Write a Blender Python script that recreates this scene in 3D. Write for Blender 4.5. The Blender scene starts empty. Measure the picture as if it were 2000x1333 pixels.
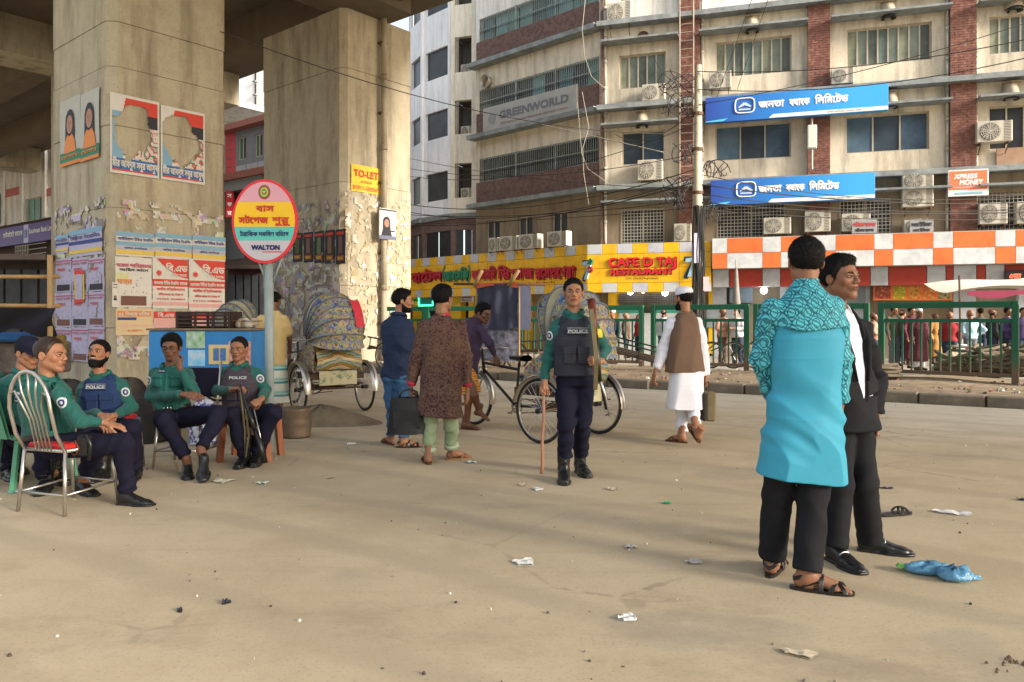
import bpy, math, random
import numpy as np
from mathutils import Vector, Matrix, geometry
from mathutils.bvhtree import BVHTree
R = math.radians
PI = math.pi
random.seed(7)
SC = bpy.context.scene
COL = SC.collection
# ------------------------------------------------------------------ camera, sky, sun, exposure
FPX, CAMH, HORY = 1500.0, 1.36, 622.0
cam = bpy.data.objects.new('camera', bpy.data.cameras.new('camera'))
COL.objects.link(cam)
cam.location = (0, 0, CAMH)
cam.rotation_euler = (R(90), 0, 0)
cam.data.sensor_width = 36
cam.data.lens = 27.0
cam.data.shift_y = (HORY - 666.5) / 2000.0
cam.data.clip_start = 0.05
cam.data.clip_end = 900
SC.camera = cam
world = bpy.data.worlds.new('World')
SC.world = world
world.use_nodes = True
SUN_EL, SUN_AZ = 21.0, 122.0          # azimuth clockwise from +Y
_n = world.node_tree.nodes
_sky = _n.new('ShaderNodeTexSky')
_sky.sky_type = 'NISHITA'
_sky.sun_disc = False
_sky.sun_elevation = R(SUN_EL)
_sky.sun_rotation = R(SUN_AZ)
_sky.air_density = 1.0
_sky.dust_density = 3.0
_sky.ozone_density = 0.6
_n['Background'].inputs[1].default_value = 0.13
_hz = _n.new('ShaderNodeMix')          # thin white haze over the blue
_hz.data_type = 'RGBA'
_hz.inputs[0].default_value = .55
_hz.inputs[7].default_value = (2.75, 2.72, 2.62, 1)
world.node_tree.links.new(_sky.outputs[0], _hz.inputs[6])
world.node_tree.links.new(_hz.outputs[2], _n['Background'].inputs[0])
sun = bpy.data.objects.new('sun', bpy.data.lights.new('sun', 'SUN'))
COL.objects.link(sun)
sun.data.energy = 2.8
sun.data.angle = R(15)
sun.data.color = (1.0, 0.93, 0.83)
_d = Vector((math.sin(R(SUN_AZ)) * math.cos(R(SUN_EL)), math.cos(R(SUN_AZ)) * math.cos(R(SUN_EL)), math.sin(R(SUN_EL))))
sun.rotation_euler = _d.to_track_quat('Z', 'Y').to_euler()
SC.view_settings.view_transform = 'Standard'
SC.view_settings.look = 'None'
SC.view_settings.exposure = 1.72
SC.view_settings.gamma = 1.0
try:
 SC.view_settings.use_curve_mapping = False
except Exception:
 pass
SC.render.engine = 'CYCLES'
SC.cycles.max_bounces = 6
SC.cycles.use_denoising = True
# ------------------------------------------------------------------ helpers
def tag(o, label=None, cat=None, group=None, kind=None):
 for k, v in (('label', label), ('category', cat), ('group', group), ('kind', kind)):
  if v:
   o[k] = v
 return o
def thing(name, label, cat, loc=(0, 0, 0), rz=0.0, group=None):
 o = bpy.data.objects.new(name, None)
 COL.objects.link(o)
 o.location = loc
 o.rotation_euler = (0, 0, rz)
 o.empty_display_size = 0.1
 return tag(o, label, cat, group)
def copy_tree(o, parent=None):
 c = o.copy()
 COL.objects.link(c)
 if parent is not None:
  c.parent = parent
 for ch in list(o.children):
  copy_tree(ch, c)
 return c
def PT(px, py, Y):
 return Vector(((px - 1000) / FPX * Y, Y, CAMH - (py - HORY) / FPX * Y))
def GP(px, py, z=0.0):
 Y = (CAMH - z) * FPX / (py - HORY)
 return Vector(((px - 1000) / FPX * Y, Y, z))
_M = {}
def mat(name, col=(.5, .5, .5), rough=.7, metal=0, var=0.15, vs=6.0, col2=None, bump=0.0, bs=40.0, spec=.3,
  emit=0.0, stretch=(1, 1, 1), tint=False, sheen=0, alpha=1.0, trans=0.0, sharp=(.35, .7)):
 if name in _M:
  return _M[name]
 m = bpy.data.materials.new(name)
 m.use_nodes = True
 nt = m.node_tree
 N, L = nt.nodes, nt.links
 b = N['Principled BSDF']
 b.inputs['Roughness'].default_value = rough
 b.inputs['Metallic'].default_value = metal
 b.inputs['Specular IOR Level'].default_value = spec
 b.inputs['Alpha'].default_value = alpha
 b.inputs['Transmission Weight'].default_value = trans
 if sheen:
  b.inputs['Sheen Weight'].default_value = sheen
 c4 = tuple(col) + (1,)
 tc = N.new('ShaderNodeTexCoord')
 mp = N.new('ShaderNodeMapping')
 mp.inputs['Scale'].default_value = stretch
 L.new(tc.outputs['Object'], mp.inputs[0])
 out = None
 if var or col2:
  nz = N.new('ShaderNodeTexNoise')
  nz.inputs['Scale'].default_value = vs
  nz.inputs['Detail'].default_value = 6
  nz.inputs['Roughness'].default_value = .65
  L.new(mp.outputs[0], nz.inputs['Vector'])
  rp = N.new('ShaderNodeValToRGB')
  rp.color_ramp.elements[0].position = sharp[0]
  rp.color_ramp.elements[1].position = sharp[1]
  a = col2 if col2 else tuple(x * (1 - var) for x in col)
  rp.color_ramp.elements[0].color = tuple(a) + (1,)
  rp.color_ramp.elements[1].color = c4
  L.new(nz.outputs['Fac'], rp.inputs[0])
  out = rp.outputs[0]
 if tint:
  at = N.new('ShaderNodeAttribute')
  at.attribute_name = 'tint'
  mx = N.new('ShaderNodeMix')
  mx.data_type = 'RGBA'
  mx.blend_type = 'MULTIPLY'
  mx.inputs[0].default_value = 1
  if out is None:
   mx.inputs[6].default_value = c4
  else:
   L.new(out, mx.inputs[6])
  L.new(at.outputs['Color'], mx.inputs[7])
  out = mx.outputs[2]
 if out is None:
  b.inputs['Base Color'].default_value = c4
 else:
  L.new(out, b.inputs['Base Color'])
 if emit:
  b.inputs['Emission Color'].default_value = c4
  b.inputs['Emission Strength'].default_value = emit
 if bump:
  n2 = N.new('ShaderNodeTexNoise')
  n2.inputs['Scale'].default_value = bs
  n2.inputs['Detail'].default_value = 5
  L.new(mp.outputs[0], n2.inputs['Vector'])
  bp = N.new('ShaderNodeBump')
  bp.inputs['Strength'].default_value = bump
  bp.inputs['Distance'].default_value = .01
  L.new(n2.outputs['Fac'], bp.inputs['Height'])
  L.new(bp.outputs[0], b.inputs['Normal'])
 _M[name] = m
 return m
class NT:
 """small node-tree writer for the few materials that need more than mat()"""
 def __init__(s, name, rough=.7, spec=.3, metal=0):
  s.m = bpy.data.materials.new(name)
  s.m.use_nodes = True
  s.N, s.L = s.m.node_tree.nodes, s.m.node_tree.links
  s.b = s.N['Principled BSDF']
  s.b.inputs['Roughness'].default_value = rough
  s.b.inputs['Specular IOR Level'].default_value = spec
  s.b.inputs['Metallic'].default_value = metal
  s.tc = s.N.new('ShaderNodeTexCoord').outputs['Object']
  _M[name] = s.m
 def _in(s, sock, v):
  if hasattr(v, 'is_linked') or hasattr(v, 'links'):
   s.L.new(v, sock)
  else:
   sock.default_value = v
 def map(s, sc=(1, 1, 1), loc=(0, 0, 0), rot=(0, 0, 0), v=None):
  n = s.N.new('ShaderNodeMapping')
  s.L.new(v or s.tc, n.inputs[0])
  n.inputs['Scale'].default_value = sc
  n.inputs['Location'].default_value = loc
  n.inputs['Rotation'].default_value = rot
  return n.outputs[0]
 def noise(s, scale, v=None, det=5, rough=.6, dist=0.0):
  n = s.N.new('ShaderNodeTexNoise')
  s.L.new(v or s.tc, n.inputs['Vector'])
  n.inputs['Scale'].default_value = scale
  n.inputs['Detail'].default_value = det
  n.inputs['Roughness'].default_value = rough
  n.inputs['Distortion'].default_value = dist
  return n.outputs['Fac']
 def voro(s, scale, v=None, out='Color', feat='F1'):
  n = s.N.new('ShaderNodeTexVoronoi')
  n.feature = feat
  s.L.new(v or s.tc, n.inputs['Vector'])
  n.inputs['Scale'].default_value = scale
  return n.outputs[out]
 def wave(s, scale, v=None, dist=0.0, dirn='X', det=2, prof='SIN'):
  n = s.N.new('ShaderNodeTexWave')
  n.bands_direction = dirn
  n.wave_profile = prof
  s.L.new(v or s.tc, n.inputs['Vector'])
  n.inputs['Scale'].default_value = scale
  n.inputs['Distortion'].default_value = dist
  n.inputs['Detail'].default_value = det
  return n.outputs['Fac']
 def ramp(s, fac, stops, interp='LINEAR'):
  n = s.N.new('ShaderNodeValToRGB')
  n.color_ramp.interpolation = interp
  e = n.color_ramp.elements
  while len(e) < len(stops):
   e.new(.5)
  for i, (p, c) in enumerate(stops):
   e[i].position = p
   e[i].color = (c, c, c, 1) if isinstance(c, (int, float)) else tuple(c) + (1,)
  s.L.new(fac, n.inputs[0])
  return n.outputs[0]
 def mix(s, f, a, b, mode='MIX'):
  n = s.N.new('ShaderNodeMix')
  n.data_type = 'RGBA'
  n.blend_type = mode
  for k, v in ((0, f), (6, a), (7, b)):
   if isinstance(v, tuple) and len(v) == 3:
    v = v + (1,)
   s._in(n.inputs[k], v)
  return n.outputs[2]
 def math(s, op, a, b=0.0):
  n = s.N.new('ShaderNodeMath')
  n.operation = op
  s._in(n.inputs[0], a)
  s._in(n.inputs[1], b)
  return n.outputs[0]
 def sep(s, v=None):
  n = s.N.new('ShaderNodeSeparateXYZ')
  s.L.new(v or s.tc, n.inputs[0])
  return n.outputs
 def color(s, c):
  s._in(s.b.inputs['Base Color'], c)
  return s
 def bump(s, h, st=.4, d=.01):
  n = s.N.new('ShaderNodeBump')
  n.inputs['Strength'].default_value = st
  n.inputs['Distance'].default_value = d
  s.L.new(h, n.inputs['Height'])
  s.L.new(n.outputs[0], s.b.inputs['Normal'])
  return s
class MB:
 def __init__(s):
  s.v, s.f, s.m = [], [], []
 def add(s, vs, fs, mi=0):
  o = len(s.v)
  s.v += [tuple(x) for x in vs]
  s.f += [tuple(i + o for i in f) for f in fs]
  s.m += [mi] * len(fs)
  return s
 def box(s, x0, x1, y0, y1, z0, z1, mi=0, M=None):
  vs = [Vector((x, y, z)) for z in (z0, z1) for y in (y0, y1) for x in (x0, x1)]
  if M is not None:
   vs = [M @ v for v in vs]
  return s.add(vs, [(0, 2, 3, 1), (4, 5, 7, 6), (0, 1, 5, 4), (2, 6, 7, 3), (0, 4, 6, 2), (1, 3, 7, 5)], mi)
 def cbox(s, x0, x1, y0, y1, z0, z1, b=.01, mi=0, M=None):
  """box with bevelled edges"""
  vs, idx = [], {}
  for iz, z in enumerate((z0, z1)):
   for iy, y in enumerate((y0, y1)):
    for ix, x in enumerate((x0, x1)):
     sx, sy, sz = (1 if ix == 0 else -1), (1 if iy == 0 else -1), (1 if iz == 0 else -1)
     for a in range(3):
      p = [x + sx * b, y + sy * b, z + sz * b]
      p[a] = (x, y, z)[a]
      idx[(ix, iy, iz, a)] = len(vs)
      vs.append(Vector(p))
  F = []
  def k(ix, iy, iz, a):
   return idx[(ix, iy, iz, a)]
  F.append((k(0, 0, 0, 2), k(0, 1, 0, 2), k(1, 1, 0, 2), k(1, 0, 0, 2)))
  F.append((k(0, 0, 1, 2), k(1, 0, 1, 2), k(1, 1, 1, 2), k(0, 1, 1, 2)))
  F.append((k(0, 0, 0, 1), k(1, 0, 0, 1), k(1, 0, 1, 1), k(0, 0, 1, 1)))
  F.append((k(0, 1, 0, 1), k(0, 1, 1, 1), k(1, 1, 1, 1), k(1, 1, 0, 1)))
  F.append((k(0, 0, 0, 0), k(0, 0, 1, 0), k(0, 1, 1, 0), k(0, 1, 0, 0)))
  F.append((k(1, 0, 0, 0), k(1, 1, 0, 0), k(1, 1, 1, 0), k(1, 0, 1, 0)))
  for i in (0, 1):
   for j in (0, 1):
    F.append((k(0, i, j, 1), k(1, i, j, 1), k(1, i, j, 2), k(0, i, j, 2)))
    F.append((k(i, 0, j, 0), k(i, 1, j, 0), k(i, 1, j, 2), k(i, 0, j, 2)))
    F.append((k(i, j, 0, 0), k(i, j, 1, 0), k(i, j, 1, 1), k(i, j, 0, 1)))
    for q in (0, 1):
     F.append((k(i, j, q, 0), k(i, j, q, 1), k(i, j, q, 2)))
  # orient every face outward from the box centre
  c = Vector(((x0 + x1) / 2, (y0 + y1) / 2, (z0 + z1) / 2))
  G = []
  for f in F:
   a, bb, d = vs[f[0]], vs[f[1]], vs[f[2]]
   n = (bb - a).cross(d - a)
   G.append(f if n.dot(a - c) > 0 else tuple(reversed(f)))
  if M is not None:
   vs = [M @ v for v in vs]
  return s.add(vs, G, mi)
 def tube(s, pts, r, n=8, mi=0, cap=True, closed=False):
  pts = [Vector(p) for p in pts]
  rs = r if isinstance(r, (list, tuple)) else [r] * len(pts)
  N = len(pts)
  o = len(s.v)
  up = None
  for i, p in enumerate(pts):
   if closed:
    t = (pts[(i + 1) % N] - pts[i - 1]).normalized()
   else:
    t = (pts[min(i + 1, N - 1)] - pts[max(i - 1, 0)]).normalized()
   if up is None:
    up = Vector((0, 0, 1)) if abs(t.z) < .9 else Vector((1, 0, 0))
   a = (up - t * up.dot(t)).normalized()
   up = a
   b = t.cross(a)
   for k in range(n):
    an = 2 * PI * k / n
    s.v.append(tuple(p + (a * math.cos(an) + b * math.sin(an)) * rs[i]))
  for i in range(N if closed else N - 1):
   j = (i + 1) % N
   for k in range(n):
    k2 = (k + 1) % n
    s.f.append((o + i * n + k, o + i * n + k2, o + j * n + k2, o + j * n + k))
    s.m.append(mi)
  if cap and not closed:
   s.f.append(tuple(o + k for k in reversed(range(n))))
   s.f.append(tuple(o + (N - 1) * n + k for k in range(n)))
   s.m += [mi, mi]
  return s
 def lathe(s, prof, n=20, c=(0, 0, 0), axis='Z', mi=0, a0=0, a1=2 * PI):
  """prof: list of (r, h)"""
  full = abs(a1 - a0 - 2 * PI) < 1e-6
  m = n if full else n + 1
  o = len(s.v)
  for (r, h) in prof:
   for k in range(m):
    an = a0 + (a1 - a0) * k / n
    x, y = r * math.cos(an), r * math.sin(an)
    p = (x, y, h) if axis == 'Z' else ((h, x, y) if axis == 'X' else (y, h, x))
    s.v.append((p[0] + c[0], p[1] + c[1], p[2] + c[2]))
  for i in range(len(prof) - 1):
   for k in range(n):
    k2 = (k + 1) % m
    s.f.append((o + i * m + k, o + i * m + k2, o + (i + 1) * m + k2, o + (i + 1) * m + k))
    s.m.append(mi)
  return s
 def grid(s, fn, nu, nv, mi=0):
  o = len(s.v)
  for i in range(nu + 1):
   for j in range(nv + 1):
    s.v.append(tuple(fn(i / nu, j / nv)))
  for i in range(nu):
   for j in range(nv):
    a = o + i * (nv + 1) + j
    s.f.append((a, a + nv + 1, a + nv + 2, a + 1))
    s.m.append(mi)
  return s
 def poly(s, pts, y0, y1, mi=0):
  """prism of an x-z outline (list of (x,z)) between two y values"""
  n = len(pts)
  area = sum(pts[i][0] * pts[(i + 1) % n][1] - pts[(i + 1) % n][0] * pts[i][1] for i in range(n))
  if area < 0:
   pts = list(reversed(pts))
  vs = [(x, y0, z) for x, z in pts] + [(x, y1, z) for x, z in pts]
  tri = geometry.tessellate_polygon([[Vector((x, z, 0)) for x, z in pts]])
  fs = []
  for t in tri:
   a, b, c = [pts[i] for i in t]
   cr = (b[0] - a[0]) * (c[1] - a[1]) - (b[1] - a[1]) * (c[0] - a[0])
   t = tuple(t) if cr > 0 else tuple(reversed(t))
   fs.append(t)
   fs.append(tuple(n + i for i in reversed(t)))
  for i in range(n):
   j = (i + 1) % n
   fs.append((i, i + n, j + n, j))
  return s.add(vs, fs, mi)
 def mesh(s, name, mats, smooth=False, fix=False):
  me = bpy.data.meshes.new(name)
  me.from_pydata(s.v, [], s.f)
  if not isinstance(mats, (list, tuple)):
   mats = [mats]
  for m in mats:
   me.materials.append(m)
  if len(mats) > 1:
   me.polygons.foreach_set('material_index', s.m)
  if smooth:
   me.polygons.foreach_set('use_smooth', [True] * len(me.polygons))
  me.update()
  return me
 def build(s, name, mats, parent=None, smooth=False, loc=None, rot=None):
  me = s.mesh(name, mats, smooth)
  if smooth == 'auto':
   me.set_sharp_from_angle(angle=R(35))
  return put(name, me, parent, loc, rot)
def put(name, me, parent=None, loc=None, rot=None):
 o = bpy.data.objects.new(name, me)
 COL.objects.link(o)
 if parent is not None:
  o.parent = parent
 if loc is not None:
  o.location = loc
 if rot is not None:
  o.rotation_euler = rot
 return o
# ---- lettering: outlines of the built-in font, each stroke contour filled on its own plane
_GC = {}
def glyphs(s, shear=0.0):
 """-> list of (tris, pts) for the string, size 1; Bengali given in visual order"""
 k = (s, shear)
 if k in _GC:
  return _GC[k]
 c = bpy.data.curves.new('lettering', 'FONT')
 c.body = s
 c.size = 1
 c.resolution_u = 3
 c.fill_mode = 'NONE'
 o = bpy.data.objects.new('lettering', c)
 me = bpy.data.meshes.new_from_object(o)
 vs = [v.co.copy() for v in me.vertices]
 nb = {}
 for e in me.edges:
  a, b = e.vertices
  nb.setdefault(a, []).append(b)
  nb.setdefault(b, []).append(a)
 seen, loops = set(), []
 for st in range(len(vs)):
  if st in seen or st not in nb:
   continue
  lp, prev, cur = [st], None, st
  seen.add(st)
  while True:
   nx = [x for x in nb[cur] if x != prev and x not in seen]
   if not nx:
    break
   prev, cur = cur, nx[0]
   seen.add(cur)
   lp.append(cur)
  if len(lp) > 2:
   loops.append([Vector((vs[i].x + shear * vs[i].y, vs[i].y, 0)) for i in lp])
 bpy.data.objects.remove(o)
 bpy.data.curves.remove(c)
 bpy.data.meshes.remove(me)
 # constrained triangulation of all contours, keep triangles with non-zero winding
 P, E = [], []
 for l in loops:
  o0 = len(P)
  P += [Vector((p.x, p.y)) for p in l]
  E += [(o0 + i, o0 + (i + 1) % len(l)) for i in range(len(l))]
 out = []
 if P:
  V2, _e, F2, _a, _b, _c = geometry.delaunay_2d_cdt(P, E, [], 0, 1e-6)
  V2 = [(v.x, v.y) for v in V2]
  A = np.array([(P[i].x, P[i].y) for i, j in E]); B2 = np.array([(P[j].x, P[j].y) for i, j in E])
  tr = []
  C_ = np.array([[sum(V2[i][q] for i in f) / 3 for q in (0, 1)] for f in F2])
  for f, (cx, cy) in zip(F2, C_):
   up = (A[:, 1] <= cy) & (B2[:, 1] > cy)
   dn = (A[:, 1] > cy) & (B2[:, 1] <= cy)
   side = (B2[:, 0] - A[:, 0]) * (cy - A[:, 1]) - (cx - A[:, 0]) * (B2[:, 1] - A[:, 1])
   if int((up & (side > 0)).sum()) - int((dn & (side < 0)).sum()) != 0:
    tr.append(tuple(f))
  out = [(tr, V2)]
 _GC[k] = out
 return out
def letters(name, s, m, parent, x0, x1, z, h, y=-.004, depth=0.0, bold=0.0, shear=0.0, slope=0.0, rot=None, loc=None, mb=None, mi=0, minw=None):
 """write s so that it fills x0..x1, baseline z, cap height h, on the local x-z plane at y"""
 g = glyphs(s, shear)
 xs = [p[0] for t, pts in g for p in pts]
 if not xs:
  return None
 a, b = min(xs), max(xs)
 sx = (x1 - x0) / (b - a)
 sz = h / .72
 own = mb is None
 mb = mb or MB()
 n = 0
 offs = [(0, 0)] if not bold else [(-bold, -bold), (bold, -bold), (-bold, bold), (bold, bold)]
 for tris, pts in g:
  n += 1
  for k, (ox, oz) in enumerate(offs):
   yy = y - .0003 * k
   v2 = [(x0 + (p[0] - a) * sx + ox, z + p[1] * sz + oz + slope * (x0 + (p[0] - a) * sx)) for p in pts]
   vs = [(x, yy, zz) for x, zz in v2]
   fs = []
   for t in tris:
    A, B, C = [v2[i] for i in t]
    cr = (B[0] - A[0]) * (C[1] - A[1]) - (B[1] - A[1]) * (C[0] - A[0])
    fs.append(tuple(t) if cr > 0 else tuple(reversed(t)))
   mb.add(vs, fs, mi)
   if depth:
    # side walls of raised letters
    cnt = {}
    for f in fs:
     for q in range(3):
      e = (f[q], f[(q + 1) % 3])
      cnt[e] = 1
    sd = []
    bs = [(x, yy + depth, zz) for x, zz in v2]
    nv = len(vs)
    for (i, j) in cnt:
     if (j, i) not in cnt:
      sd.append((j, i, i + nv, j + nv))
    mb.add(vs + bs, sd, mi)
 if own:
  return mb.build(name, m, parent, loc=loc, rot=rot)
 return None
class Fac:
 """a vertical plane: local x runs along it (to image right), local y inward, z up"""
 def __init__(s, p0, d):
  s.p0 = Vector((p0[0], p0[1], 0))
  d = Vector((d[0], d[1], 0)).normalized()
  s.x = d
  s.y = Vector((-d.y, d.x, 0))
  s.rz = math.atan2(d.y, d.x)
 def uz(s, px, py, n=0.0):
  r = Vector(((px - 1000) / FPX, 1, (HORY - py) / FPX))
  O = Vector((0, 0, CAMH))
  t = (-n - (O - s.p0).dot(s.y)) / r.dot(s.y)
  P = O + t * r
  return (P - s.p0).dot(s.x), P.z
 def u(s, px, n=0.0):
  return s.uz(px, HORY, n)[0]
 def z(s, px, py, n=0.0):
  return s.uz(px, py, n)[1]
 def w(s, u, n=0.0, z=0.0):
  q = s.p0 + s.x * u - s.y * n
  return Vector((q.x, q.y, z))
 def rect(s, px0, px1, py0, py1, n=0.0):
  m = (px0 + px1) / 2
  return s.u(px0, n), s.u(px1, n), s.z(m, py1, n), s.z(m, py0, n)
 def thing(s, name, label, cat, u=0, n=0, z=0, group=None):
  return thing(name, label, cat, s.w(u, n, z), s.rz, group)
def holed(mb, u0, u1, z0, z1, y0, y1, holes, mi=0):
 """wall slab with rectangular openings (u0,u1,z0,z1)"""
 us = sorted({u0, u1, *[min(max(h[i], u0), u1) for h in holes for i in (0, 1)]})
 zs = sorted({z0, z1, *[min(max(h[i], z0), z1) for h in holes for i in (2, 3)]})
 for j in range(len(zs) - 1):
  run = None
  for i in range(len(us) - 1):
   cu, cz = (us[i] + us[i + 1]) / 2, (zs[j] + zs[j + 1]) / 2
   solid = not any(h[0] < cu < h[1] and h[2] < cz < h[3] for h in holes)
   if solid:
    run = [us[i], us[i + 1]] if run is None else [run[0], us[i + 1]]
   if (not solid or i == len(us) - 2) and run is not None:
    mb.box(run[0], run[1], y0, y1, zs[j], zs[j + 1], mi)
    run = None
 return mb
# ================================================================== SETTING
LDIR = Vector((-1.2, 1, 0)).normalized()
RDIR = Vector((.833, 1, 0)).normalized()
# ---- ground: dusty asphalt, greyer where the traffic runs along the kerb
def ground_mat():
 t = NT('dusty_asphalt', rough=.93, spec=.15)
 big = t.noise(.22, det=4)
 mid = t.noise(1.3, det=6, rough=.7)
 fine = t.noise(60, det=3)
 grit = t.voro(26, out='Distance')
 st = t.noise(1.0, v=t.map((.5, 3.0, 1), rot=(0, 0, R(33))), det=5)
 dust = t.ramp(t.math('ADD', t.math('MULTIPLY', big, .55), t.math('MULTIPLY', mid, .45)), [(.34, (.37, .29, .185)), (.5, (.46, .37, .245)), (.66, (.52, .425, .29))])
 s = t.sep()
 # distance towards the kerb (kerb line runs (-.6465) through (2,15.1))
 d = t.math('ADD', t.math('MULTIPLY', s[0], .543), t.math('MULTIPLY', s[1], .84))
 k = t.math('ADD', t.math('MULTIPLY', t.math('ADD', d, -8.2), .2), t.math('MULTIPLY', t.math('ADD', st, -.5), .9))
 road = t.ramp(mid, [(.35, (.30, .28, .24)), (.65, (.40, .375, .32))])
 c = t.mix(t.ramp(k, [(0, 0), (1, .9)]), dust, road)
 trk = t.wave(.34, v=t.map((1, 1, 1), (0, .8, 0), rot=(0, 0, R(-57))), dist=2.2, det=3)
 c = t.mix(t.math('MULTIPLY', t.ramp(trk, [(.78, 0), (.97, .32)]), t.ramp(mid, [(.4, .3), (.6, 1)])), c, (.24, .195, .145))
 pat = t.noise(.45, v=t.map((1, 1, 1), (14, 3, 0)), det=2)
 c = t.mix(t.ramp(pat, [(.60, 0), (.612, .30)]), c, (.30, .265, .215))
 c = t.mix(t.ramp(fine, [(.34, .3), (.44, 0)]), c, (.21, .16, .11), 'MIX')
 sp = t.ramp(t.voro(3.1, out='Distance'), [(.018, 1), (.035, 0)])
 c = t.mix(sp, c, (.12, .09, .065))
 sp2 = t.ramp(t.voro(1.7, v=t.map((1, 1, 1), (3.3, 1.7, 0)), out='Distance'), [(.012, 1), (.02, 0)])
 c = t.mix(sp2, c, (.62, .58, .5))
 blot = t.ramp(t.noise(.55, v=t.map((1, 1.8, 1), (9, 4, 0)), det=6, rough=.75), [(.56, 0), (.72, .55)])
 c = t.mix(blot, c, (.25, .19, .13))
 cr = t.voro(.8, v=t.map((1, 1, 1), (2, 5, 0)), out='Distance', feat='DISTANCE_TO_EDGE')
 cd = t.math('ADD', cr, t.math('MULTIPLY', t.math('ADD', t.noise(7, det=5), -.5), .10))
 cm_ = t.math('MULTIPLY', t.ramp(cd, [(.004, 1), (.014, 0)]), t.ramp(t.noise(.35, det=2), [(.52, 0), (.62, .55)]))
 c = t.mix(cm_, c, (.17, .13, .09))
 stk = t.noise(1.6, v=t.map((.22, 2.6, 1), rot=(0, 0, R(33))), det=7, rough=.75)
 c = t.mix(t.ramp(stk, [(.54, 0), (.74, .30)]), c, (.27, .205, .14))
 c = t.mix(t.ramp(t.noise(2.4, v=t.map((1, 1, 1), (1, 8, 0)), det=7, rough=.8), [(.56, 0), (.72, .28)]), c, (.58, .49, .36))
 t.color(c)
 t.bump(t.math('ADD', t.math('MULTIPLY', fine, .4), t.math('ADD', t.math('MULTIPLY', grit, .3), t.math('MULTIPLY', mid, 1.2))), .25, .008)
 return t.m
gm = ground_mat()
b = MB()
b.grid(lambda u, v: (-140 + 280 * u, -60 + 300 * v, 0), 8, 8)
tag(b.build('ground', gm), kind='structure')
# ---- median strip: kerb stones, dirt top
KERB = [(-60, 52), (-26, 33), (-12, 24.6), (-3.9, 19.2), (-.46, 17.0), (2.0, 15.1), (4.9, 13.25), (7.64, 11.46), (12, 8.6), (30, -4)]
def kline(off):
 out = []
 for i, p in enumerate(KERB):
  a = Vector(KERB[max(i - 1, 0)])
  c = Vector(KERB[min(i + 1, len(KERB) - 1)])
  t = (c - a).normalized()
  out.append(Vector((p[0] - t.y * off, p[1] + t.x * off)))
 return out
def kpoint(s_x, off=0.0):
 """point on the kerb line at world x = s_x"""
 L_ = kline(off)
 for a, c in zip(L_, L_[1:]):
  if a.x <= s_x <= c.x:
   f = (s_x - a.x) / (c.x - a.x)
   return a.lerp(c, f), (c - a).normalized()
kerb_m = mat('kerb_concrete', (.20, .165, .125), .9, var=.45, vs=3, bump=.5, bs=25)
dirt_m = mat('median_dirt', (.36, .27, .175), .95, var=.5, vs=2.5, bump=1.0, bs=9)
for nm, o0, o1, z, m_ in (('median_strip', .22, 4.6, .15, dirt_m),):
 A, B_ = kline(o0), kline(o1)
 b = MB()
 n = 46
 def fn(u, v, A=A, B_=B_):
  x = -26 + 50 * u
  a = kpoint(x, o0)[0]
  c = kpoint(x, o1)[0]
  p = a.lerp(c, v)
  h = z + (0 if v in (0, 1) else .05 * math.sin(p.x * 1.7 + p.y) * math.sin(p.y * 2.3 + 1) + .03)
  if v == 1: h = -.05
  return (p.x, p.y, h)
 b.grid(fn, 120, 10)
 b.f = [tuple(reversed(f)) for f in b.f]
 tag(b.build(nm, m_, smooth=True), kind='structure')
kerb = bpy.data.objects.new('kerb', None)
COL.objects.link(kerb)
tag(kerb, kind='structure')
x = -8.0
kst = []
while x < 13.5:
 p, t = kpoint(x)
 b = MB()
 L_ = .92
 b.cbox(0, L_ - .02, 0, .22, -.1, .17 + random.uniform(-.012, .012), .02)
 o = b.build('kerb_stone', kerb_m, kerb, loc=(p.x, p.y, 0), rot=(0, 0, math.atan2(t.y, t.x) + random.uniform(-.012, .012)))
 x += L_ * t.x
# ---- concrete
def concrete(name, c0, c1, stain=(.17, .14, .10)):
 t = NT(name, rough=.9, spec=.15)
 n1 = t.noise(.7, det=6, rough=.65)
 n2 = t.noise(3.5, det=6, rough=.7)
 n3 = t.noise(1.2, v=t.map((1.6, 1.6, .22)), det=6, rough=.7)
 c = t.ramp(t.math('ADD', t.math('MULTIPLY', n1, .5), t.math('MULTIPLY', n2, .5)), [(.3, c1), (.65, c0)])
 c = t.mix(t.ramp(n3, [(.46, 0), (.68, .75)]), c, stain)
 c = t.mix(t.ramp(t.noise(.9, v=t.map((1, 1, .6), (7, 3, 1)), det=7, rough=.75), [(.5, 0), (.64, .22)]), c, tuple(min(1, x * 1.35) for x in c0))
 c = t.mix(t.ramp(t.noise(22, det=3), [(.3, .35), (.42, 0)]), c, stain)
 t.color(c)
 t.bump(t.noise(14, det=6), .3, .01)
 return t.m
conc_a = concrete('column_concrete', (.48, .43, .32), (.35, .31, .22))
conc_b = concrete('column_concrete_pale', (.54, .48, .36), (.40, .345, .25))
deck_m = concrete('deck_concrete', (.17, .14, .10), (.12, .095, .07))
scrap_m = NT('torn_paper_residue', rough=.9)
_v = scrap_m.noise(5.5, v=scrap_m.map((1, 1, .8)), det=8, rough=.75, dist=.6)
_w = scrap_m.voro(7, v=scrap_m.map((1.3, 1.3, .8)))
scrap_m.color(scrap_m.mix(scrap_m.ramp(_v, [(.48, 0), (.52, .85)]), scrap_m.mix(.75, (.42, .39, .35), _w, 'SOFT_LIGHT'), (.62, .58, .53)))
scrap_m.bump(_v, .4, .004)
scrap_m = scrap_m.m
DECKZ = 10.9
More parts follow.
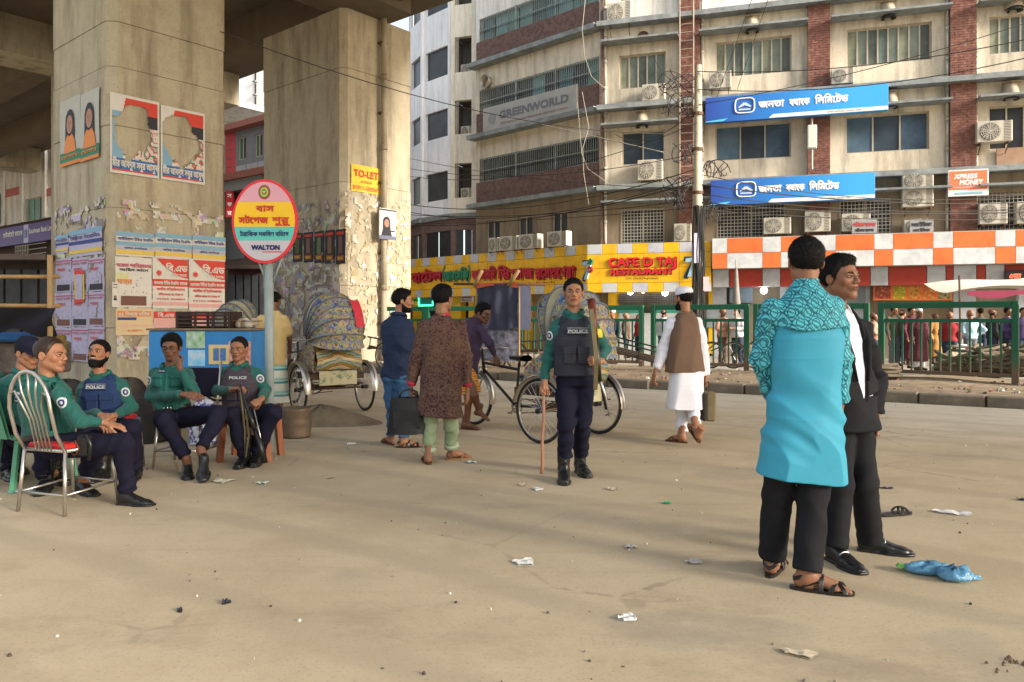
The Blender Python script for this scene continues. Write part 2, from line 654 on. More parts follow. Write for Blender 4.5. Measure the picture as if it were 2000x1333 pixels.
def column(name, label, C, lu, ru, m_, joints, zt=DECKZ - 1.2):
 """C: near corner; lu/ru: lengths of the left and right faces; chamfered near corner"""
 t = thing(name, label, 'column', (C.x, C.y, 0), 0)
 a, c = LDIR, RDIR
 ch = .16
 zs = [-.3] + joints + [zt]
 for i in range(len(zs) - 1):
  z0, z1 = zs[i] + (.007 if i else 0), zs[i + 1] - .007
  g = (.0, .012, -.004, .008, .0, .01)[i % 6]
  def outline(k):
   return [a * ch - (a + c) * k * .5, c * ch - (a + c) * k * .5, c * (ru - .05) - a * k + c * k, c * ru + a * .05 + c * k - a * k, c * ru + a * lu + (a + c) * k, a * lu + c * ru * 0 + a * k - c * k]
  ol = outline(g)
  b = MB()
  vs = [(p.x, p.y, z) for z in (z0, z1) for p in ol]
  n = len(ol)
  fs = [tuple(reversed(range(n))), tuple(range(n, 2 * n))]
  fs += [(k, (k + 1) % n, n + (k + 1) % n, n + k) for k in range(n)]
  ar = sum(ol[k].x * ol[(k + 1) % n].y - ol[(k + 1) % n].x * ol[k].y for k in range(n))
  if ar < 0:
   fs = [tuple(reversed(f)) for f in fs]
  b.add(vs, fs)
  b.build('concrete_lift', m_, t)
 # recessed joints
 ol = [a * (ch + .01) + c * .01, c * (ch + .01) + a * .01, c * (ru - .02) + a * .02, c * (ru - .02) + a * (lu - .02), a * (lu - .02) + c * .02]
 b = MB()
 n = len(ol)
 b.add([(p.x, p.y, z) for z in (-.3, zt - .02) for p in ol], [(k, (k + 1) % n, n + (k + 1) % n, n + k) for k in range(n)])
 b.f = [tuple(reversed(f)) for f in b.f]
 b.build('joint_core', mat('joint_dark', (.26, .21, .13), .95, var=.5, vs=9), t)
 return t
C1 = Vector((-7.92, 15.1, 0))
C2 = Vector((-4.51, 20.5, 0))
W1L, W1R, W2L, W2R = 2.24 / 12 * 15.1, 1.95 / 12 * 15.1, 2.94 / 16 * 20.5, 1.92 / 16 * 20.5
F1L = Fac(C1 + LDIR * W1L, -LDIR)      # column 1 left face
F1R = Fac(C1, RDIR)
F2L = Fac(C2 + LDIR * W2L, -LDIR)
F2R = Fac(C2, RDIR)
j1 = [F1R.z(320, 640), F1R.z(320, 415), F1R.z(320, 262), F1R.z(320, 152), F1R.z(320, 68)]
column('flyover_column', 'square concrete flyover column covered with torn posters behind the seated officers', C1, W1L, W1R, conc_a, j1)
j2 = [F2R.z(735, 560), F2R.z(735, 365), F2R.z(735, 150)]
column('flyover_column', 'square concrete flyover column with drain pipe on its sunlit side, behind the parked rickshaw', C2, W2L, W2R, conc_b, j2)
# flyover deck overhead with girders, pier caps
fl = thing('flyover_deck', 'dark underside of the concrete flyover deck crossing overhead', 'flyover', (0, 0, 0))
E0 = Vector((-2.9, 24.0, 0))
NR = -RDIR
def deckpt(t_, n_, z):
 p = E0 + LDIR * t_ + Vector((-.64, -.768, 0)) * n_
 return (p.x, p.y, z)
def dbox(b, t0, t1, n0, n1, z0, z1):
 P = [deckpt(t_, n_, z) for z in (z0, z1) for n_ in (n0, n1) for t_ in (t0, t1)]
 b.add(P, [(0, 1, 3, 2), (4, 6, 7, 5), (0, 4, 5, 1), (2, 3, 7, 6), (0, 2, 6, 4), (1, 5, 7, 3)])
b = MB()
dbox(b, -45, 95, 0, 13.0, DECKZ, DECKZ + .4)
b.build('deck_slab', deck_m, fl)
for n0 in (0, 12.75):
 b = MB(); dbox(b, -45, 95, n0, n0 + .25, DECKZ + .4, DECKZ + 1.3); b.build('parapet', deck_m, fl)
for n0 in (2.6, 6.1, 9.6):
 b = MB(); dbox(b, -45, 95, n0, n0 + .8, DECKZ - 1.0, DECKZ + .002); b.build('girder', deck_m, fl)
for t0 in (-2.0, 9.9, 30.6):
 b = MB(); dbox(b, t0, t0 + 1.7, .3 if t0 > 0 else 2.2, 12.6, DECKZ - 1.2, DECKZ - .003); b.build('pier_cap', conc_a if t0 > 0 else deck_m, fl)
b = MB(); dbox(b, 10.0, 11.6, 4.0, 6.4, -.2, DECKZ - 1.2); b.build('pier', conc_a, fl)
# ------------------------------------------------------------------ materials for buildings
plaster = concrete('cream_plaster', (.72, .65, .52), (.55, .48, .37), (.22, .19, .15))
plaster_w = concrete('white_plaster', (.84, .82, .77), (.68, .66, .61), (.33, .31, .27))
plaster_d = concrete('grimy_plaster', (.33, .26, .18), (.25, .20, .14), (.12, .10, .08))
slab_m = mat('ledge_concrete', (.30, .33, .33), .85, var=.5, vs=3, col2=(.16, .17, .17))
brick_m = NT('brick_red', rough=.9)
_c = brick_m.ramp(brick_m.noise(7, det=2), [(.35, (.16, .07, .055)), (.55, (.225, .10, .075)), (.7, (.29, .155, .12))])
brick_m = brick_m.color(brick_m.mix(brick_m.ramp(brick_m.noise(.9), [(.5, 0), (.75, .5)]), _c, (.12, .07, .055))).m
brick_d = NT('brick_mauve', rough=.9)
brick_d = brick_d.color(brick_d.ramp(brick_d.noise(6, det=3), [(.35, (.13, .078, .07)), (.6, (.20, .125, .11))])).m
mortar = mat('mortar', (.24, .19, .15), .95, var=.3)
glass_d = mat('window_glass_dark', (.022, .025, .028), .3, var=.5, vs=1.5, col2=(.05, .055, .06), spec=.3)
glass_b = mat('window_glass_blue', (.06, .11, .16), .15, var=.5, vs=1.2, col2=(.13, .20, .27), spec=.6)
glass_g = mat('window_glass_green', (.20, .235, .18), .3, var=.4, vs=2.2, col2=(.115, .14, .105), spec=.5)
glass_t = mat('window_glass_teal', (.10, .33, .33), .3, var=.5, vs=1.6, col2=(.25, .42, .42), spec=.5)
frame_m = mat('window_frame_metal', (.50, .45, .36), .6, var=.2)
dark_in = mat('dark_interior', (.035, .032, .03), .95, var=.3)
grille_m = mat('iron_grille', (.34, .37, .34), .6, var=.4, vs=8)
grille_k = mat('iron_grille_dark', (.05, .05, .05), .6)
white_met = mat('painted_metal_white', (.62, .58, .50), .5, var=.2, vs=4)
pvc = mat('pipe_pvc', (.52, .48, .40), .5, var=.35, vs=2)
rust = mat('rusty_steel', (.16, .095, .06), .8, var=.5, vs=12)
def bricks(u0, u1, z0, z1, y, name, m_, parent, cu=.25, cz=.083):
 """coursed brickwork as real geometry, joined"""
 b = MB()
 r = random.Random(int(u0 * 97 + z0 * 31))
 z = z0
 row = 0
 while z < z1 - .02:
  h = min(cz - .012, z1 - z)
  u = u0 - (cu / 2 if row % 2 else 0)
  while u < u1:
   a, c = max(u, u0), min(u + cu - .012, u1)
   if c - a > .02:
    pr = y - r.uniform(.008, .02)
    b.add([(a, pr, z), (c, pr, z), (c, pr, z + h), (a, pr, z + h), (a, y, z), (c, y, z), (c, y, z + h), (a, y, z + h)],
      [(0, 1, 2, 3), (3, 2, 6, 7), (0, 4, 5, 1), (0, 3, 7, 4), (1, 5, 6, 2)])
   u += cu
  z += cz
  row += 1
 o = b.build(name, m_, parent)
 o['kind'] = 'stuff'
 return o
def glass_v(g, k):
 k = (k * 7) % 5
 if k < 2: return g
 n = g.name + 'xyz'[k - 2]
 if n in _M: return _M[n]
 f = ((.6, .6, .62), (1.5, 1.4, 1.25), (.9, 1.05, 1.2))[k - 2]
 c = {'window_glass_green': (.20, .235, .18), 'window_glass_blue': (.08, .13, .18), 'window_glass_teal': (.14, .33, .33)}.get(g.name, (.045, .05, .055))
 return mat(n, tuple(a * b_ for a, b_ in zip(c, f)), .2 + .1 * k, var=.6, vs=1.3, spec=.5)
def window(parent, u0, u1, z0, z1, panes, glass, fw=.05, y=0.0, dep=.16, name='window', glow=None):
 """frame, one pane object per light, deep reveal"""
 b = MB()
 b.box(u0, u1, y + dep - .02, y + dep + .04, z0, z0 + fw)
 b.box(u0, u1, y + dep - .02, y + dep + .04, z1 - fw, z1)
 pw = (u1 - u0 - fw) / panes
 for i in range(panes + 1):
  b.box(u0 + i * pw, u0 + i * pw + fw, y + dep - .022, y + dep + .038, z0 + fw, z1 - fw)
 w = b.build(name, frame_m, parent)
 for i in range(panes):
  p = MB()
  yy = y + dep + .01 + (.012 if i % 2 else 0)
  p.box(u0 + i * pw + fw, u0 + (i + 1) * pw, yy, yy + .012, z0 + fw, z1 - fw)
  o = p.build('pane', glass_v(glass, i + int(u0 * 7 + z0 * 3)), w)
 bb = MB()
 return w
# ------------------------------------------------------------------ the long block (two wings)
FR = Fac((3.37, 28.89), (3.27, -1))
FL = Fac((-1.57, 33.55), (1.06, -1))
ZS = [3.15, 6.22, 9.2, 12.3]
UR = FR.u(2000) + 6
bl = FR.thing('office_block', 'long grimy cream office block with brick piers, bank signboards and many air conditioners', 'building')
holes = []
def hr(*a):
 r = FR.rect(*a)
 holes.append(r)
 return r
wins = []
wins.append((hr(1209, 1300, 105, 171), 5, glass_g))
wins.append((hr(1214, 1297, 256, 321), 2, glass_b))
wins.append((hr(1397, 1546, 76, 146), 8, glass_g))
wins.append((hr(1397, 1545, 242, 311), 3, glass_b))
wins.append((hr(1654, 1820, 50, 123), 8, glass_g))
wins.append((hr(1652, 1815, 222, 296), 3, glass_b))
wins.append((hr(1932, 2040, 28, 102), 5, glass_g))
wins.append((hr(1932, 2040, 205, 290), 3, glass_d))
for p0, p1 in ((1209, 1300), (1397, 1546), (1654, 1820), (1932, 2040)):
 u0, u1 = FR.u(p0), FR.u(p1)
 holes.append((u0, u1, 13.2, 14.6)); wins.append((holes[-1], 5, glass_g))
lows = []
for p0, p1 in ((1213, 1298), (1400, 1536), (1640, 1742), (1905, 2020)):
 u0, u1 = FR.u(p0), FR.u(p1)
 holes.append((u0, u1, 4.15, 5.45)); lows.append(holes[-1])
b = MB()
holed(b, 0, UR, 0, 6.2, .0, .3, holes)
b.build('ground_storey_wall', plaster_d, bl)
b = MB()
holed(b, 0, UR, 6.2, 12.3, .0, .3, holes)
b.build('wall', plaster, bl)
b = MB()
holed(b, 0, UR, 12.3, 16.5, .0, .3, holes)
b.box(0, UR, .3, 9, 16.2, 16.5)
b.box(0, UR, 8.7, 9, 0, 16.2)
b.box(UR - .3, UR, .3, 8.7, 0, 16.2)
b.build('upper_wall', plaster_w, bl)
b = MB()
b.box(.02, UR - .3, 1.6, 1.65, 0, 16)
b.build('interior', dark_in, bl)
for (r, n, g) in wins:
 window(bl, *r, n, g)
for r in lows:
 u0, u1, z0, z1 = r
 w = window(bl, *r, 2, glass_d)
 g = MB()
 k = u0
 while k < u1:
  g.box(k, k + .018, -.03, -.015, z0, z1); k += .12
 k = z0
 while k < z1:
  g.box(u0, u1, -.032, -.013, k, k + .018); k += .12
 g.build('lattice_grille', white_met, w)
for z in ZS:
 b = MB()
 b.box(-.1, UR, -.5, 0, z - .12, z + .06)
 b.build('floor_ledge', slab_m, bl)
piers = [(0, FR.u(1178))] + [(FR.u(a), FR.u(c)) for a, c in ((1327, 1367), (1577, 1620), (1853, 1904), (2075, 2120))]
for i, (u0, u1) in enumerate(piers):
 for z0, z1 in ((3.21, 6.1), (6.28, 9.08), (9.26, 12.18), (12.36, 16.4)):
  if i == 0:
   bricks(u0 - .02, u1, z0, z1, -.12, 'brickwork', brick_d, bl)
   bb = MB(); bb.box(u0 - .02, u1, -.12, 0, z0, z1); bb.build('pier', mortar, bl)
  else:
   bricks(u0, u1, z0, z1, -.22, 'brickwork', brick_m, bl)
   bb = MB(); bb.box(u0, u1, -.218, 0, z0, z1); bb.build('pier', mortar, bl)
bays = [(FR.u(1180), FR.u(1325)), (FR.u(1368), FR.u(1575)), (FR.u(1622), FR.u(1851)), (FR.u(1906), FR.u(2070))]
for (u0, u1) in bays:
 for z in (8.47, 11.55, 5.62):
  b = MB()
  b.box(u0 - .02, u1 + .02, -.62, 0, z, z + .07)
  b.build('sunshade', slab_m, bl)
for px in (1183, 1849, 1905, 1372):
 u = FR.u(px)
 b = MB()
 for z0 in range(3, 16):
  b.tube([(u, -.08, z0 + .02), (u, -.08, z0 + .94)], .055, 8)
  b.tube([(u, -.08, z0 + .9), (u, -.08, z0 + 1.03)], .068, 8)
 b.build('drain_pipe', pvc, bl, smooth=True)
# left wing
LL = 6.79
wl = FL.thing('shop_block', 'balconied wing with brick parapets and iron grilles, left of the cream block', 'building')
b = MB()
gr = [(3.21, 6.1), (6.28, 9.08), (9.26, 12.18), (12.36, 16.4)]
hl = []
u_a, u_b = .25, LL - .12
for z in (6.22, 9.2, 12.3):
 hl.append((u_a, u_b, z + 1.0, z + 2.05))
lw = []
for p0, p1 in ((950, 976), (1012, 1040), (1078, 1108)):
 lw.append((FL.u(p0), FL.u(p1), 4.15, 5.55))
b = MB(); holed(b, 0, LL, 0, 6.2, 0, .25, lw); b.build('ground_storey_wall', plaster_d, wl)
b = MB(); holed(b, 0, LL, 6.2, 12.3, 0, .25, hl); b.build('wall', plaster, wl)
b = MB(); holed(b, 0, LL, 12.3, 16.5, 0, .25, hl)
b.box(0, .25, .25, 8, 0, 16.5); b.box(.25, LL, .25, 8, 16.2, 16.5)
b.build('upper_wall', plaster_w, wl)
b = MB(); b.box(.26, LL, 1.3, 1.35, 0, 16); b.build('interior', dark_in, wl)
for r in lw:
 window(wl, *r, 2, glass_d, dep=.1)
for k, z in enumerate((6.22, 9.2, 12.3)):
 bricks(u_a - .1, u_b, z + .06, z + 1.0, -.12, 'parapet', brick_d, wl, cu=.24, cz=.075)
 bb = MB(); bb.box(u_a - .1, u_b, -.118, 0, z + .06, z + .99); bb.build('parapet_core', mortar, wl)
 # glazing panels behind the grille
 n = 9
 for i in range(n):
  a = u_a + (u_b - u_a) * i / n
  c = u_a + (u_b - u_a) * (i + 1) / n
  if (k, i) in ((0, 4), (0, 2), (1, 0)):
   continue
  pb = MB(); pb.box(a + .02, c - .02, .2 + .03 * (i % 2), .215 + .03 * (i % 2), z + 1.0, z + 2.05)
  pb.build('pane', glass_v(glass_t if (k == 2 or (k == 1 and i in (4, 6, 8))) else glass_d, i + k), wl)
 g = MB()
 u = u_a
 while u < u_b:
  g.box(u, u + .022, -.03, -.008, z + 1.0, z + 2.05)
  u += .11
 for zz in (z + 1.02, z + 1.5, z + 1.98):
  g.box(u_a, u_b, -.034, -.004, zz, zz + .03)
 for u in (u_a + 2.15, u_a + 4.3):
  g.box(u - .03, u + .03, -.04, 0, z + 1.0, z + 2.05)
 gg = g.build('balcony_grille', grille_m, wl)
 # curls half way up the grille
 q = MB()
 u = u_a + .055
 while u < u_b:
  q.tube([(u - .04, -.04, z + 1.36), (u, -.04, z + 1.47), (u + .04, -.04, z + 1.36)], .010, 4, cap=False)
  u += .11
 q.build('scroll_row', grille_k, gg)
for z in ZS:
 b = MB(); b.box(-.1, LL, -.5, 0, z - .12, z + .06); b.build('floor_ledge', slab_m, wl)
# ------------------------------------------------------------------ white curved building
wb_parts = [Fac((-2.745, 34.3), (2.87, -1)), Fac((-4.1, 35.73), (.947, -1)), Fac((-4.95, 37.2), (.5, -1)), Fac((-5.3, 39.5), (.16, -1))]
lens_ = [(Vector((-1.58, 33.9)) - Vector((-2.745, 34.3))).length, 1.95, 1.70, 2.3]
wb_m = concrete('curved_wall_white', (.90, .91, .93), (.80, .81, .83), (.50, .50, .53))  # cool bluish shade of the curved side is mixed into this white
wb_lit = concrete('curved_wall_white_sunlit', (.80, .75, .64), (.68, .62, .52), (.36, .33, .28))  # same white wall, with warm sunlight on the flat face put into the colour
wb = thing('corner_building', 'white curved corner building with dark windows and recessed air conditioner bays', 'building', (0, 0, 0))
FZ = [(12.3, 13.62), (9.55, 10.80), (6.72, 8.0), (15.3, 16.6)]
for i, (fc, ln) in enumerate(zip(wb_parts, lens_)):
 e = bpy.data.objects.new('facade_panel', None); COL.objects.link(e)
 holes = []
 if i == 0:
  a, c = fc.u(888), fc.u(921)
 elif i == 1:
  a, c = .12, ln - .18
 else:
  a, c = .2, ln - .2
 for z0, z1 in FZ:
  if i == 0:
   z0 += .0; z1 += .25
  holes.append((a, c, z0, z1))
 holes.append((a, c, 3.95, 5.3) if i != 1 else (.05, ln - .05, 3.95, 5.3))
 b = MB()
 holed(b, 0, ln, 5.9, 17.5, 0, .25, holes, 0)
 holed(b, 0, ln, 3.0, 5.9, .06, .25, holes, 1)
 o = b.build('wall', [wb_lit if i == 0 else wb_m, mat('mauve_render', (.24, .16, .15), .85, var=.35)], wb, loc=tuple(fc.w(0)), rot=(0, 0, fc.rz))
 bpy.data.objects.remove(e)
 for k, (h0, h1, z0, z1) in enumerate(holes):
  if i == 0 and k < 4:
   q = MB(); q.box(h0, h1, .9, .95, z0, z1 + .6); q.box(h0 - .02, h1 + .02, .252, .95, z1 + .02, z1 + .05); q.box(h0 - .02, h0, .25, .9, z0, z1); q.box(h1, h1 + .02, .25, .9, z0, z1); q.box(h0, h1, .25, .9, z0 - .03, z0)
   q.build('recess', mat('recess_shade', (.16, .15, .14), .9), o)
   g = MB(); u = h0
   for s_ in range(5):
    g.box(h0 + .03 + s_ * .035, h0 + .042 + s_ * .035, .02, .035, z0, z1)
   g.build('pipe_bundle', pvc, o)
  else:
   n = 2 if k == 4 else 1
   pw = (h1 - h0) / n
   for j in range(n):
    q = MB(); q.box(h0 + j * pw + .04, h0 + (j + 1) * pw - .04, .12, .14, z0, z1)
    q.build('pane', glass_d, o)
 for z in (5.9,):
  q = MB(); q.box(-.02, ln + .02, -.12, 0, z - .1, z + .12); q.build('string_course', slab_m, o)
# ------------------------------------------------------------------ buildings glimpsed left of and between the columns
F0 = Fac((-27.5, 45), (1.3, -1))
lb = F0.thing('bank_building', 'white and pink building with purple bank signboard, far left under the flyover', 'building')
b = MB()
hb = [F0.rect(50, 84, 386, 430), F0.rect(-30, 6, 380, 440)]
holed(b, -8, 12, 7.2, 13.2, 0, .3, hb)
b.box(-8, 12, .3, 7, 12.9, 13.2)
b.build('wall', plaster_w, lb)
for r in hb:
 window(lb, *r, 3, glass_t)
pk = mat('pink_paint', (.60, .20, .20), .8, var=.2)
for p0, p1 in ((10, 42), (84, 112)):
 r = F0.rect(p0, p1, 368, 383)
 b = MB(); b.box(r[0], r[1], -.06, 0, r[2], r[3]); b.build('pink_band', pk, lb)
for px in (46, 90, 10):
 u = F0.u(px)
 b = MB(); b.box(u - .2, u + .2, -.15, 0, 7.2, 13.2); b.build('pilaster', plaster_w, lb)
r = F0.rect(0, 112, 475, 524)
b = MB(); b.box(-8, 12, 0, .3, 0, 7.2); b.build('lower_wall', mat('brown_render', (.09, .055, .045), .9, var=.4), lb)
b = MB()
for k in range(4):
 z = F0.z(78, 505, .6) + k * .28
 b.box(F0.u(52), F0.u(112), -.62, -.58, z, z + .04)
for k in range(6):
 u = F0.u(52) + k * .35
 b.box(u, u + .04, -.63, -.57, F0.z(78, 505, .6), F0.z(78, 505, .6) + .9)
b.box(F0.u(40), F0.u(114), -.6, 0, F0.z(78, 528, .6), F0.z(78, 508, .6))
b.build('balcony', mat('balcony_paint', (.42, .40, .34), .7, var=.2), lb)
for k in range(4):
 q = MB(); q.box(-6 + k * 3.6, -2.9 + k * 3.6, -.05, 0, .2, 3.4); q.build('shutter', mat('shutter_grey', (.05, .055, .06), .6, var=.4, vs=5), lb)
F3 = Fac((-19.5, 44), (1.3, -1))
rb = F3.thing('tiled_building', 'grey and red tiled building seen between the two flyover columns', 'building')
tile_g = mat('grey_tile', (.36, .40, .45), .5, var=.2, vs=2)
tile_r = mat('red_tile', (.55, .07, .09), .5, var=.2, vs=2)
u0, u1 = F3.u(440), F3.u(540)
us = F3.u(449), F3.u(466)
z0, z1 = F3.z(490, 336), F3.z(490, 250)
b = MB()
wh = [F3.rect(465, 480, 268, 312), F3.rect(497, 512, 262, 306)]
holed(b, u0, u1, z0, z1, .02, .3, wh)
b.box(u0, u1, .3, 6, z1 - .2, z1)
b.build('wall', mat('tile_joint', (.2, .22, .25), .8), rb)
nz = 5
for k in range(nz):
 za, zb = z0 + (z1 - z0) * k / nz + .02, z0 + (z1 - z0) * (k + 1) / nz - .02
 u = u0
 while u < u1:
  uu = min(u + .95, u1)
  mid = (u + uu) / 2
  if not any(h[0] - .4 < mid < h[1] + .4 and h[2] - .2 < (za + zb) / 2 < h[3] + .2 for h in wh):
   q = MB(); q.box(u + .01, uu - .01, 0, .02, za, zb)
   q.build('facade_tile', tile_r if mid < us[1] else tile_g, rb)
  u += .97
for h in wh:
 window(rb, *h, 2, mat('window_glass_deep_green', (.04, .14, .09), .2), dep=.1)
for z, hh in ((z1, .3), (z0 - .35, .35)):
 q = MB(); q.box(u0 - .2, u1, -.5, .2, z, z + hh); q.build('cornice', mat('brick_cornice', (.33, .13, .10), .8, var=.3), rb)
q = MB(); q.box(u0 - .2, u1, .1, .3, 0, z0 - .35); q.build('lower_wall', mat('shop_dark_wall', (.10, .07, .065), .9, var=.4, vs=3), rb)
r = F3.rect(442, 520, 345, 372)
q = MB(); q.box(r[0], r[1], -.3, .1, r[2], r[3]); q.build('canopy', mat('canopy_grey', (.25, .25, .27), .7), rb)
# white tower behind
F4 = Fac((-33, 75), (1.3, -.6))
tw = F4.thing('tower_block', 'pale tower block standing against the sky between the columns', 'building')
q = MB(); q.box(F4.u(480), F4.u(560), 0, 8, 0, 36); q.build('wall', mat('tower_white', (.86, .84, .83), .8, var=.06), tw)
for k in range(5):
 z = F4.z(500, 235 - 26 * k)
 q = MB(); q.box(F4.u(498), F4.u(500.5), -.05, .0, z, z + .9); q.build('window', glass_d, tw)
 q = MB(); q.box(F4.u(497), F4.u(503), -.3, 0, z + 1.0, z + 1.1); q.build('sunshade', slab_m, tw)
F5 = Fac((-21, 52), (1.3, -.8))
g5 = F5.thing('concrete_house', 'grey unplastered house between the columns, behind the red tiled building', 'building')
r = F5.rect(428, 470, 222, 400)
q = MB(); q.box(r[0] - 3, r[1], 0, 5, 0, r[3]); q.build('wall', concrete('grey_render', (.33, .31, .25), (.2, .19, .15)), g5)
for k in range(3):
 u = r[1] - .5 - k * .8
 q = MB(); q.box(u, u + .35, -.1, 0, r[3] - 3, r[3] - 1.2); q.build('window', glass_d, g5)
# low shops that close the view behind the columns and along the far pavement
F6 = Fac((-23.0, 43.5), (1.3, -1))
for k, (a_, b_) in enumerate(((-30, -20.5), (-20, -10.4), (-9.8, -.4))):
 s6 = F6.thing('street_building', ['plain brown building at far left behind the market stalls', 'dim brown building behind the poster covered column', 'dark brown building between the two columns, beside the red sign'][k], 'building', u=0)
 q = MB(); q.box(a_ + 18, b_ + 18, .8, 6, 0, 6.3); q.build('wall', mat('brown_wall_%s' % 'abc'[k], ((.16, .12, .10), (.13, .10, .085), (.12, .085, .075))[k], .9, var=.4, vs=.8), s6)
 for j in range(4):
  u = a_ + 18.4 + j * 2.3
  q = MB(); q.box(u, u + 1.5, .74, .8, 4.2, 5.6); q.build('window', glass_d, s6)
  q = MB(); q.box(u, u + 1.8, .72, .8, .1, 3.2); q.build('shutter', mat('shutter_brown', (.07, .055, .05), .7, var=.4), s6)
# ================================================================== SIGNBOARDS AND SHOPFRONTS
def M1(n, c=None, r=.5, **k):
 return mat(n, c, r, **k)
yel = M1('panel_yellow', (.82, .46, .015), .4, var=.28, vs=2.2, sharp=(.3, .55))
gry = M1('panel_silver', (.50, .52, .56), .4, var=.3, vs=2.2, sharp=(.3, .55))
ora = M1('panel_orange', (.82, .18, .05), .45, var=.3, vs=1.8, sharp=(.3, .55))
whi = M1('panel_white', (.64, .66, .67), .45, var=.35, vs=1.8, sharp=(.3, .58))
redd = M1('panel_dark_red', (.42, .045, .025), .45, var=.15)
led = M1('letter_red', (.45, .012, .03), .4, var=0)
ledk = M1('letter_maroon', (.20, .008, .02), .5, var=0)
grn = M1('letter_green', (.02, .20, .10), .4, var=0)
lwhite = M1('letter_white', (.80, .80, .80), .5, var=0)
lblack = M1('letter_black', (.03, .03, .035), .5, var=0)
dark_shop = M1('shop_interior', (.06, .055, .05), .9, var=.4, vs=2)
def sign_box(fac, name, label, r, n, depth, m_, cat='sign', frame=None, group=None):
 u0, u1, z0, z1 = r
 t = fac.thing(name, label, cat, u=u0, n=n, z=z0, group=group)
 b = MB()
 b.cbox(0, u1 - u0, 0, depth, 0, z1 - z0, .006)
 b.build('board', m_, t)
 return t, u1 - u0, z1 - z0
# ---- cafe fascia on the left wing and round the corner
N1 = 1.25
def shift(fac, n):
 q = Fac(fac.w(0, n), fac.x)
 return q
FLc, FRc = shift(FL, N1), shift(FR, N1)
# corner where the two offset planes meet
import itertools
den = FLc.x.x * FRc.x.y - FLc.x.y * FRc.x.x
dx = FRc.p0 - FLc.p0
ucL = (dx.x * FRc.x.y - dx.y * FRc.x.x) / den
corner = FLc.w(ucL)
ucR = (corner - FRc.p0).dot(FRc.x)
cafe = FLc.thing('cafe_fascia', 'long yellow and silver chequered fascia over the cafe with raised red lettering', 'shop sign')
zt, zb = FLc.z(1100, 489.5), FLc.z(1100, 568)
zt, zb = 4.02, 2.28
uL0 = FLc.u(770)
fh = zt - zb
def fpanel(par, off, u0, u1, z0, z1, m_, lift=0):
 q = MB()
 q.cbox(u0 + .006, u1 - .006, -.03 - lift, .02, z0 + .006, z1 - .006, .004)
 o = q.build('panel', m_, par)
 return o
cafeR = FRc.thing('cafe_fascia', 'yellow fascia with red CAFE D TAJ RESTAURANT lettering, right end beside the pole', 'shop sign')
for par, fc, ua, ub, ph in ((cafe, FLc, uL0, ucL, 0), (cafeR, FRc, ucR, FRc.u(1389), 0)):
 par.location = fc.w(0)
 q = MB(); q.box(ua, ub, .021, .3, zb, zt); q.build('backing', M1('fascia_backing', (.25, .15, .02), .8), par)
 rowh = .36
 w_ = .52
 n = max(1, round((ub - ua) / w_))
 w_ = (ub - ua) / n
 for i in range(n):
  a, c = ua + i * w_, ua + (i + 1) * w_
  fpanel(par, fc, a, c, zt - rowh, zt, gry if i % 2 == 0 else yel)
  fpanel(par, fc, a, c, zb, zb + rowh - .02, gry if i % 2 == 1 else yel)
 n2 = max(1, round((ub - ua) / 1.05))
 w2 = (ub - ua) / n2
 for i in range(n2):
  a, c = ua + i * w2, ua + (i + 1) * w2
  fpanel(par, fc, a, c, zb + rowh - .02, (zb + zt) / 2, yel)
  fpanel(par, fc, a, c, (zb + zt) / 2, zt - rowh, yel)
zc = FLc.z(1000, 541)
def fl_(px): return FLc.u(px, .05)
for (p0, p1, s, m_) in ((804, 862, 'হোেটল', led), (920, 976, 'আলাউদ', led), (980, 1006, 'িড', led), (1006, 1052, 'তাজ', led), (1054, 1122, 'রেস্তারা', led)):
 pass
words_ = [(804, 864, 'হােটল', led, ledk), (868, 915, 'আবাসিক', grn, M1('letter_green_dark', (.01, .09, .05), .5, var=0)), (923, 968, 'আলাদিন', led, ledk), (973, 996, 'িড', led, ledk), (1001, 1041, 'তাজ', led, ledk), (1046, 1123, 'রেসতোরা', led, ledk)]
for (p0, p1, s, m_, md) in words_:
 z0 = FLc.z((p0 + p1) / 2, 549 - (p0 - 800) * .028)
 h = .40
 letters('letter_shadow', s, md, cafe, fl_(p0) + .05, fl_(p1) + .05, z0 - .06, h, y=-.04, bold=.035)
 letters('lettering', s, m_, cafe, fl_(p0), fl_(p1), z0, h, y=-.10, depth=.05, bold=.018)
for px in (866, 918):
 u = fl_(px); s_ = 1 if px == 866 else -1
 z0 = FLc.z(px, 552)
 q = MB(); q.tube([(u + .10 * s_, -.06, z0 + .7), (u, -.06, z0 + .5), (u, -.06, z0 + .2), (u + .10 * s_, -.06, z0)], .035, 6)
 q.build('bracket_mark', grn, cafe)
q = MB()
for i in range(26):
 a = fl_(965) + (fl_(1085) - fl_(965)) * i / 26
 q.box(a, a + .07, -.045, -.031, zb + .40, zb + .47 - .02 * (i % 3))
o = q.build('small_print', M1('letter_brown', (.30, .12, .02), .6, var=0), cafe); o['kind'] = 'stuff'
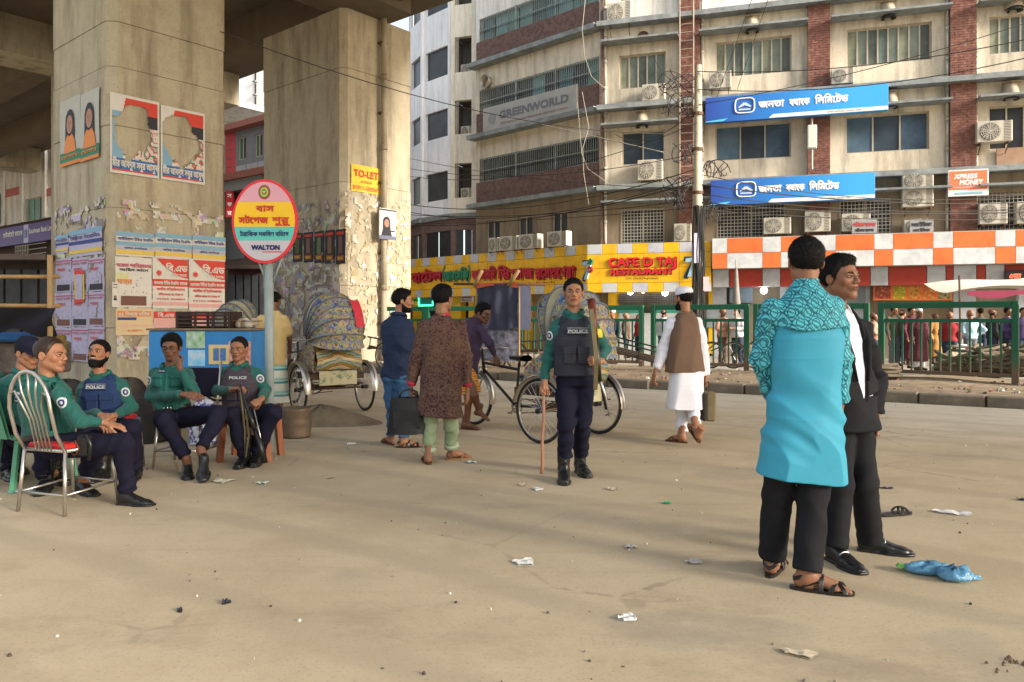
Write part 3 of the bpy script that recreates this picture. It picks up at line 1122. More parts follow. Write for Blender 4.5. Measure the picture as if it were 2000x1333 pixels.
def seven(par, fc, pxc, py, h):
 """tilted 7 with small leaf and up"""
 u, z = fc.uz(pxc, py, .06)
 q = MB()
 q.poly([(u - .28 * h, z + .42 * h), (u + .30 * h, z + .50 * h), (u + .30 * h, z + .32 * h), (u + .02 * h, z - .50 * h), (u - .20 * h, z - .55 * h), (u + .06 * h, z + .26 * h), (u - .30 * h, z + .22 * h)], -.10, -.04)
 q.build('numeral', M1('numeral_pale_blue', (.35, .55, .70), .4, var=0), par)
 q = MB()
 q.poly([(u + .05 * h, z + .3 * h), (u + .25 * h, z + .62 * h), (u + .42 * h, z + .46 * h), (u + .3 * h, z + .25 * h)], -.12, -.05)
 q.build('leaf_mark', grn, par)
 q = MB(); q.lathe([(0, -.13), (.17 * h, -.125), (.17 * h, -.04)], 16, (u + .22 * h, 0, z - .02 * h), 'Y')
 q.build('roundel', led, par)
 letters('lettering', 'UP', lwhite, par, u + .10 * h, u + .34 * h, z - .09 * h, .13 * h, y=-.135)
 letters('numeral_outline', '7', M1('numeral_dark', (.03, .06, .10), .5, var=0), par, u - .36 * h, u + .36 * h, z - .60 * h, 1.15 * h, y=-.033, bold=.03, shear=.1)
seven(cafe, FLc, 1147, 527, .66)
seven(cafeR, FRc, 1350, 521, .66)
def fr_(px, n=.05): return FRc.u(px, n)
for s, p0, p1, py, h, bo in (('CAFE D TAJ', 1189, 1320, 520, .31, .012), ('RESTAURANT', 1193, 1315, 536, .20, .010)):
 z0 = FRc.z((p0 + p1) / 2, py)
 letters('letter_shadow', s, ledk, cafeR, fr_(p0) + .025, fr_(p1) + .025, z0 - .025, h, y=-.04, bold=bo + .006)
 letters('lettering', s, M1('letter_bright_red', (.62, .02, .03), .35, var=0), cafeR, fr_(p0), fr_(p1), z0, h, y=-.09, depth=.04, bold=bo)
letters('lettering', '63/A, North Mughdapara', lblack, cafeR, fr_(1222), fr_(1286), FRc.z(1254, 546), .075, y=-.035)
# ---- orange chequered fascia
N2 = 1.5
FRo = shift(FR, N2)
ofa = FRo.thing('sweet_shop_fascia', 'orange and white chequered fascia above the food shop on the right', 'shop sign')
za, zm, zz_ = FRo.z(1700, 458), FRo.z(1700, 488.5), FRo.z(1700, 520)
edges = [1391, 1420, 1489, 1525, 1590, 1632, 1707, 1744, 1822, 1861, 1943, 1983, 2066, 2106, 2190]
q = MB(); q.box(FRo.u(1391), FRo.u(2190), .02, .9, zz_, za + .02); q.build('backing', M1('fascia_backing_white', (.4, .38, .36), .8), ofa)
for i in range(len(edges) - 1):
 a, c = FRo.u(edges[i]), FRo.u(edges[i + 1])
 fpanel(ofa, FRo, a, c, zm, za, whi if i % 2 == 0 else ora)
 fpanel(ofa, FRo, a, c, zz_, zm, ora if i % 2 == 0 else whi)
# second row set back: dark red and grey panels
zr0, zr1 = FRo.z(1700, 558, -.5), FRo.z(1700, 522, -.5)
for i, (a, c, k) in enumerate(((1392, 1424, 0), (1425, 1489, 1), (1489, 1524, 0), (1524, 1560, 1), (1560, 1660, 1), (1660, 1700, 1), (1700, 1735, 0), (1735, 1810, 1), (1810, 1847, 0), (1847, 1862, 1), (1862, 1907, 0), (1907, 1925, 1), (1925, 1962, 0), (1962, 2100, 1))):
 q = MB(); q.cbox(FRo.u(a, -.5) + .01, FRo.u(c, -.5) - .01, .48, .55, zr0 if k else zr0 - .0, zr1, .004)
 q.build('panel', redd if k else gry, ofa)
q = MB()
q.box(FRo.u(1391), FRo.u(2190), .56, .9, zr0, zz_ - .002)
q.build('soffit', M1('soffit_grey', (.3, .3, .3), .8), ofa)
# ---- ground floor shopfronts behind
def shop(fac, name, label, pxs, n, wallm, bays_, lit=()):
 t = fac.thing(name, label, 'shopfront')
 u0, u1 = fac.u(pxs[0], n), fac.u(pxs[1], n)
 b = MB(); b.box(u0, u1, -n + .9, -n + .95, 0, 3.1); b.build('back_wall', wallm, t)
 for (a, c) in bays_:
  q = MB(); q.box(fac.u(a, n), fac.u(c, n), -n, -n + .35, 0, 3.1); q.build('shop_pillar', yel if fac is FL or a < 1385 else gry, t)
 return t
s1 = shop(FL, 'cafe_shopfront', 'cafe front under the yellow fascia with glass bays and yellow posts', (770, 1172), .3, M1('cafe_wall', (.12, .13, .15), .4, var=.5, vs=2), ((806, 818), (857, 899), (915, 925), (927, 940), (1025, 1031), (1100, 1111), (1130, 1142)))
s2 = shop(FR, 'cafe_shopfront', 'cafe front below the CAFE D TAJ board with patterned window grille and lamps', (1172, 1390), .3, M1('cafe_wall_pale', (.34, .36, .36), .4, var=.3, vs=2), ((1188, 1207), (1384, 1392)))
s3 = shop(FR, 'food_shopfront', 'food shop front below the orange fascia with glass and grey pillars', (1392, 2190), .3, M1('shop_wall_pale', (.40, .42, .45), .4, var=.3, vs=1), ((1392, 1419), (1524, 1540), (1689, 1699), (1862, 1906), (1990, 2010)))
g = MB()
for k in range(46):
 u = FR.u(1208, .35) + k * .06
 g.box(u, u + .02, -.37, -.35, FR.z(1250, 592, .35), FR.z(1250, 575, .35))
for k in range(5):
 z = FR.z(1250, 592, .35) + k * .075
 g.box(FR.u(1208, .35), FR.u(1208, .35) + 2.76, -.372, -.348, z, z + .022)
g.build('window_grille', grille_k, s2)
gsh = M1('glass_counter_green', (.05, .30, .22), .2, var=.3)
for p0, p1, y0, y1, m_ in ((1205, 1258, 597, 612, gsh), (1272, 1330, 600, 612, gsh), (1380, 1462, 597, 640, M1('glass_pale', (.35, .40, .42), .2, var=.4, vs=2)), (1425, 1470, 560, 592, M1('shop_glass_blue', (.24, .30, .38), .2, var=.3, vs=2)), (1208, 1370, 612, 700, M1('shop_white_counter', (.52, .54, .52), .5, var=.2)), (1550, 1690, 560, 640, M1('shop_glass_grey', (.30, .33, .36), .2, var=.3, vs=2))):
 r = FR.rect(p0, p1, y0, y1, .34)
 q = MB(); q.box(r[0], r[1], -.34, .3, max(r[2], .02), r[3]); q.build('glass_panel', m_, s3 if p0 > 1375 else s2)
# food pictures
for k, (p0, p1, ca, cb, cc) in enumerate(((1706, 1742, (.45, .10, .04), (.20, .03, .02), (.7, .3, .1)), (1742, 1772, (.62, .50, .03), (.30, .24, .02), (.05, .12, .03)), (1772, 1800, (.50, .14, .03), (.65, .35, .05), (.15, .10, .02)), (1800, 1830, (.65, .30, .05), (.55, .10, .03), (.62, .50, .35)), (1830, 1860, (.10, .16, .04), (.45, .33, .16), (.03, .06, .02)))):
 r = FR.rect(p0, p1, 557, 587, .66)
 t = FR.thing('food_poster', ['reddish mixed food picture, leftmost in the row above the fence', 'yellow rice food picture with dark dish, second from the left', 'orange and green food picture in the middle of the row', 'flatbread food picture with white plate, second from the right', 'green salad food picture, rightmost in the row'][k], 'poster', u=r[0], n=.66, z=r[2], group='food pictures over the shop')
 fm = NT('food_print_%s' % 'abcde'[k], rough=.4)
 fm.color(fm.ramp(fm.math('ADD', fm.math('MULTIPLY', fm.voro(9, out='Distance'), .6), fm.math('MULTIPLY', fm.noise(5), .7)), [(.3, cc), (.5, ca), (.7, cb), (.85, ca)]))
 w_, h_ = r[1] - r[0], r[3] - r[2]
 q = MB(); q.box(0, w_, 0, .03, 0, h_); q.build('border', ora, t)
 q = MB(); q.box(.04, w_ - .04, -.006, 0, .05, h_ - .04); q.build('picture', fm.m, t)
# small signs, lamps
def lamp(fac, px, py, n, r, m_, label):
 u, z = fac.uz(px, py, n)
 q = MB(); q.lathe([(0, -r), (r * .7, -r * .7), (r, 0), (r * .7, r * .7), (.02, r), (.02, r + .06), (0, r + .06)], 12)
 tag(q.build('bulb_lamp', m_, None, True, loc=fac.w(u, n, z)), label, 'lamp')
lm = M1('lamp_glow', (.9, .97, 1.0), .5, var=0, emit=9)
lmy = M1('lamp_glow_warm', (1.0, .7, .25), .5, var=0, emit=6)
lamp(FR, 1231, 570, .8, .12, lm, 'bright white lamp under the cafe fascia, left one')
lamp(FR, 1299, 572, .8, .12, lm, 'bright white lamp under the cafe fascia, beside the white cap')
lamp(FR, 1256, 570, .8, .06, lmy, 'small warm lamp between the two white cafe lamps')
lamp(FR, 1492, 568, .8, .12, lm, 'bright white lamp in the food shop, left of the man in turquoise')
lamp(FR, 1953, 555, .9, .10, lm, 'bright white lamp over the awning at the far right')
# green lit sign and LED sign
t, w_, h_ = sign_box(FL, 'lit_sign', 'small square sign with glowing green border above the fence', FL.rect(819, 846, 572, 597, .9), .9, .1, M1('sign_teal', (.03, .20, .22), .4, var=.5, vs=8))
gl = M1('neon_green', (.05, .9, .45), .5, var=0, emit=2.2)
q = MB()
q.tube([(0, -.03, 0), (w_, -.03, 0), (w_, -.03, h_), (0, -.03, h_)], .03, 6, closed=True); q.build('neon_border', gl, t)
t, w_, h_ = sign_box(FL, 'yellow_board', 'small yellow board left of the glowing green sign', FL.rect(806, 818, 572, 597, .9), .9, .05, M1('sign_yellow', (.75, .70, .03), .4, var=.1))
q = MB(); q.box(w_ * .2, w_ * .8, -.01, 0, h_ * .3, h_ * .5); q.build('print', grn, t)
t, w_, h_ = sign_box(FL, 'notice_board', 'small grey notice with a dark arrow on the cafe post', FL.rect(900, 923, 568, 590, .9), .9, .05, M1('notice_grey', (.45, .47, .48), .5, var=.1))
q = MB(); q.box(w_ * .2, w_ * .9, -.01, 0, h_ * .35, h_ * .42); q.box(w_ * .2, w_ * .9, -.01, 0, h_ * .1, h_ * .17); q.box(w_*.15,w_*.2,-.01,0,h_*.1,h_*.42); q.build('print', ledk, t)
t, w_, h_ = sign_box(FR, 'led_sign', 'black display board with red lit Bengali text, far right under the fascia', FR.rect(1964, 2012, 528, 551, 1.2), 1.2, .12, lblack)
letters('lettering', 'এখােন', M1('led_red', (1, .06, .03), .5, var=0, emit=3), t, .1, w_ - .25, h_ * .3, h_ * .42, y=-.02)
t = FR.thing('neon_map', 'small glowing green neon shape left of the turquoise man', 'sign', u=FR.u(1516, .9), n=.9, z=FR.z(1516, 555, .9))
q = MB(); q.tube([(0, 0, .12), (.1, 0, .2), (.22, 0, .14), (.36, 0, .18), (.30, 0, .04), (.16, 0, .0), (.06, 0, .06)], .028, 6, closed=True); q.build('tube', M1('neon_green_bright', (.02, 1, .3), .5, var=0, emit=3), t)
# ---- bank boards
bm = NT('bank_board_blue', rough=.35)
_s = bm.sep()
_g = bm.ramp(bm.math('MULTIPLY', _s[0], .16), [(0, (.035, .08, .36)), (.4, (.035, .22, .62)), (.75, (.06, .38, .82))])
bm = bm.color(_g).m
def bank(r, n, label, small=1.0):
 t, w_, h_ = sign_box(FR, 'bank_signboard', label, r, n, .22, bm, group='blue bank signboards')
 # white strip with slanting start
 q = MB(); q.poly([(w_ * .36, .02), (w_ - .01, .02), (w_ - .01, h_ * .16), (w_ * .385, h_ * .16)], -.012, -.002); q.build('white_strip', lwhite, t)
 q = MB(); q.poly([(.0, .02), (w_ * .10, .02), (w_ * .13, h_ * .13), (0, h_ * .05)], -.012, -.002); q.build('pale_flash', M1('sky_blue', (.10, .55, .80), .5, var=0), t)
 # rounded badge
 cx, cz, a = w_ * .225, h_ * .58, h_ * .29
 pts = []
 for k in range(28):
  an = 2 * PI * k / 28
  c_, s_ = math.cos(an), math.sin(an)
  pts.append((cx + 1.25 * a * math.copysign(abs(c_) ** .5, c_), -.014, cz + a * math.copysign(abs(s_) ** .5, s_)))
 q = MB(); q.tube(pts, .022, 6, closed=True); q.build('badge_ring', lwhite, t)
 q = MB()
 q.poly([(cx - .8 * a, cz - .1 * a), (cx - .1 * a, cz + .45 * a), (cx, cz + .3 * a), (cx + .1 * a, cz + .45 * a), (cx + .85 * a, cz - .1 * a), (cx + .85 * a, cz - .3 * a), (cx, cz + .05 * a), (cx - .8 * a, cz - .3 * a)], -.016, -.004)
 q.box(cx - .75 * a, cx + .75 * a, -.016, -.004, cz - .62 * a, cz - .42 * a)
 q.build('badge_mark', M1('badge_grey', (.55, .62, .68), .5, var=0), t)
 z0 = h_ * .50
 for s, a_, b_, xx in (('জনতা', .305, .445, 1), ('বযাংক', .475, .585, 1), ('িলিমেটড', .615, .79, 1)):
  letters('lettering', s, lwhite, t, w_ * a_, w_ * b_, h_ * .44, h_ * .27, y=-.012, bold=.012)
 letters('lettering', 'বশাল বািণজয এলাকা, ঢাকা', lblack, t, w_ * .68, w_ * .86, h_ * .055, h_ * .06, y=-.02)
 return t
u0, u1 = FR.u(1378, .75), FR.u(1735, .75)
bank((u0, u1, FR.z(1378, 241, .75) + .0, FR.z(1735, 163, .75)), .75, 'upper blue bank signboard with white Bengali lettering')
u0, u1 = FR.u(1388, .75), FR.u(1709, .75)
bank((u0, u1, FR.z(1550, 395, .75), FR.z(1550, 345, .75)), .75, 'lower blue bank signboard with white Bengali lettering')
t, w_, h_ = sign_box(FL, 'grey_signboard', 'faded grey GREENWORLD signboard on the balcony parapet', (FL.u(943, .25), FL.u(1126, .25), 9.30, 10.33), .25, .12, M1('faded_board', (.40, .39, .36), .6, var=.2, vs=2))
letters('lettering', 'GREENWORLD', M1('faded_letter', (.17, .18, .20), .6, var=.2), t, w_ * .2, w_ * .92, h_ * .42, h_ * .30, y=-.012, bold=.018)
letters('lettering', '100% Export Oriented Readymade Garments Industry', M1('faded_red_letter', (.33, .13, .11), .6, var=.2), t, w_ * .2, w_ * .92, h_ * .17, h_ * .10, y=-.012)
q = MB(); q.lathe([(0, -.012), (.22, -.012), (.22, 0)], 14, (w_ * .11, 0, h_ * .5), 'Y'); q.build('round_mark', M1('faded_mark', (.30, .29, .29), .6, var=.3, vs=9), t)
t, w_, h_ = sign_box(FR, 'orange_signboard', 'orange signboard reading XPRESS MONEY with a white lower strip', FR.rect(1852, 1931, 331, 383, .5), .5, .12, lwhite)
q = MB(); q.box(.04, w_ - .04, -.01, 0, h_ * .24, h_ - .05); q.build('orange_field', M1('field_orange', (.80, .20, .09), .5, var=.08), t)
letters('lettering', 'XPRESS', lwhite, t, w_ * .14, w_ * .72, h_ * .66, h_ * .17, y=-.014, bold=.008, shear=.2)
letters('lettering', 'MONEY', lwhite, t, w_ * .28, w_ * .86, h_ * .42, h_ * .19, y=-.014, bold=.008, shear=.2)
q = MB(); q.box(w_ * .15, w_ * .8, -.013, 0, h_ * .31, h_ * .34); q.box(w_ * .18, w_ * .85, -.013, 0, h_ * .07, h_ * .14); q.build('small_print', M1('pale_teal', (.25, .5, .55), .5, var=0), t)
t, w_, h_ = sign_box(FR, 'faded_board', 'faded pinkish board on the wall at the right edge above the orange sign', FR.rect(1946, 2040, 288, 322, .1), .1, .05, M1('faded_pink', (.42, .27, .18), .8, var=.3, vs=3))
# purple bank sign far left
t, w_, h_ = sign_box(F0, 'purple_signboard', 'purple bank signboard with white lettering at far left', (F0.u(-40, .8), F0.u(112, .8), F0.z(60, 474, .8), F0.z(60, 437, .8)), .8, .2, M1('sign_purple', (.07, .02, .24), .4, var=.2, vs=.5))
c = F0.u(51, .8) - F0.u(-40, .8)
q = MB(); q.box(c - .32, c + .32, -.012, 0, .02, h_ - .02); q.build('logo_field', M1('lilac', (.50, .48, .68), .5, var=0), t)
letters('lettering', 'SB', M1('logo_blue', (.05, .08, .4), .5, var=0), t, c - .2, c + .2, h_ * .3, h_ * .42, y=-.02, bold=.01)
letters('lettering', 'Southeast Bank Limited', lwhite, t, c + .45, w_ - .1, h_ * .48, h_ * .26, y=-.012, bold=.008)
letters('lettering', 'সাউথইসট বযাংক', lwhite, t, c - 3.4, c - .5, h_ * .45, h_ * .28, y=-.012, bold=.008)
# vertical red sign
FV = Fac((-15.5, 40), (1, -.1))
r = FV.rect(441, 456, 372, 515)
t, w_, h_ = sign_box(FV, 'vertical_signboard', 'tall narrow red signboard with white Bengali letters beside the poster column', r, 0, .15, M1('sign_red', (.55, .03, .04), .5, var=.15))
for k, s in enumerate('সকরমটডন'):
 letters('lettering', s, lwhite, t, w_ * .22, w_ * .78, h_ * (.9 - .118 * k), h_ * .055, y=-.012, bold=.01)
t, w_, h_ = sign_box(FV, 'shop_signboard', 'dark red shop board low between the columns above the rickshaw hood', FV.rect(455, 482, 553, 578), 0, .1, M1('sign_dark_red', (.20, .02, .025), .5, var=.2))
letters('lettering', 'মোবাইল', M1('letter_dull', (.35, .22, .2), .5, var=0), t, w_ * .12, w_ * .88, h_ * .55, h_ * .2, y=-.012)
letters('lettering', 'সািভর্স', M1('letter_dull', (.35, .22, .2), .5, var=0), t, w_ * .12, w_ * .88, h_ * .18, h_ * .2, y=-.012)
# ---- two small cloth banners over the lower units
for k, (p0, p1, lab, s) in enumerate(((1664, 1713, 'small grey banner with red Bengali text beside an air conditioner', 'পরীকষা কেনদর'), (1777, 1823, 'small grey banner with black Bengali text right of the first one', 'দনত িচিকৎসা'))):
 t, w_, h_ = sign_box(FR, 'small_banner', lab, FR.rect(p0, p1, 429, 456, .7), .7, .03, M1('banner_grey', (.36, .36, .36), .7, var=.2))
 letters('lettering', s, (M1('letter_rust', (.45, .06, .06), .5, var=0), lblack)[k], t, .05, w_ - .05, h_ * .5, h_ * .26, y=-.01, bold=.012)
 letters('lettering', s, lblack, t, .1, w_ - .1, h_ * .12, h_ * .2, y=-.01, bold=.006)
# ================================================================== AIR CONDITIONERS, VENTS
acw = M1('ac_casing', (.56, .52, .43), .55, var=.25, vs=3)
acd = M1('ac_louvre', (.13, .12, .105), .6, var=.3)
def ac_unit(w=.86, h=.6, fans=1, d=.34):
 t = thing('air_conditioner', 'ac', 'air conditioner')
 b = MB(); b.cbox(0, w, -d, 0, 0, h, .015); b.build('casing', acw, t)
 for k in range(fans):
  hh = h / fans
  cx, cz, r = w * .37, hh * (k + .5), min(hh * .42, w * .32)
  q = MB(); q.lathe([(0, -.012), (r, -.012), (r, 0)], 20, (cx, -d, cz), 'Y'); q.build('fan_recess', acd, t)
  q = MB()
  for j in range(5):
   a = j * 2 * PI / 5
   q.add([(cx + r * .2 * math.cos(a), -d - .016, cz + r * .2 * math.sin(a)), (cx + r * .85 * math.cos(a), -d - .016, cz + r * .85 * math.sin(a)), (cx + r * .85 * math.cos(a + .7), -d - .024, cz + r * .85 * math.sin(a + .7)), (cx + r * .2 * math.cos(a + .9), -d - .024, cz + r * .2 * math.sin(a + .9))], [(0, 1, 2, 3)])
  q.lathe([(0, -.03), (r * .2, -.028), (r * .2, -.012)], 10, (cx, -d, cz), 'Y')
  q.build('fan_blades', M1('fan_grey', (.30, .29, .27), .5, var=.1), t)
  q = MB()
  for rr in (.3, .5, .7, .9):
   q.tube([(cx + r * rr * math.cos(a), -d - .035, cz + r * rr * math.sin(a)) for a in [2 * PI * i / 18 for i in range(18)]], .005, 4, closed=True)
  for j in range(8):
   a = j * PI / 8
   q.tube([(cx - r * math.cos(a), -d - .036, cz - r * math.sin(a)), (cx + r * math.cos(a), -d - .036, cz + r * math.sin(a))], .005, 4)
  q.build('fan_guard', acw, t)
 q = MB()
 for k in range(int(h / .045)):
  q.box(w * .76, w * .95, -d - .006, -d, .04 + k * .045, .058 + k * .045)
 q.build('louvre', acd, t)
 for x in (.08, w - .12):
  q = MB(); q.box(x, x + .04, -d - .02, .02, -.05, 0); q.tube([(x + .02, -d, -.04), (x + .02, .0, -.3)], .014, 5)
  q.build('bracket', rust, t)
 return t
acA = ac_unit(); acB = ac_unit(.84, 1.22, 2)
acs = [(FR, 1185, 1233, 4, 45, 'on the wall of the top storey left of the ladder'), (FR, 1254, 1299, 164, 196, 'under the louvred window left of the ladder'),
  (FR, 1245, 1294, 312, 352, 'caged one below the two pane window'), (FR, 1385, 1428, 139, 172, 'small one on bracket just above the upper bank sign'),
  (FR, 1624, 1668, 133, 163, 'by the brick pier above the upper bank sign'), (FR, 1316, 1350, 437, 472, 'blank faced one beside the pole above the cafe board'),
  (FR, 1491, 1545, 425, 457, 'first above the orange fascia from the left'), (FR, 1572, 1622, 412, 453, 'second above the orange fascia, over the turquoise man'),
  (FR, 1644, 1700, 417, 452, 'third above the orange fascia, behind the red lettered banner'), (FR, 1908, 1978, 236, 277, 'caged one at right above the orange money sign'),
  (FR, 1913, 1968, 396, 438, 'bright one right of the brick pier above the fascia'), (FR, 1986, 2040, 393, 437, 'cut by the right edge of the photo above the fascia'),
  (FR, 1766, 1812, 428, 455, 'behind the black lettered banner'),
  (FLc, 974, 1009, 479, 497, 'second on the yellow cafe fascia from the left'), (FLc, 954, 972, 479, 498, 'leftmost on the yellow cafe fascia'), (FLc, 1012, 1050, 475, 495, 'third on top of the yellow cafe fascia'), (FLc, 1068, 1106, 469, 491, 'fourth on top of the yellow cafe fascia, standing under a window')]
for k, (fc, p0, p1, y0, y1, lab) in enumerate(acs):
 n = .0 if fc is FLc else .12
 src = acA
 c = copy_tree(src)
 if fc is FLc:
  n = -.15
 u0, u1 = fc.u(p0, n + .34), fc.u(p1, n + .34)
 z0, z1 = fc.z((p0 + p1) / 2, y1, n + .34), fc.z((p0 + p1) / 2, y0, n + .34)
 if fc is FLc: z0 = zt + .02; z1 = z0 + .55
 s = (u1 - u0) / .86
 sz = (z1 - z0) / .6
 c.scale = (s, 1, sz)
 c.location = fc.w(u0, n, z0)
 c.rotation_euler = (0, 0, fc.rz)
 c['label'] = 'outdoor air conditioner unit, ' + lab
 c['group'] = 'air conditioners on the block'
u0, u1, z0, z1 = FR.rect(1763, 1824, 336, 404, .5)
acB.location = FR.w(u0, .14, z0); acB.rotation_euler = (0, 0, FR.rz); acB.scale = ((u1 - u0) / .84, 1, (z1 - z0) / 1.22)
acB['label'] = 'tall double fan air conditioner unit right of the lower bank sign'; acB['group'] = 'air conditioners on the block'
for k, (y0, y1) in enumerate(((125, 148), (246, 269), (367, 388))):
 c = acA if k == 0 else copy_tree(acA)
 fc = wb_parts[0]
 u0, u1 = fc.u(899, -.1), fc.u(920, -.1)
 z0, z1 = fc.z(910, y1, -.1), fc.z(910, y0, -.1)
 c.scale = ((u1 - u0) / .86, .8, (z1 - z0) / .6)
 c.location = fc.w(u0, -.42, z0); c.rotation_euler = (0, 0, fc.rz)
 c['label'] = 'air conditioner unit in the %s recess of the white building' % ('top visible', 'middle', 'lowest')[k]
 c['group'] = 'air conditioners in the recesses'
for k, (u, z) in enumerate(((1, 0),)):
 pass
def vent(px, py, lab, r=.27):
 u, z = FR.uz(px, py, .3)
 t = FR.thing('exhaust_vent', lab, 'vent', u=u, n=.0, z=z, group='exhaust cowls on the wall')
 q = MB()
 q.grid(lambda a, b_: (r * math.cos(PI * a) * (1 - .25 * b_), -.42 * math.sin(PI * a) * (1 - .5 * b_ * b_) - .01, -r * .9 + 1.7 * r * b_), 12, 6)
 q.add([(-r, -.01, -r * .9), (r, -.01, -r * .9), (r * .75, -.01, r * .8), (-r * .75, -.01, r * .8)], [(0, 1, 2, 3)])
 q.lathe([(0, 0), (.26, 0)], 12, (0, -.16, r * .8), 'Z')
 q.build('cowl', M1('cowl_plaster', (.52, .44, .32), .8, var=.3, vs=5), t, smooth=True)
 q = MB(); q.lathe([(0, 0), (.2, 0), (.22, -.1), (.24, -.1)], 14, (0, -.18, -r * .92), 'Z'); q.build('duct_mouth', grille_k, t)
for a in ((1469, 42, 'rounded exhaust cowl above the window between the pole and second brick pier'), (1737, 14, 'rounded exhaust cowl at the top edge, right of the second brick pier'), (1978, 172, 'rounded exhaust cowl at the right edge above the caged unit'),
   (1741, 190, 'rounded exhaust cowl half hidden by the upper bank sign'), (1253, 229, 'rounded exhaust cowl left of the ladder'), (1985, -2, 'rounded exhaust cowl cut by the top right corner')):
 vent(*a)
u, z = FR.uz(1256, 71, .1)
q = MB(); q.lathe([(0, -.02), (.17, -.02), (.19, -.06), (.21, -.06), (.21, 0)], 18, (0, 0, 0), 'Y')
tag(q.build('round_vent', rust, None, loc=FR.w(u, 0, z), rot=(0, 0, FR.rz)), 'rusty round wall opening on the storey above the louvred window', 'vent')
u, z = FL.uz(945, 159, .3)
q = MB(); q.lathe([(0, .25), (.2, .25), (.2, -.02), (.27, -.3), (.30, -.3), (.23, 0), (.23, .3)], 18, (0, 0, 0), 'Y')
tag(q.build('exhaust_duct', M1('duct_metal', (.45, .40, .32), .4, metal=.6), None, True, loc=FL.w(u, .0, z), rot=(0, 0, FL.rz)), 'round metal exhaust duct on the left wing beside the white building', 'vent')
# white telecom box on brick pier
u, z = FR.uz(1586, 291, .6)
t = FR.thing('antenna_box', 'slim white antenna box on a grey mast by the second brick pier', 'antenna', u=u, n=.6, z=z)
q = MB(); q.cbox(-.15, .15, -.1, .1, 0, .8, .03); q.build('box', M1('box_white', (.7, .7, .62), .4, var=.1), t)
q = MB(); q.tube([(0, .02, -.7), (0, .02, 1.05)], .035, 8); q.tube([(0, .02, .7), (-.25, .4, .7)], .02, 6); q.build('mast', pvc, t)
# ladder on the brick pier
t = FR.thing('ladder', 'thin metal ladder rising up the first brick pier beside the pole', 'ladder', u=FR.u(1341, .5), n=.5, z=0)
q = MB()
for x in (-.24, .24):
 q.tube([(x, 0, 6.1), (x, 0, 16)], .022, 6)
q.build('rail', M1('ladder_steel', (.45, .38, .30), .6, var=.3), t)
for k in range(32):
 z = 6.2 + .3 * k
 q = MB(); q.tube([(-.24, 0, z), (.24, 0, z)], .014, 5); q.build('rung', _M['ladder_steel'], t)
# ---- utility pole with cables
PP = PT(1362, 500, 19.5)
pole = thing('utility_pole', 'pale concrete utility pole wrapped with black cables in front of the brick pier', 'pole', (PP.x, PP.y, 0))
q = MB(); q.tube([(0, 0, 0), (.0, 0, 4), (.03, 0, CAMH + (HORY - 128) / FPX * 19.5)], [.155, .13, .085], 14); q.build('shaft', concrete('pole_concrete', (.52, .47, .36), (.42, .37, .28)), pole, smooth=True)
q = MB()
for k in range(7):
 a = -.9 + k * .33
 pts = []
 for j in range(12):
  z = .9 + j * .3
  pts.append((.17 * math.cos(a - PI / 2) + .02 * math.sin(j * 1.3 + k), .17 * math.sin(a - PI / 2) - .015, z))
 q.tube(pts, .018 + .006 * (k % 3), 5)
q.build('cable_bundle', M1('cable_black', (.03, .03, .03), .6), pole)
q = MB(); q.box(-.13, -.02, -.2, -.19, 2.75, 3.5); q.build('paper_strip', M1('poster_lilac', (.50, .50, .66), .7, var=.2, vs=6), pole)
q = MB(); q.box(.1, .25, -.21, -.2, 2.05, 2.4); q.build('card', M1('card_pink', (.65, .42, .42), .7, var=.2, vs=8), pole)
for z in (4.5, 5.6, 6.5):
 q = MB(); q.lathe([(.14, z), (.15, z), (.15, z + .08), (.14, z + .08)], 12); q.build('pole_band', rust, pole)
cable_m = M1('wire_black', (.035, .03, .03), .6)
cable_w = M1('wire_pale', (.36, .32, .26), .6)
def wire(A, B_, sag=.3, r=.012, m_=None, label=None, n=14, name='overhead_wire', lab_group='overhead wires'):
 A, B_ = Vector(A), Vector(B_)
 pts = [A.lerp(B_, i / n) - Vector((0, 0, sag * 4 * (i / n) * (1 - i / n))) for i in range(n + 1)]
 q = MB(); q.tube(pts, r, 5)
 o = q.build(name, m_ or cable_m, None, True)
 return tag(o, label or 'thin black wire among the bundle strung along the office block', 'wire', lab_group)
top = PP + Vector((0, 0, 6.2))
def W(px, py, Y): return PT(px, py, Y)
wl_ = [(W(1362, 140, 19.4), W(2080, 60, 17), .3, .012), (W(1362, 175, 19.4), W(2080, 95, 17), .35, .012), (W(1365, 205, 19.4), W(2080, 20, 18), .2, .01), (W(1500, 0, 21), W(1440, 175, 24), .0, .008), (W(1470, -5, 21), W(1400, 190, 24), .0, .008),
  (W(1362, 360, 19.4), W(2080, 392, 21), .25, .014), (W(1362, 378, 19.4), W(2080, 402, 21), .3, .012), (W(1362, 395, 19.4), W(2080, 410, 21), .2, .016), (W(1362, 410, 19.4), W(2080, 425, 21), .15, .012), (W(1362, 340, 19.4), W(2080, 372, 22), .45, .01),
  (W(1362, 330, 19.4), W(800, 400, 26), .5, .014), (W(1362, 345, 19.4), W(800, 415, 26), .55, .012), (W(1362, 300, 19.4), W(800, 330, 26), .4, .010), (W(1362, 355, 19.4), W(800, 440, 26), .35, .016), (W(1362, 240, 19.4), W(800, 345, 26), .6, .010),
  (W(1362, 390, 19.4), W(800, 420, 26), .2, .012), (W(1362, 405, 19.4), W(800, 437, 26), .1, .010),
  (W(1362, 370, 19.4), W(800, 310, 27), .2, .009), (W(430, 62, 12), W(1362, 260, 19.4), .5, .008), (W(1362, 150, 19.4), W(1290, 170, 27), .15, .012), (W(1362, 170, 19.4), W(1280, 120, 27), .3, .010), (W(1362, 210, 19.4), W(1200, 262, 28), .5, .012)]
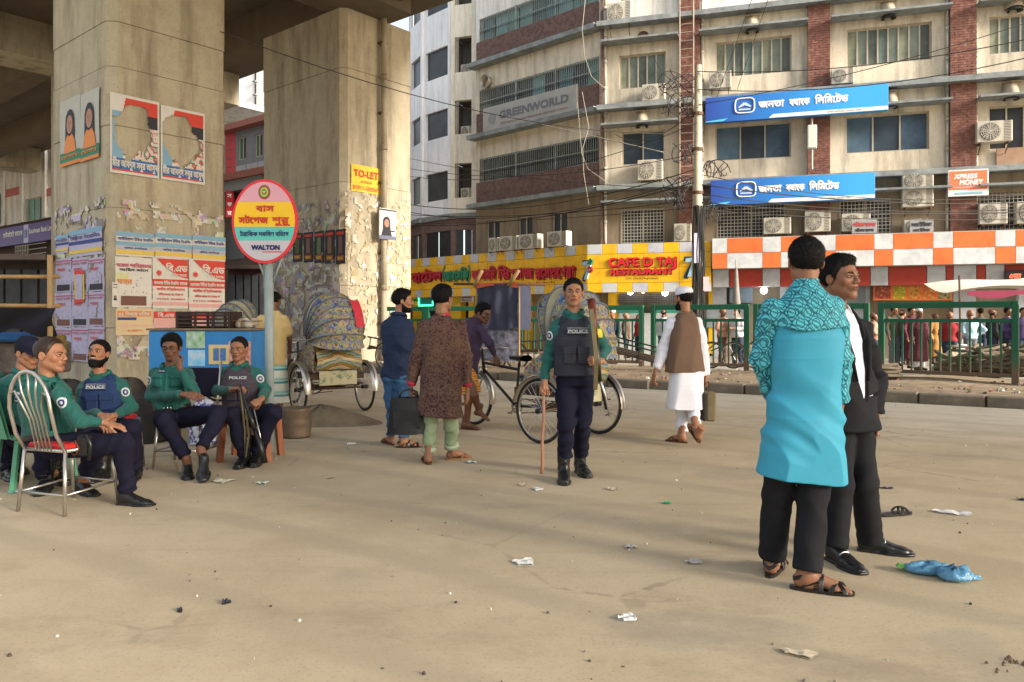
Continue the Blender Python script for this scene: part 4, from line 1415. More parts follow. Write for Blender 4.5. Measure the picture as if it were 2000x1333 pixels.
for k, a in enumerate(wl_):
 wire(*a, label='%s black wire running %s the pole' % (('thick', 'thin')[a[3] < .011], ('left from', 'right from')[a[1].x > 6]))
wire(W(1057, 243, 30), W(1296, 298, 26), .0, .016, cable_w, 'pale straight cord crossing from the grey signboard to the two pane window', name='cord')
q = MB(); q.tube([W(1143, 0, 28), W(1137, 60, 28), W(1142, 110, 28), W(1155, 150, 28), W(1180, 172, 27.9)], .012, 6)
tag(q.build('hose', cable_w, None, True), 'pale hose hanging down the mauve brick corner', 'hose')
q = MB(); q.tube([W(1137, 180, 28), W(1150, 250, 28), W(1138, 290, 28), W(1140, 340, 28), W(1150, 400, 28)], .013, 6)
q.tube([W(1128, 200, 28), W(1136, 300, 28), W(1148, 330, 28), W(1190, 360, 27.8)], .010, 6)
tag(q.build('cable_drop', cable_w, None, True), 'tangled pale cables dropping beside the mauve brick corner', 'cable')
# tangles round the pole head
rg = random.Random(3)
for k, (px, py, rr) in enumerate(((1322, 160, .35), (1330, 205, .3), (1345, 300, .32), (1330, 375, .4), (1384, 415, .33), (1395, 330, .25), (1325, 393, .3))):
 c = W(px, py, 21)
 q = MB()
 for j in range(5):
  pts = []
  a0 = rg.uniform(0, 6)
  sx, sz = rg.uniform(.4, 1), rg.uniform(.5, 1.1)
  for i in range(15):
   a = a0 + i * .5
   pts.append(c + Vector((rr * sx * math.cos(a) + .04 * i - .3, .1 * math.sin(a * 1.3), rr * sz * math.sin(a * 1.1 + j))))
  q.tube(pts, .013, 4)
 o = q.build('cable_tangle', cable_m, None, True)
 tag(o, 'coiled tangle of black cable %s' % ['at the ladder, upper', 'at the ladder beside the air conditioner', 'left of the pole at window height', 'above the cafe board left of the pole', 'right of the pole below the lower bank sign', 'right of the pole beside the lower bank sign', 'low against the first brick pier'][k], 'cable')
# ================================================================== FENCE ON THE MEDIAN
fg = NT('fence_paint', rough=.5)
_s = fg.sep()
_z = fg.math('ADD', _s[2], fg.math('MULTIPLY', fg.noise(6), .25))
fg = fg.color(fg.ramp(_z, [(.35, (.17, .115, .07)), (.62, (.04, .135, .07)), (.9, (.012, .115, .058))])).m
FP = [(735, 21.6), (832, 20.9), (966, 20.2), (1112, 19.4), (1257, 18.6), (1272, 18.5), (1463, 17.3), (1472, 17.2), (1698, 15.95), (1716, 15.7), (1990, 14.1), (2010, 14.0), (2330, 12.4)]
def fpt(px, Y): return Vector(((px - 1000) / FPX * Y, Y, 0))
labs = ['green railing panel left of the man in navy', 'green railing panel between the man in navy and the rickshaw puller', 'green railing panel behind the banner kiosk', 'green railing panel behind the standing officer', 'green railing panel behind the man in the white cap', 'green railing panel behind the man in turquoise', 'green railing panel with crowd behind it, at right', 'green railing panel cut by the right edge']
pairs = [(0, 1), (1, 2), (2, 3), (3, 4), (5, 6), (7, 8), (9, 10), (11, 12)]
for k, (i, j) in enumerate(pairs):
 A, B_ = fpt(*FP[i]), fpt(*FP[j])
 d = B_ - A
 Lw = d.length
 t = thing('railing', labs[k], 'railing', (A.x, A.y, .12), math.atan2(d.y, d.x), 'green railing panels on the median')
 H = 1.56
 s = .055
 for x in (s, Lw - s):
  q = MB(); q.cbox(x - s, x + s, -s, s, 0, H, .008); q.build('post', fg, t)
 q = MB(); q.cbox(2 * s, Lw - 2 * s, -s * .9, s * .9, H - .12, H - .002, .008); q.build('top_rail', fg, t)
 q = MB(); q.cbox(2 * s, Lw - 2 * s, -.03, .03, H - .40, H - .33, .006); q.build('mid_rail', fg, t)
 q = MB(); q.cbox(2 * s, Lw - 2 * s, -.03, .03, .14, .21, .006); q.build('bottom_rail', fg, t)
 nb = max(8, round(Lw / .19)) if k < 6 else 13
 for m in range(1, nb):
  x = 2 * s + (Lw - 4 * s) * m / nb
  q = MB(); q.cbox(x - .017, x + .017, -.017, .017, .21, H - .40, .004); q.build('bar', fg, t)
# ---- debris on the median
def rubble(name, label, pts, rr, mats_, seed=1, kind='stuff'):
 r = random.Random(seed)
 b = MB()
 for (x, y, z) in pts:
  s = r.uniform(*rr)
  n = 5
  o = [Vector((math.cos(2 * PI * k / n), math.sin(2 * PI * k / n), 0)) for k in range(n)]
  vs = [Vector((x, y, z)) + Vector((p.x * s * r.uniform(.6, 1.2), p.y * s * r.uniform(.6, 1.2), -.02 + s * .2)) for p in o]
  vs += [Vector((x, y, z)) + Vector((p.x * s * .6 * r.uniform(.5, 1.2), p.y * s * .6 * r.uniform(.5, 1.2), s * r.uniform(.35, .8))) for p in o]
  b.add(vs, [(k, (k + 1) % n, n + (k + 1) % n, n + k) for k in range(n)] + [tuple(range(n, 2 * n)), tuple(reversed(range(n)))], r.randrange(len(mats_)))
 o = b.build(name, mats_)
 o['kind'] = kind
 tag(o, label)
 return o
stone_ms = [M1('stone_tan', (.34, .26, .18), .95, var=.3), M1('stone_grey', (.24, .21, .18), .95, var=.3), M1('stone_brick', (.33, .13, .08), .95, var=.3), M1('scrap_dark', (.08, .065, .05), .95, var=.3), M1('scrap_white', (.6, .57, .5), .9, var=.2)]
rg = random.Random(11)
pts = []
for i in range(1500):
 x = rg.uniform(-9, 12.5)
 off = abs(rg.gauss(0, 1)) * 1.6 + .45
 if off > 4.4: continue
 p, tt = kpoint(x, off)
 pts.append((p.x, p.y, .165))
o = rubble('rubble', 'small stones, brick bits and scraps scattered over the median strip', pts, (.012, .055), stone_ms)
o['category'] = 'rubble'
pts = []
for i in range(420):
 y = 1.5 + 17 * rg.random() ** 1.3
 x = rg.uniform(-.75, .75) * y
 p, tt = kpoint(max(-20, min(20, x)))
 if (p.y - y) < .25: continue
 pts.append((x, y, .002))
o = rubble('road_grit', 'tiny stones and crumbs strewn over the road surface', pts, (.004, .013), [stone_ms[0], stone_ms[1], stone_ms[3], stone_ms[4]], 5)
o['category'] = 'grit'
# cable / rope coils
rope_m = M1('rope_dusty', (.22, .175, .12), .9, var=.35, vs=12)
def coil(loc, R0, n, rr, lab, hgt=.05, seed=0):
 r = random.Random(seed)
 q = MB()
 pts = []
 for i in range(n * 16):
  a = i * 2 * PI / 16
  R_ = R0 * (1 + .14 * math.sin(a * .37 + seed))
  pts.append((R_ * math.cos(a), R_ * .8 * math.sin(a), rr + i / (n * 16) * hgt * n + .02 * math.sin(a * 1.7)))
 q.tube(pts, rr, 6)
 tag(q.build('cable_coil', rope_m, None, True, loc=loc), lab, 'cable coil')
p = GP(1722, 742, .15); coil((p.x, p.y, .16), .32, 5, .035, 'coil of thick dusty cable at the foot of the right railing')
p = GP(1745, 735, .15); coil((p.x, p.y + .3, .16), .22, 3, .03, 'smaller cable coil partly behind the right railing post', seed=2)
for k, (px, Y, rad, ht) in enumerate(((1895, 16.2, .9, .75), (1935, 15.8, .8, .6), (1975, 15.4, .9, .85), (2040, 15, .9, .8))):
 q = MB()
 r = random.Random(20 + k)
 cx = (px - 1000) / FPX * Y
 for j in range(9):
  pts = []
  a0 = r.uniform(0, 6)
  for i in range(16):
   a = a0 + i * .36
   pts.append((cx + rad * r.uniform(.7, .8) * math.cos(a), Y + .5 * math.sin(a) * r.uniform(.8, 1), .12 + ht * (.2 + .8 * abs(math.sin(a * .5 + j))) * (.35 + .07 * j)))
  q.tube(pts, .035, 5)
 tag(q.build('cable_heap', rope_m, None, True), ['heap of thick dusty cables behind the right railing, left part', 'heap of thick dusty cables behind the right railing, middle part', 'heap of thick dusty cables behind the right railing, end part', 'heap of thick dusty cables beyond the right edge'][k], 'cable heap')
# brown gunny pile by crowd
q = MB(); q.grid(lambda u, v: (.5 * math.cos(2 * PI * u) * (1 - v) , .4 * math.sin(2 * PI * u) * (1 - v), .55 * v ** .8 + .04 * math.sin(9 * u * PI)), 16, 6)
p = fpt(1858, 16.6)
tag(q.build('sack', M1('sack_jute', (.42, .34, .24), .9, var=.3, vs=14, bump=.5), None, True, loc=(p.x, p.y, .14)), 'slumped pale jute sack behind the right railing', 'sack')
# ================================================================== PEOPLE: implicit surfaces meshed with surface nets
A3_ = np.array
class G:
 def __init__(s, lo, hi, h):
  s.h = h
  s.o = np.array(lo, float)
  n = [max(4, int(math.ceil((hi[i] - lo[i]) / h)) + 1) for i in range(3)]
  s.n = n
  ax = [lo[i] + h * np.arange(n[i], dtype=np.float32) for i in range(3)]
  s.X, s.Y, s.Z = np.meshgrid(*[a.astype(np.float32) for a in ax], indexing='ij')
  s.D = np.full(s.X.shape, 9.0, np.float32)
 def rel(s, c):
  return s.X - np.float32(c[0]), s.Y - np.float32(c[1]), s.Z - np.float32(c[2])
 def cone(s, a, b, r1, r2, fl=None, k=1.0):
  a, b = np.array(a, float), np.array(b, float)
  d = b - a
  L2 = max(float(d @ d), 1e-9)
  x, y, z = s.rel(a)
  t = np.clip((x * d[0] + y * d[1] + z * d[2]) / L2, 0, 1).astype(np.float32)
  x, y, z = x - t * d[0], y - t * d[1], z - t * d[2]
  if fl is not None:
   q = (x * fl[0] + y * fl[1] + z * fl[2]) * (1 / k - 1)
   x, y, z = x + q * fl[0], y + q * fl[1], z + q * fl[2]
  return np.sqrt(x * x + y * y + z * z) - (r1 + (r2 - r1) * t)
 def ell(s, c, r, M=None):
  x, y, z = s.rel(c)
  if M is not None:
   x, y, z = (M[i][0] * x + M[i][1] * y + M[i][2] * z for i in range(3))
  q = np.sqrt((x / r[0]) ** 2 + (y / r[1]) ** 2 + (z / r[2]) ** 2)
  return (q - 1) * min(r)
 def loft(s, secs, u, f, p=2.3, cap=.03):
  """secs: (centre, half width, half depth); u lateral and f frontal unit vectors"""
  out = None
  for (c0, w0, d0), (c1, w1, d1) in zip(secs, secs[1:]):
   c0, c1 = np.array(c0, float), np.array(c1, float)
   d = c1 - c0
   L = math.sqrt(float(d @ d)) + 1e-9
   x, y, z = s.rel(c0)
   t0 = (x * d[0] + y * d[1] + z * d[2]) / (L * L)
   t = np.clip(t0, 0, 1).astype(np.float32)
   ov = (t0 - t) * L
   x, y, z = x - t * d[0] - ov * d[0] / L, y - t * d[1] - ov * d[1] / L, z - t * d[2] - ov * d[2] / L
   W = w0 + (w1 - w0) * t
   Dp = d0 + (d1 - d0) * t
   a = np.abs(x * u[0] + y * u[1] + z * u[2]) / W
   b = np.abs(x * f[0] + y * f[1] + z * f[2]) / Dp
   c = np.abs(ov) / cap
   q = (a ** p + b ** p + c ** p) ** (1 / p)
   dd = (q - 1) * np.minimum(W, Dp)
   out = dd if out is None else smin(out, dd, .008)
  return out
 def add(s, d, k=0.0):
  s.D = smin(s.D, d, k)
  return s
 def cut(s, d, k=0.0):
  s.D = -smin(-s.D, d, k) if k else np.maximum(s.D, -d)
  return s
 def keep(s, d):
  s.D = np.maximum(s.D, d)
  return s
 def plane(s, p, n):
  x, y, z = s.rel(p)
  return x * n[0] + y * n[1] + z * n[2]
 def folds(s, amp, fx=(9, 5, 14), seed=0.0):
  X, Y, Z = s.X, s.Y, s.Z
  w = np.sin(X * 7 + 1.3 * seed) + np.sin(Y * 6.1 + seed) + np.sin(Z * 5 + 2.1 * seed)
  n = 1.3 - 2.2 * np.abs(np.sin(.6 * (fx[0] * X + fx[1] * Y + fx[2] * Z) + 1.5 * w)) + .7 * np.sin(-fx[0] * 1.7 * X + fx[1] * 2.1 * Y + fx[2] * 1.6 * Z + 1.7 * w + seed)
  s.D = s.D - (amp * n).astype(np.float32)
  return s
 def crease(s, c, ax, amp=.006, k=75, r=.085, seed=0.0):
  x, y, z = s.rel(c)
  ax = np.array(ax, float); ax /= np.linalg.norm(ax) + 1e-9
  t = x * ax[0] + y * ax[1] + z * ax[2]
  q = np.exp(-(x * x + y * y + z * z) / (r * r))
  s.D = s.D - (amp * q * (1 - 2 * np.abs(np.sin(k * .5 * t + 9 * x + 11 * y + seed)))).astype(np.float32)
  return s
 def mesh(s):
  D = s.D
  D[0], D[-1], D[:, 0], D[:, -1], D[:, :, 0], D[:, :, -1] = (1,) * 6
  return surfnet(D, s.o, s.h)
def smin(a, b, k):
 if k <= 0:
  return np.minimum(a, b)
 h = np.clip(.5 + .5 * (b - a) / k, 0, 1)
 return b + (a - b) * h - k * h * (1 - h)
def surfnet(D, o, h):
 S = D < 0
 nx, ny, nz = D.shape
 cor = [(i, j, k) for i in (0, 1) for j in (0, 1) for k in (0, 1)]
 c = np.zeros((nx - 1, ny - 1, nz - 1), np.int8)
 for i, j, k in cor:
  c += S[i:nx - 1 + i, j:ny - 1 + j, k:nz - 1 + k]
 act = (c > 0) & (c < 8)
 ai = np.argwhere(act)
 if not len(ai):
  return np.zeros((0, 3)), np.zeros((0, 4), int)
 idx = -np.ones(act.shape, np.int32)
 idx[act] = np.arange(len(ai))
 vals = [D[ai[:, 0] + i, ai[:, 1] + j, ai[:, 2] + k] for i, j, k in cor]
 P = np.zeros((len(ai), 3)); n = np.zeros(len(ai))
 for a in range(8):
  for b in range(a + 1, 8):
   df = [abs(cor[a][q] - cor[b][q]) for q in range(3)]
   if sum(df) != 1:
    continue
   va, vb = vals[a], vals[b]
   m = (va < 0) != (vb < 0)
   t = np.where(m, va / np.where(m, va - vb, 1), 0)
   ca, cb = np.array(cor[a], float), np.array(cor[b], float)
   P += np.where(m[:, None], ca + (cb - ca) * t[:, None], 0)
   n += m
 V = (ai + P / n[:, None]) * h + o
 F = []
 for ax in range(3):
  A = [slice(None)] * 3; B = [slice(None)] * 3
  o1, o2 = (ax + 1) % 3, (ax + 2) % 3
  A[ax] = slice(0, -1); B[ax] = slice(1, None)
  for q in (o1, o2):
   A[q] = slice(1, -1); B[q] = slice(1, -1)
  s0, s1 = S[tuple(A)], S[tuple(B)]
  e = np.argwhere(s0 != s1)
  if not len(e):
   continue
  out = s1[tuple(e.T)]
  e[:, o1] += 1; e[:, o2] += 1
  def at(d1, d2):
   q = e.copy(); q[:, o1] += d1; q[:, o2] += d2
   return idx[q[:, 0], q[:, 1], q[:, 2]]
  Q = np.stack([at(-1, -1), at(0, -1), at(0, 0), at(-1, 0)], 1)
  Q[out] = Q[out][:, ::-1]
  F.append(Q)
 F = np.concatenate(F)
 return V, F[(F >= 0).all(1)]
def np_mesh(name, V, F, mats, tint=None, mi=None, smooth=True):
 me = bpy.data.meshes.new(name)
 me.vertices.add(len(V))
 me.vertices.foreach_set('co', np.asarray(V, np.float32).ravel())
 me.loops.add(F.size)
 me.loops.foreach_set('vertex_index', F.astype(np.int32).ravel())
 me.polygons.add(len(F))
 me.polygons.foreach_set('loop_start', np.arange(0, F.size, 4, dtype=np.int32))
 me.polygons.foreach_set('loop_total', np.full(len(F), 4, np.int32))
 if smooth:
  me.polygons.foreach_set('use_smooth', np.ones(len(F), bool))
 for m in (mats if isinstance(mats, (list, tuple)) else [mats]):
  me.materials.append(m)
 if mi is not None:
  me.polygons.foreach_set('material_index', mi.astype(np.int32))
 me.update(calc_edges=True)
 if tint is not None:
  at = me.color_attributes.new('tint', 'FLOAT_COLOR', 'POINT')
  at.data.foreach_set('color', np.concatenate([tint, np.ones((len(V), 1))], 1).astype(np.float32).ravel())
 return me
def relax(V, F, it=2, lam=.5):
 """light Laplacian smoothing of a quad mesh"""
 for _ in range(it):
  S_ = np.zeros_like(V); n = np.zeros(len(V))
  for a, b in ((0, 1), (1, 2), (2, 3), (3, 0)):
   np.add.at(S_, F[:, a], V[F[:, b]]); np.add.at(n, F[:, a], 1)
   np.add.at(S_, F[:, b], V[F[:, a]]); np.add.at(n, F[:, b], 1)
  V = V * (1 - lam) + lam * S_ / np.maximum(n, 1)[:, None]
 return V
def rotm(yaw=0, pitch=0, roll=0):
 """face direction starts at -Y; yaw>0 turns the face to +X"""
 return np.array((Matrix.Rotation(yaw, 3, 'Z') @ Matrix.Rotation(pitch, 3, 'X') @ Matrix.Rotation(roll, 3, 'Y')))
# ---------------- head, shared
def head_field(h=.0027, smile=False):
 g = G((-.105, -.14, -.145), (.105, .135, .145), h)
 g.add(g.ell((0, .02, .032), (.073, .092, .08)))
 g.add(g.ell((0, -.022, -.018), (.060, .066, .082)), .03)
 g.add(g.cone((0, -.03, -.07), (0, -.062, -.098), .035, .019), .03)
 for sx in (-1, 1):
  g.add(g.cone((.046 * sx, .005, -.055), (.016 * sx, -.06, -.097), .020, .016), .028)
  g.add(g.ell((.040 * sx, -.058, -.022), (.021, .017, .019)), .018)
  g.add(g.cone((.014 * sx, -.083, .021), (.044 * sx, -.068, .020), .008, .007), .014)
 g.add(g.cone((0, -.082, .014), (0, -.106, -.026), .0075, .0105), .010)
 for sx in (-1, 1):
  g.add(g.ell((.0125 * sx, -.096, -.031), (.0085, .0105, .0075)), .008)
  g.cut(g.ell((.031 * sx, -.096, .001), (.019, .017, .0125)), .012)
  g.add(g.ell((.031 * sx, -.0735, .001), (.0165, .0125, .0125)), .006)
  g.add(g.cone((.018 * sx, -.0835, .008), (.044 * sx, -.076, .007), .0032, .0030), .005)
  g.cut(g.ell((.0068 * sx, -.103, -.0375), (.0035, .006, .003)), .002)
 g.add(g.ell((0, -.080, -.058), (.026, .014, .020)), .014)
 w = .026 if smile else .0225
 g.add(g.ell((0, -.0925, -.0555), (w, .0075, .0045)), .004)
 g.add(g.ell((0, -.0915, -.0665 if smile else -.0645), (w * .85, .008, .0055)), .004)
 g.cut(g.ell((0, -.1, -.0602), (w * 1.02, .012, .0036 if smile else .0014)), .0015)
 g.add(g.ell((0, -.074, -.099), (.018, .013, .013)), .012)
 for sx in (-1, 1):
  M = np.array(Matrix.Rotation(.35 * sx, 3, 'Z'))
  g.add(g.ell((.079 * sx, .012, -.008), (.008, .019, .031), M), .006)
  g.cut(g.ell((.088 * sx, .006, -.004), (.006, .011, .018)), .004)
 g.add(g.cone((0, .03, -.07), (0, .035, -.135), .052, .052), .03)
 return g
def _tint_head(V):
 t = np.ones((len(V), 3))
 x, y, z = V[:, 0], V[:, 1], V[:, 2]
 def blend(m, c):
  m = np.clip(m, 0, 1)[:, None]
  t[:] = t * (1 - m) + t * np.array(c) * m
 blend(1.3 - ((x / .024) ** 2 + ((z + .060) / .0105) ** 2) * 1.1 - (y > -.083) * 5, (.72, .45, .42))
 blend(1.2 - ((np.abs(x) - .031) / .022) ** 2 - ((z - .001) / .014) ** 2 - (y > -.06) * 5, (.74, .70, .68))
 blend(1.1 - (np.abs(x) / .05) ** 4 - ((z + .082) / .034) ** 2 - (y > -.03) * 5, (.84, .82, .82))
 blend(1.2 - ((np.abs(x) - .045) / .02) ** 2 - ((z + .025) / .02) ** 2 - (y > -.03) * 5, (1.06, .95, .92))
 return t
HEADS = {}
for _k in (False, True):
 _g = head_field(smile=_k)
 _V, _F = _g.mesh()
 _V = relax(_V, _F, 1, .4)
 HEADS[_k] = (_V, _F, _tint_head(_V))
 if not _k:
  HG = _g
HEADS['low'] = None
def hair_mesh(kind):
 g = G((-.115, -.125, -.125), (.115, .145, .16), .0036)
 x, y, z = g.X, g.Y, g.Z
 th = {'short': .012, 'full': .019, 'crop': .009, 'receding': .010, 'wavy': .030}[kind]
 top = g.ell((0, .02, .032), (.073 + th, .092 + th, .080 + th * 1.25))
 if kind in ('full', 'wavy'):
  top = smin(top, g.ell((0, -.035, .092), (.058, .045, .026 + th * .3)), .02)
 if kind == 'receding':
  fr = .078
 elif kind == 'crop':
  fr = .062
 else:
  fr = .059
 zb = np.interp(y, [-.12, -.07, -.045, -.028, -.014, .012, .03, .06, .12], [fr, fr, fr - .008, .012, -.022, -.010, -.045, -.066, -.072]).astype(np.float32)
 zb = zb + np.where((y < -.04), np.abs(x) * .10, 0)
 nz = np.sin(x * 210 + 3 * np.sin(z * 60)) * np.sin(y * 190 + 2 * np.sin(x * 70)) + .6 * np.sin(z * 260 + 4 * np.sin(y * 50))
 lump = np.sin(x * 55 + 2) * np.sin(y * 47) + np.sin(z * 60 + x * 40)
 side = np.clip((z - zb) / .05, 0, 1)
 d = top + (1 - side) * th * .75
 d = d - nz * (.0008 if kind in ('crop', 'receding') else .0012) - lump * (.0008 if kind in ('crop', 'short', 'receding', 'full') else .0035)
 g.D = np.maximum(d, (zb - z) * .8)
 # ears stay free
 for sx in (-1, 1):
  g.cut(g.ell((.082 * sx, .004, -.012), (.016, .019, .030)), .003)
 V, F = g.mesh()
 return V, F
HAIR = {k: hair_mesh(k) for k in ('short', 'full', 'crop', 'receding', 'wavy')}
def beard_mesh(kind):
 g = G((-.095, -.14, -.20), (.095, .06, .0), .0036)
 hd = G((-.095, -.14, -.20), (.095, .06, .0), .0036)
 x, y, z = g.X, g.Y, g.Z
 # sample the head field again on this grid
 hg = HG
 ix = np.clip(((x - hg.o[0]) / hg.h), 0, hg.n[0] - 1).astype(int)
 iy = np.clip(((y - hg.o[1]) / hg.h), 0, hg.n[1] - 1).astype(int)
 iz = np.clip(((z - hg.o[2]) / hg.h), 0, hg.n[2] - 1).astype(int)
 H = hg.D[ix, iy, iz]
 th = {'stubble': .0022, 'beard': .005, 'long': .008}[kind]
 nz = np.sin(x * 230 + 3 * np.sin(z * 70)) * np.sin(z * 210 + 2 * np.sin(x * 60))
 d = H - th - nz * .0016
 if kind == 'long':
  d = smin(d, g.ell((0, -.062, -.125), (.034, .028, .045)) - nz * .003, .015)
 up = np.interp(y, [-.11, -.075, -.05, -.015, .02], [-.074, -.074, -.070, -.048, -.02]).astype(np.float32)
 g.D = np.maximum(d, z - up)
 g.keep(y - .012)
 if kind != 'stubble':
  m = G.ell(g, (0, -.096, -.045), (.030, .03, .0045)) - nz * .001
  g.D = np.minimum(g.D, np.maximum(m, H - .004))
 g.D = np.maximum(g.D, H * 0 + np.where(z < -.135, 9 if kind != 'long' else 0, -9))
 V, F = g.mesh()
 return V, F
BEARD = {k: beard_mesh(k) for k in ('beard', 'long')}
# ---------------- hands and feet, shared; hand: wrist at origin, fingers to -Z, palm faces -Y, thumb towards +X
def hand_mesh(kind):
 g = G((-.06, -.085, -.215), (.085, .04, .03), .0029)
 g.add(g.loft([((0, 0, .03), .026, .019), ((0, 0, -.005), .025, .017), ((.001, -.001, -.05), .038, .014), ((0, -.002, -.092), .040, .0125)], (1, 0, 0), (0, 1, 0), 2.3, .012))
 cur = {'relax': (18, 28, 20), 'fist': (78, 88, 50), 'flat': (4, 8, 5), 'grip': (52, 72, 45), 'point': (78, 88, 50)}[kind]
 for i, (bx, ln) in enumerate(((.029, .95), (.0105, 1.05), (-.009, 1.0), (-.0275, .80))):
  p = np.array((bx, -.002, -.090))
  ang = 0
  sp = (bx * .9) * (.5 if kind != 'flat' else 1.2)
  for j, L in enumerate((.041, .026, .021)):
   c = cur[j] * (1 if not (kind == 'relax') else (.8 + .15 * i))
   if kind == 'point' and i == 0: c = 5
   ang += R(c)
   d = np.array((sp * (1 - min(ang, 1.2) / 1.6), -math.sin(ang), -math.cos(ang)))
   d /= np.linalg.norm(d)
   q = p + d * L * ln
   g.add(g.cone(p, q, .0088 - .0009 * j, .0082 - .0009 * j), .003)
   p = q
 g.add(g.cone((.012, -.006, -.02), (.038, -.014, -.05), .014, .0115), .012)
 if kind in ('fist', 'grip', 'point'):
  T = [(.038, -.014, -.05), (.040, -.040, -.075), (.022, -.056, -.088)]
 else:
  T = [(.038, -.014, -.05), (.052, -.028, -.080), (.056, -.038, -.104)]
 g.add(g.cone(T[0], T[1], .0110, .0098), .004)
 g.add(g.cone(T[1], T[2], .0096, .0082), .003)
 V, F = g.mesh()
 return V, F
HANDS = {k: hand_mesh(k) for k in ('relax', 'fist', 'flat', 'grip')}
# foot: ankle at (0,0,.085), sole z=0, toes to -Y
def foot_mesh(kind):
 h = .0038
 if kind == 'bare':
  g = G((-.06, -.205, -.01), (.06, .075, .16), h)
  g.add(g.ell((0, .035, .032), (.031, .034, .033)))
  g.add(g.cone((0, .005, .052), (-.002, -.11, .026), .036, .024), .02)
  g.add(g.ell((-.002, -.115, .018), (.044, .040, .018)), .015)
  for i, x in enumerate((-.030, -.012, .004, .018, .031)):
   r = (.0125, .0095, .009, .0085, .008)[i]
   g.add(g.cone((x, -.130 - (.02, .022, .016, .008, 0)[i], .014), (x * 1.03, -.155 - (.018, .018, .012, .004, -.006)[i], .0105), r, r * .85), .004)
  g.add(g.cone((0, .01, .05), (0, .012, .16), .037, .036, (0, 1, 0), 1.12), .025)
  g.keep(-g.Z - .0 + .0)
 elif kind == 'shoe':
  g = G((-.065, -.225, -.01), (.065, .08, .13), h)
  g.add(g.loft([((0, .035, .045), .034, .040), ((0, -.02, .05), .037, .045), ((0, -.09, .03), .045, .030), ((0, -.16, .022), .040, .020), ((0, -.185, .018), .030, .016)], (1, 0, 0), (0, 0, 1), 2.4, .03))
  g.add(g.cone((0, .018, .05), (0, .02, .095), .040, .040, (0, 1, 0), 1.1), .02)
  g.keep(-g.Z)
  sole = g.loft([((0, .04, .008), .038, .009), ((0, -.04, .008), .034, .009), ((0, -.10, .008), .049, .009), ((0, -.17, .008), .044, .009), ((0, -.195, .008), .03, .008)], (1, 0, 0), (0, 0, 1), 4, .03)
  g.add(sole, .001)
 elif kind == 'boot':
  g = G((-.07, -.225, -.01), (.07, .09, .27), h)
  g.add(g.loft([((0, .035, .05), .038, .048), ((0, -.02, .058), .042, .055), ((0, -.09, .038), .048, .038), ((0, -.155, .03), .044, .028), ((0, -.185, .026), .036, .024)], (1, 0, 0), (0, 0, 1), 2.5, .03))
  g.add(g.cone((0, .018, .06), (0, .02, .25), .050, .056, (0, 1, 0), 1.12), .02)
  for k in range(6):
   g.add(g.cone((-.02, -.085 + k * .012 - (.0 if k < 3 else .0), .075 + k * .028), (.02, -.085 + k * .012, .075 + k * .028), .0055, .0055), .004)
  g.folds(.0012, (40, 30, 60))
  g.keep(-g.Z)
  g.add(g.loft([((0, .045, .011), .043, .012), ((0, -.04, .011), .040, .012), ((0, -.10, .011), .053, .012), ((0, -.165, .011), .048, .012), ((0, -.195, .011), .034, .011)], (1, 0, 0), (0, 0, 1), 4, .03), .001)
 return g.mesh()
FEET = {k: foot_mesh(k) for k in ('bare', 'shoe', 'boot')}
def sandal_parts(kind='cross'):
 b = MB()
 pts = []
 for k in range(28):
  a = 2 * PI * k / 28
  y = -.055 - .135 * math.cos(a) * -1
  yy = -.055 + .14 * math.cos(a)
  w = .043 if yy < -.06 else .036
  pts.append((w * math.copysign(abs(math.sin(a)) ** .75, math.sin(a)), yy))
 n = len(pts)
 vs = [(x, y, z) for z in (-.004, .012) for x, y in pts]
 b.add(vs, [tuple(range(n, 2 * n)), tuple(reversed(range(n)))] + [(k, n + k, n + (k + 1) % n, (k + 1) % n) for k in range(n)])
 b.f = [tuple(reversed(f)) for f in b.f]
 def arc(y0, y1, h, w=.046, r=.006):
  return [(w * math.cos(PI * t), y0 + (y1 - y0) * t, .012 + h * math.sin(PI * t)) for t in [i / 12 for i in range(13)]], r
 specs = {'cross': [(-.155, -.09, .036), (-.09, -.155, .036), (-.06, -.05, .062)], 'flip': [(-.13, -.07, .040), (-.07, -.13, .040)]}[kind]
 for y0, y1, hh in specs:
  for off in (-.006, 0, .006):
   p, r = arc(y0 + off, y1 + off, hh)
   b.tube(p, .0045, 5)
 if kind == 'cross':
  pts = [(.036 * math.cos(a), .02 + .048 * math.sin(a), .055 + .01 * math.cos(2 * a)) for a in [PI * -.05 + PI * 1.1 * i / 12 for i in range(13)]]
  for dz in (-.007, 0, .007):
   b.tube([(p[0], p[1], p[2] + dz) for p in pts], .004, 5)
  for sx in (-1, 1):
   b.tube([(.038 * sx, -.045, .05), (.034 * sx, .03, .02)], .0045, 5)
 return b
SANDAL = {k: sandal_parts(k) for k in ('cross', 'flip')}
hair_m = M1('hair_black', (.006, .005, .005), .62, var=.5, vs=90, spec=.18, stretch=(1, 1, .35), bump=.6, bs=240)
hair_b = M1('hair_dark_brown', (.035, .017, .010), .42, var=.4, vs=60, spec=.4)
eye_w = M1('eye_white', (.50, .45, .42), .25, var=0)
eye_d = M1('eye_iris', (.012, .008, .006), .15, var=0)
brow_m = M1('eyebrow', (.012, .009, .008), .8, var=0)
tooth = M1('teeth', (.7, .66, .58), .3, var=0)
SK = {'a': M1('skin_brown', (.27, .125, .068), .48, var=.12, vs=25, tint=True, bump=.12, bs=220, spec=.35),
  'b': M1('skin_tan', (.33, .155, .085), .48, var=.12, vs=25, tint=True, bump=.12, bs=220, spec=.35),
  'c': M1('skin_dark', (.165, .075, .042), .45, var=.12, vs=25, tint=True, bump=.12, bs=220, spec=.35)}
def xf(V, M3, t, s=1.0):
 return (np.asarray(V) * s) @ np.asarray(M3).T + np.asarray(t, float)
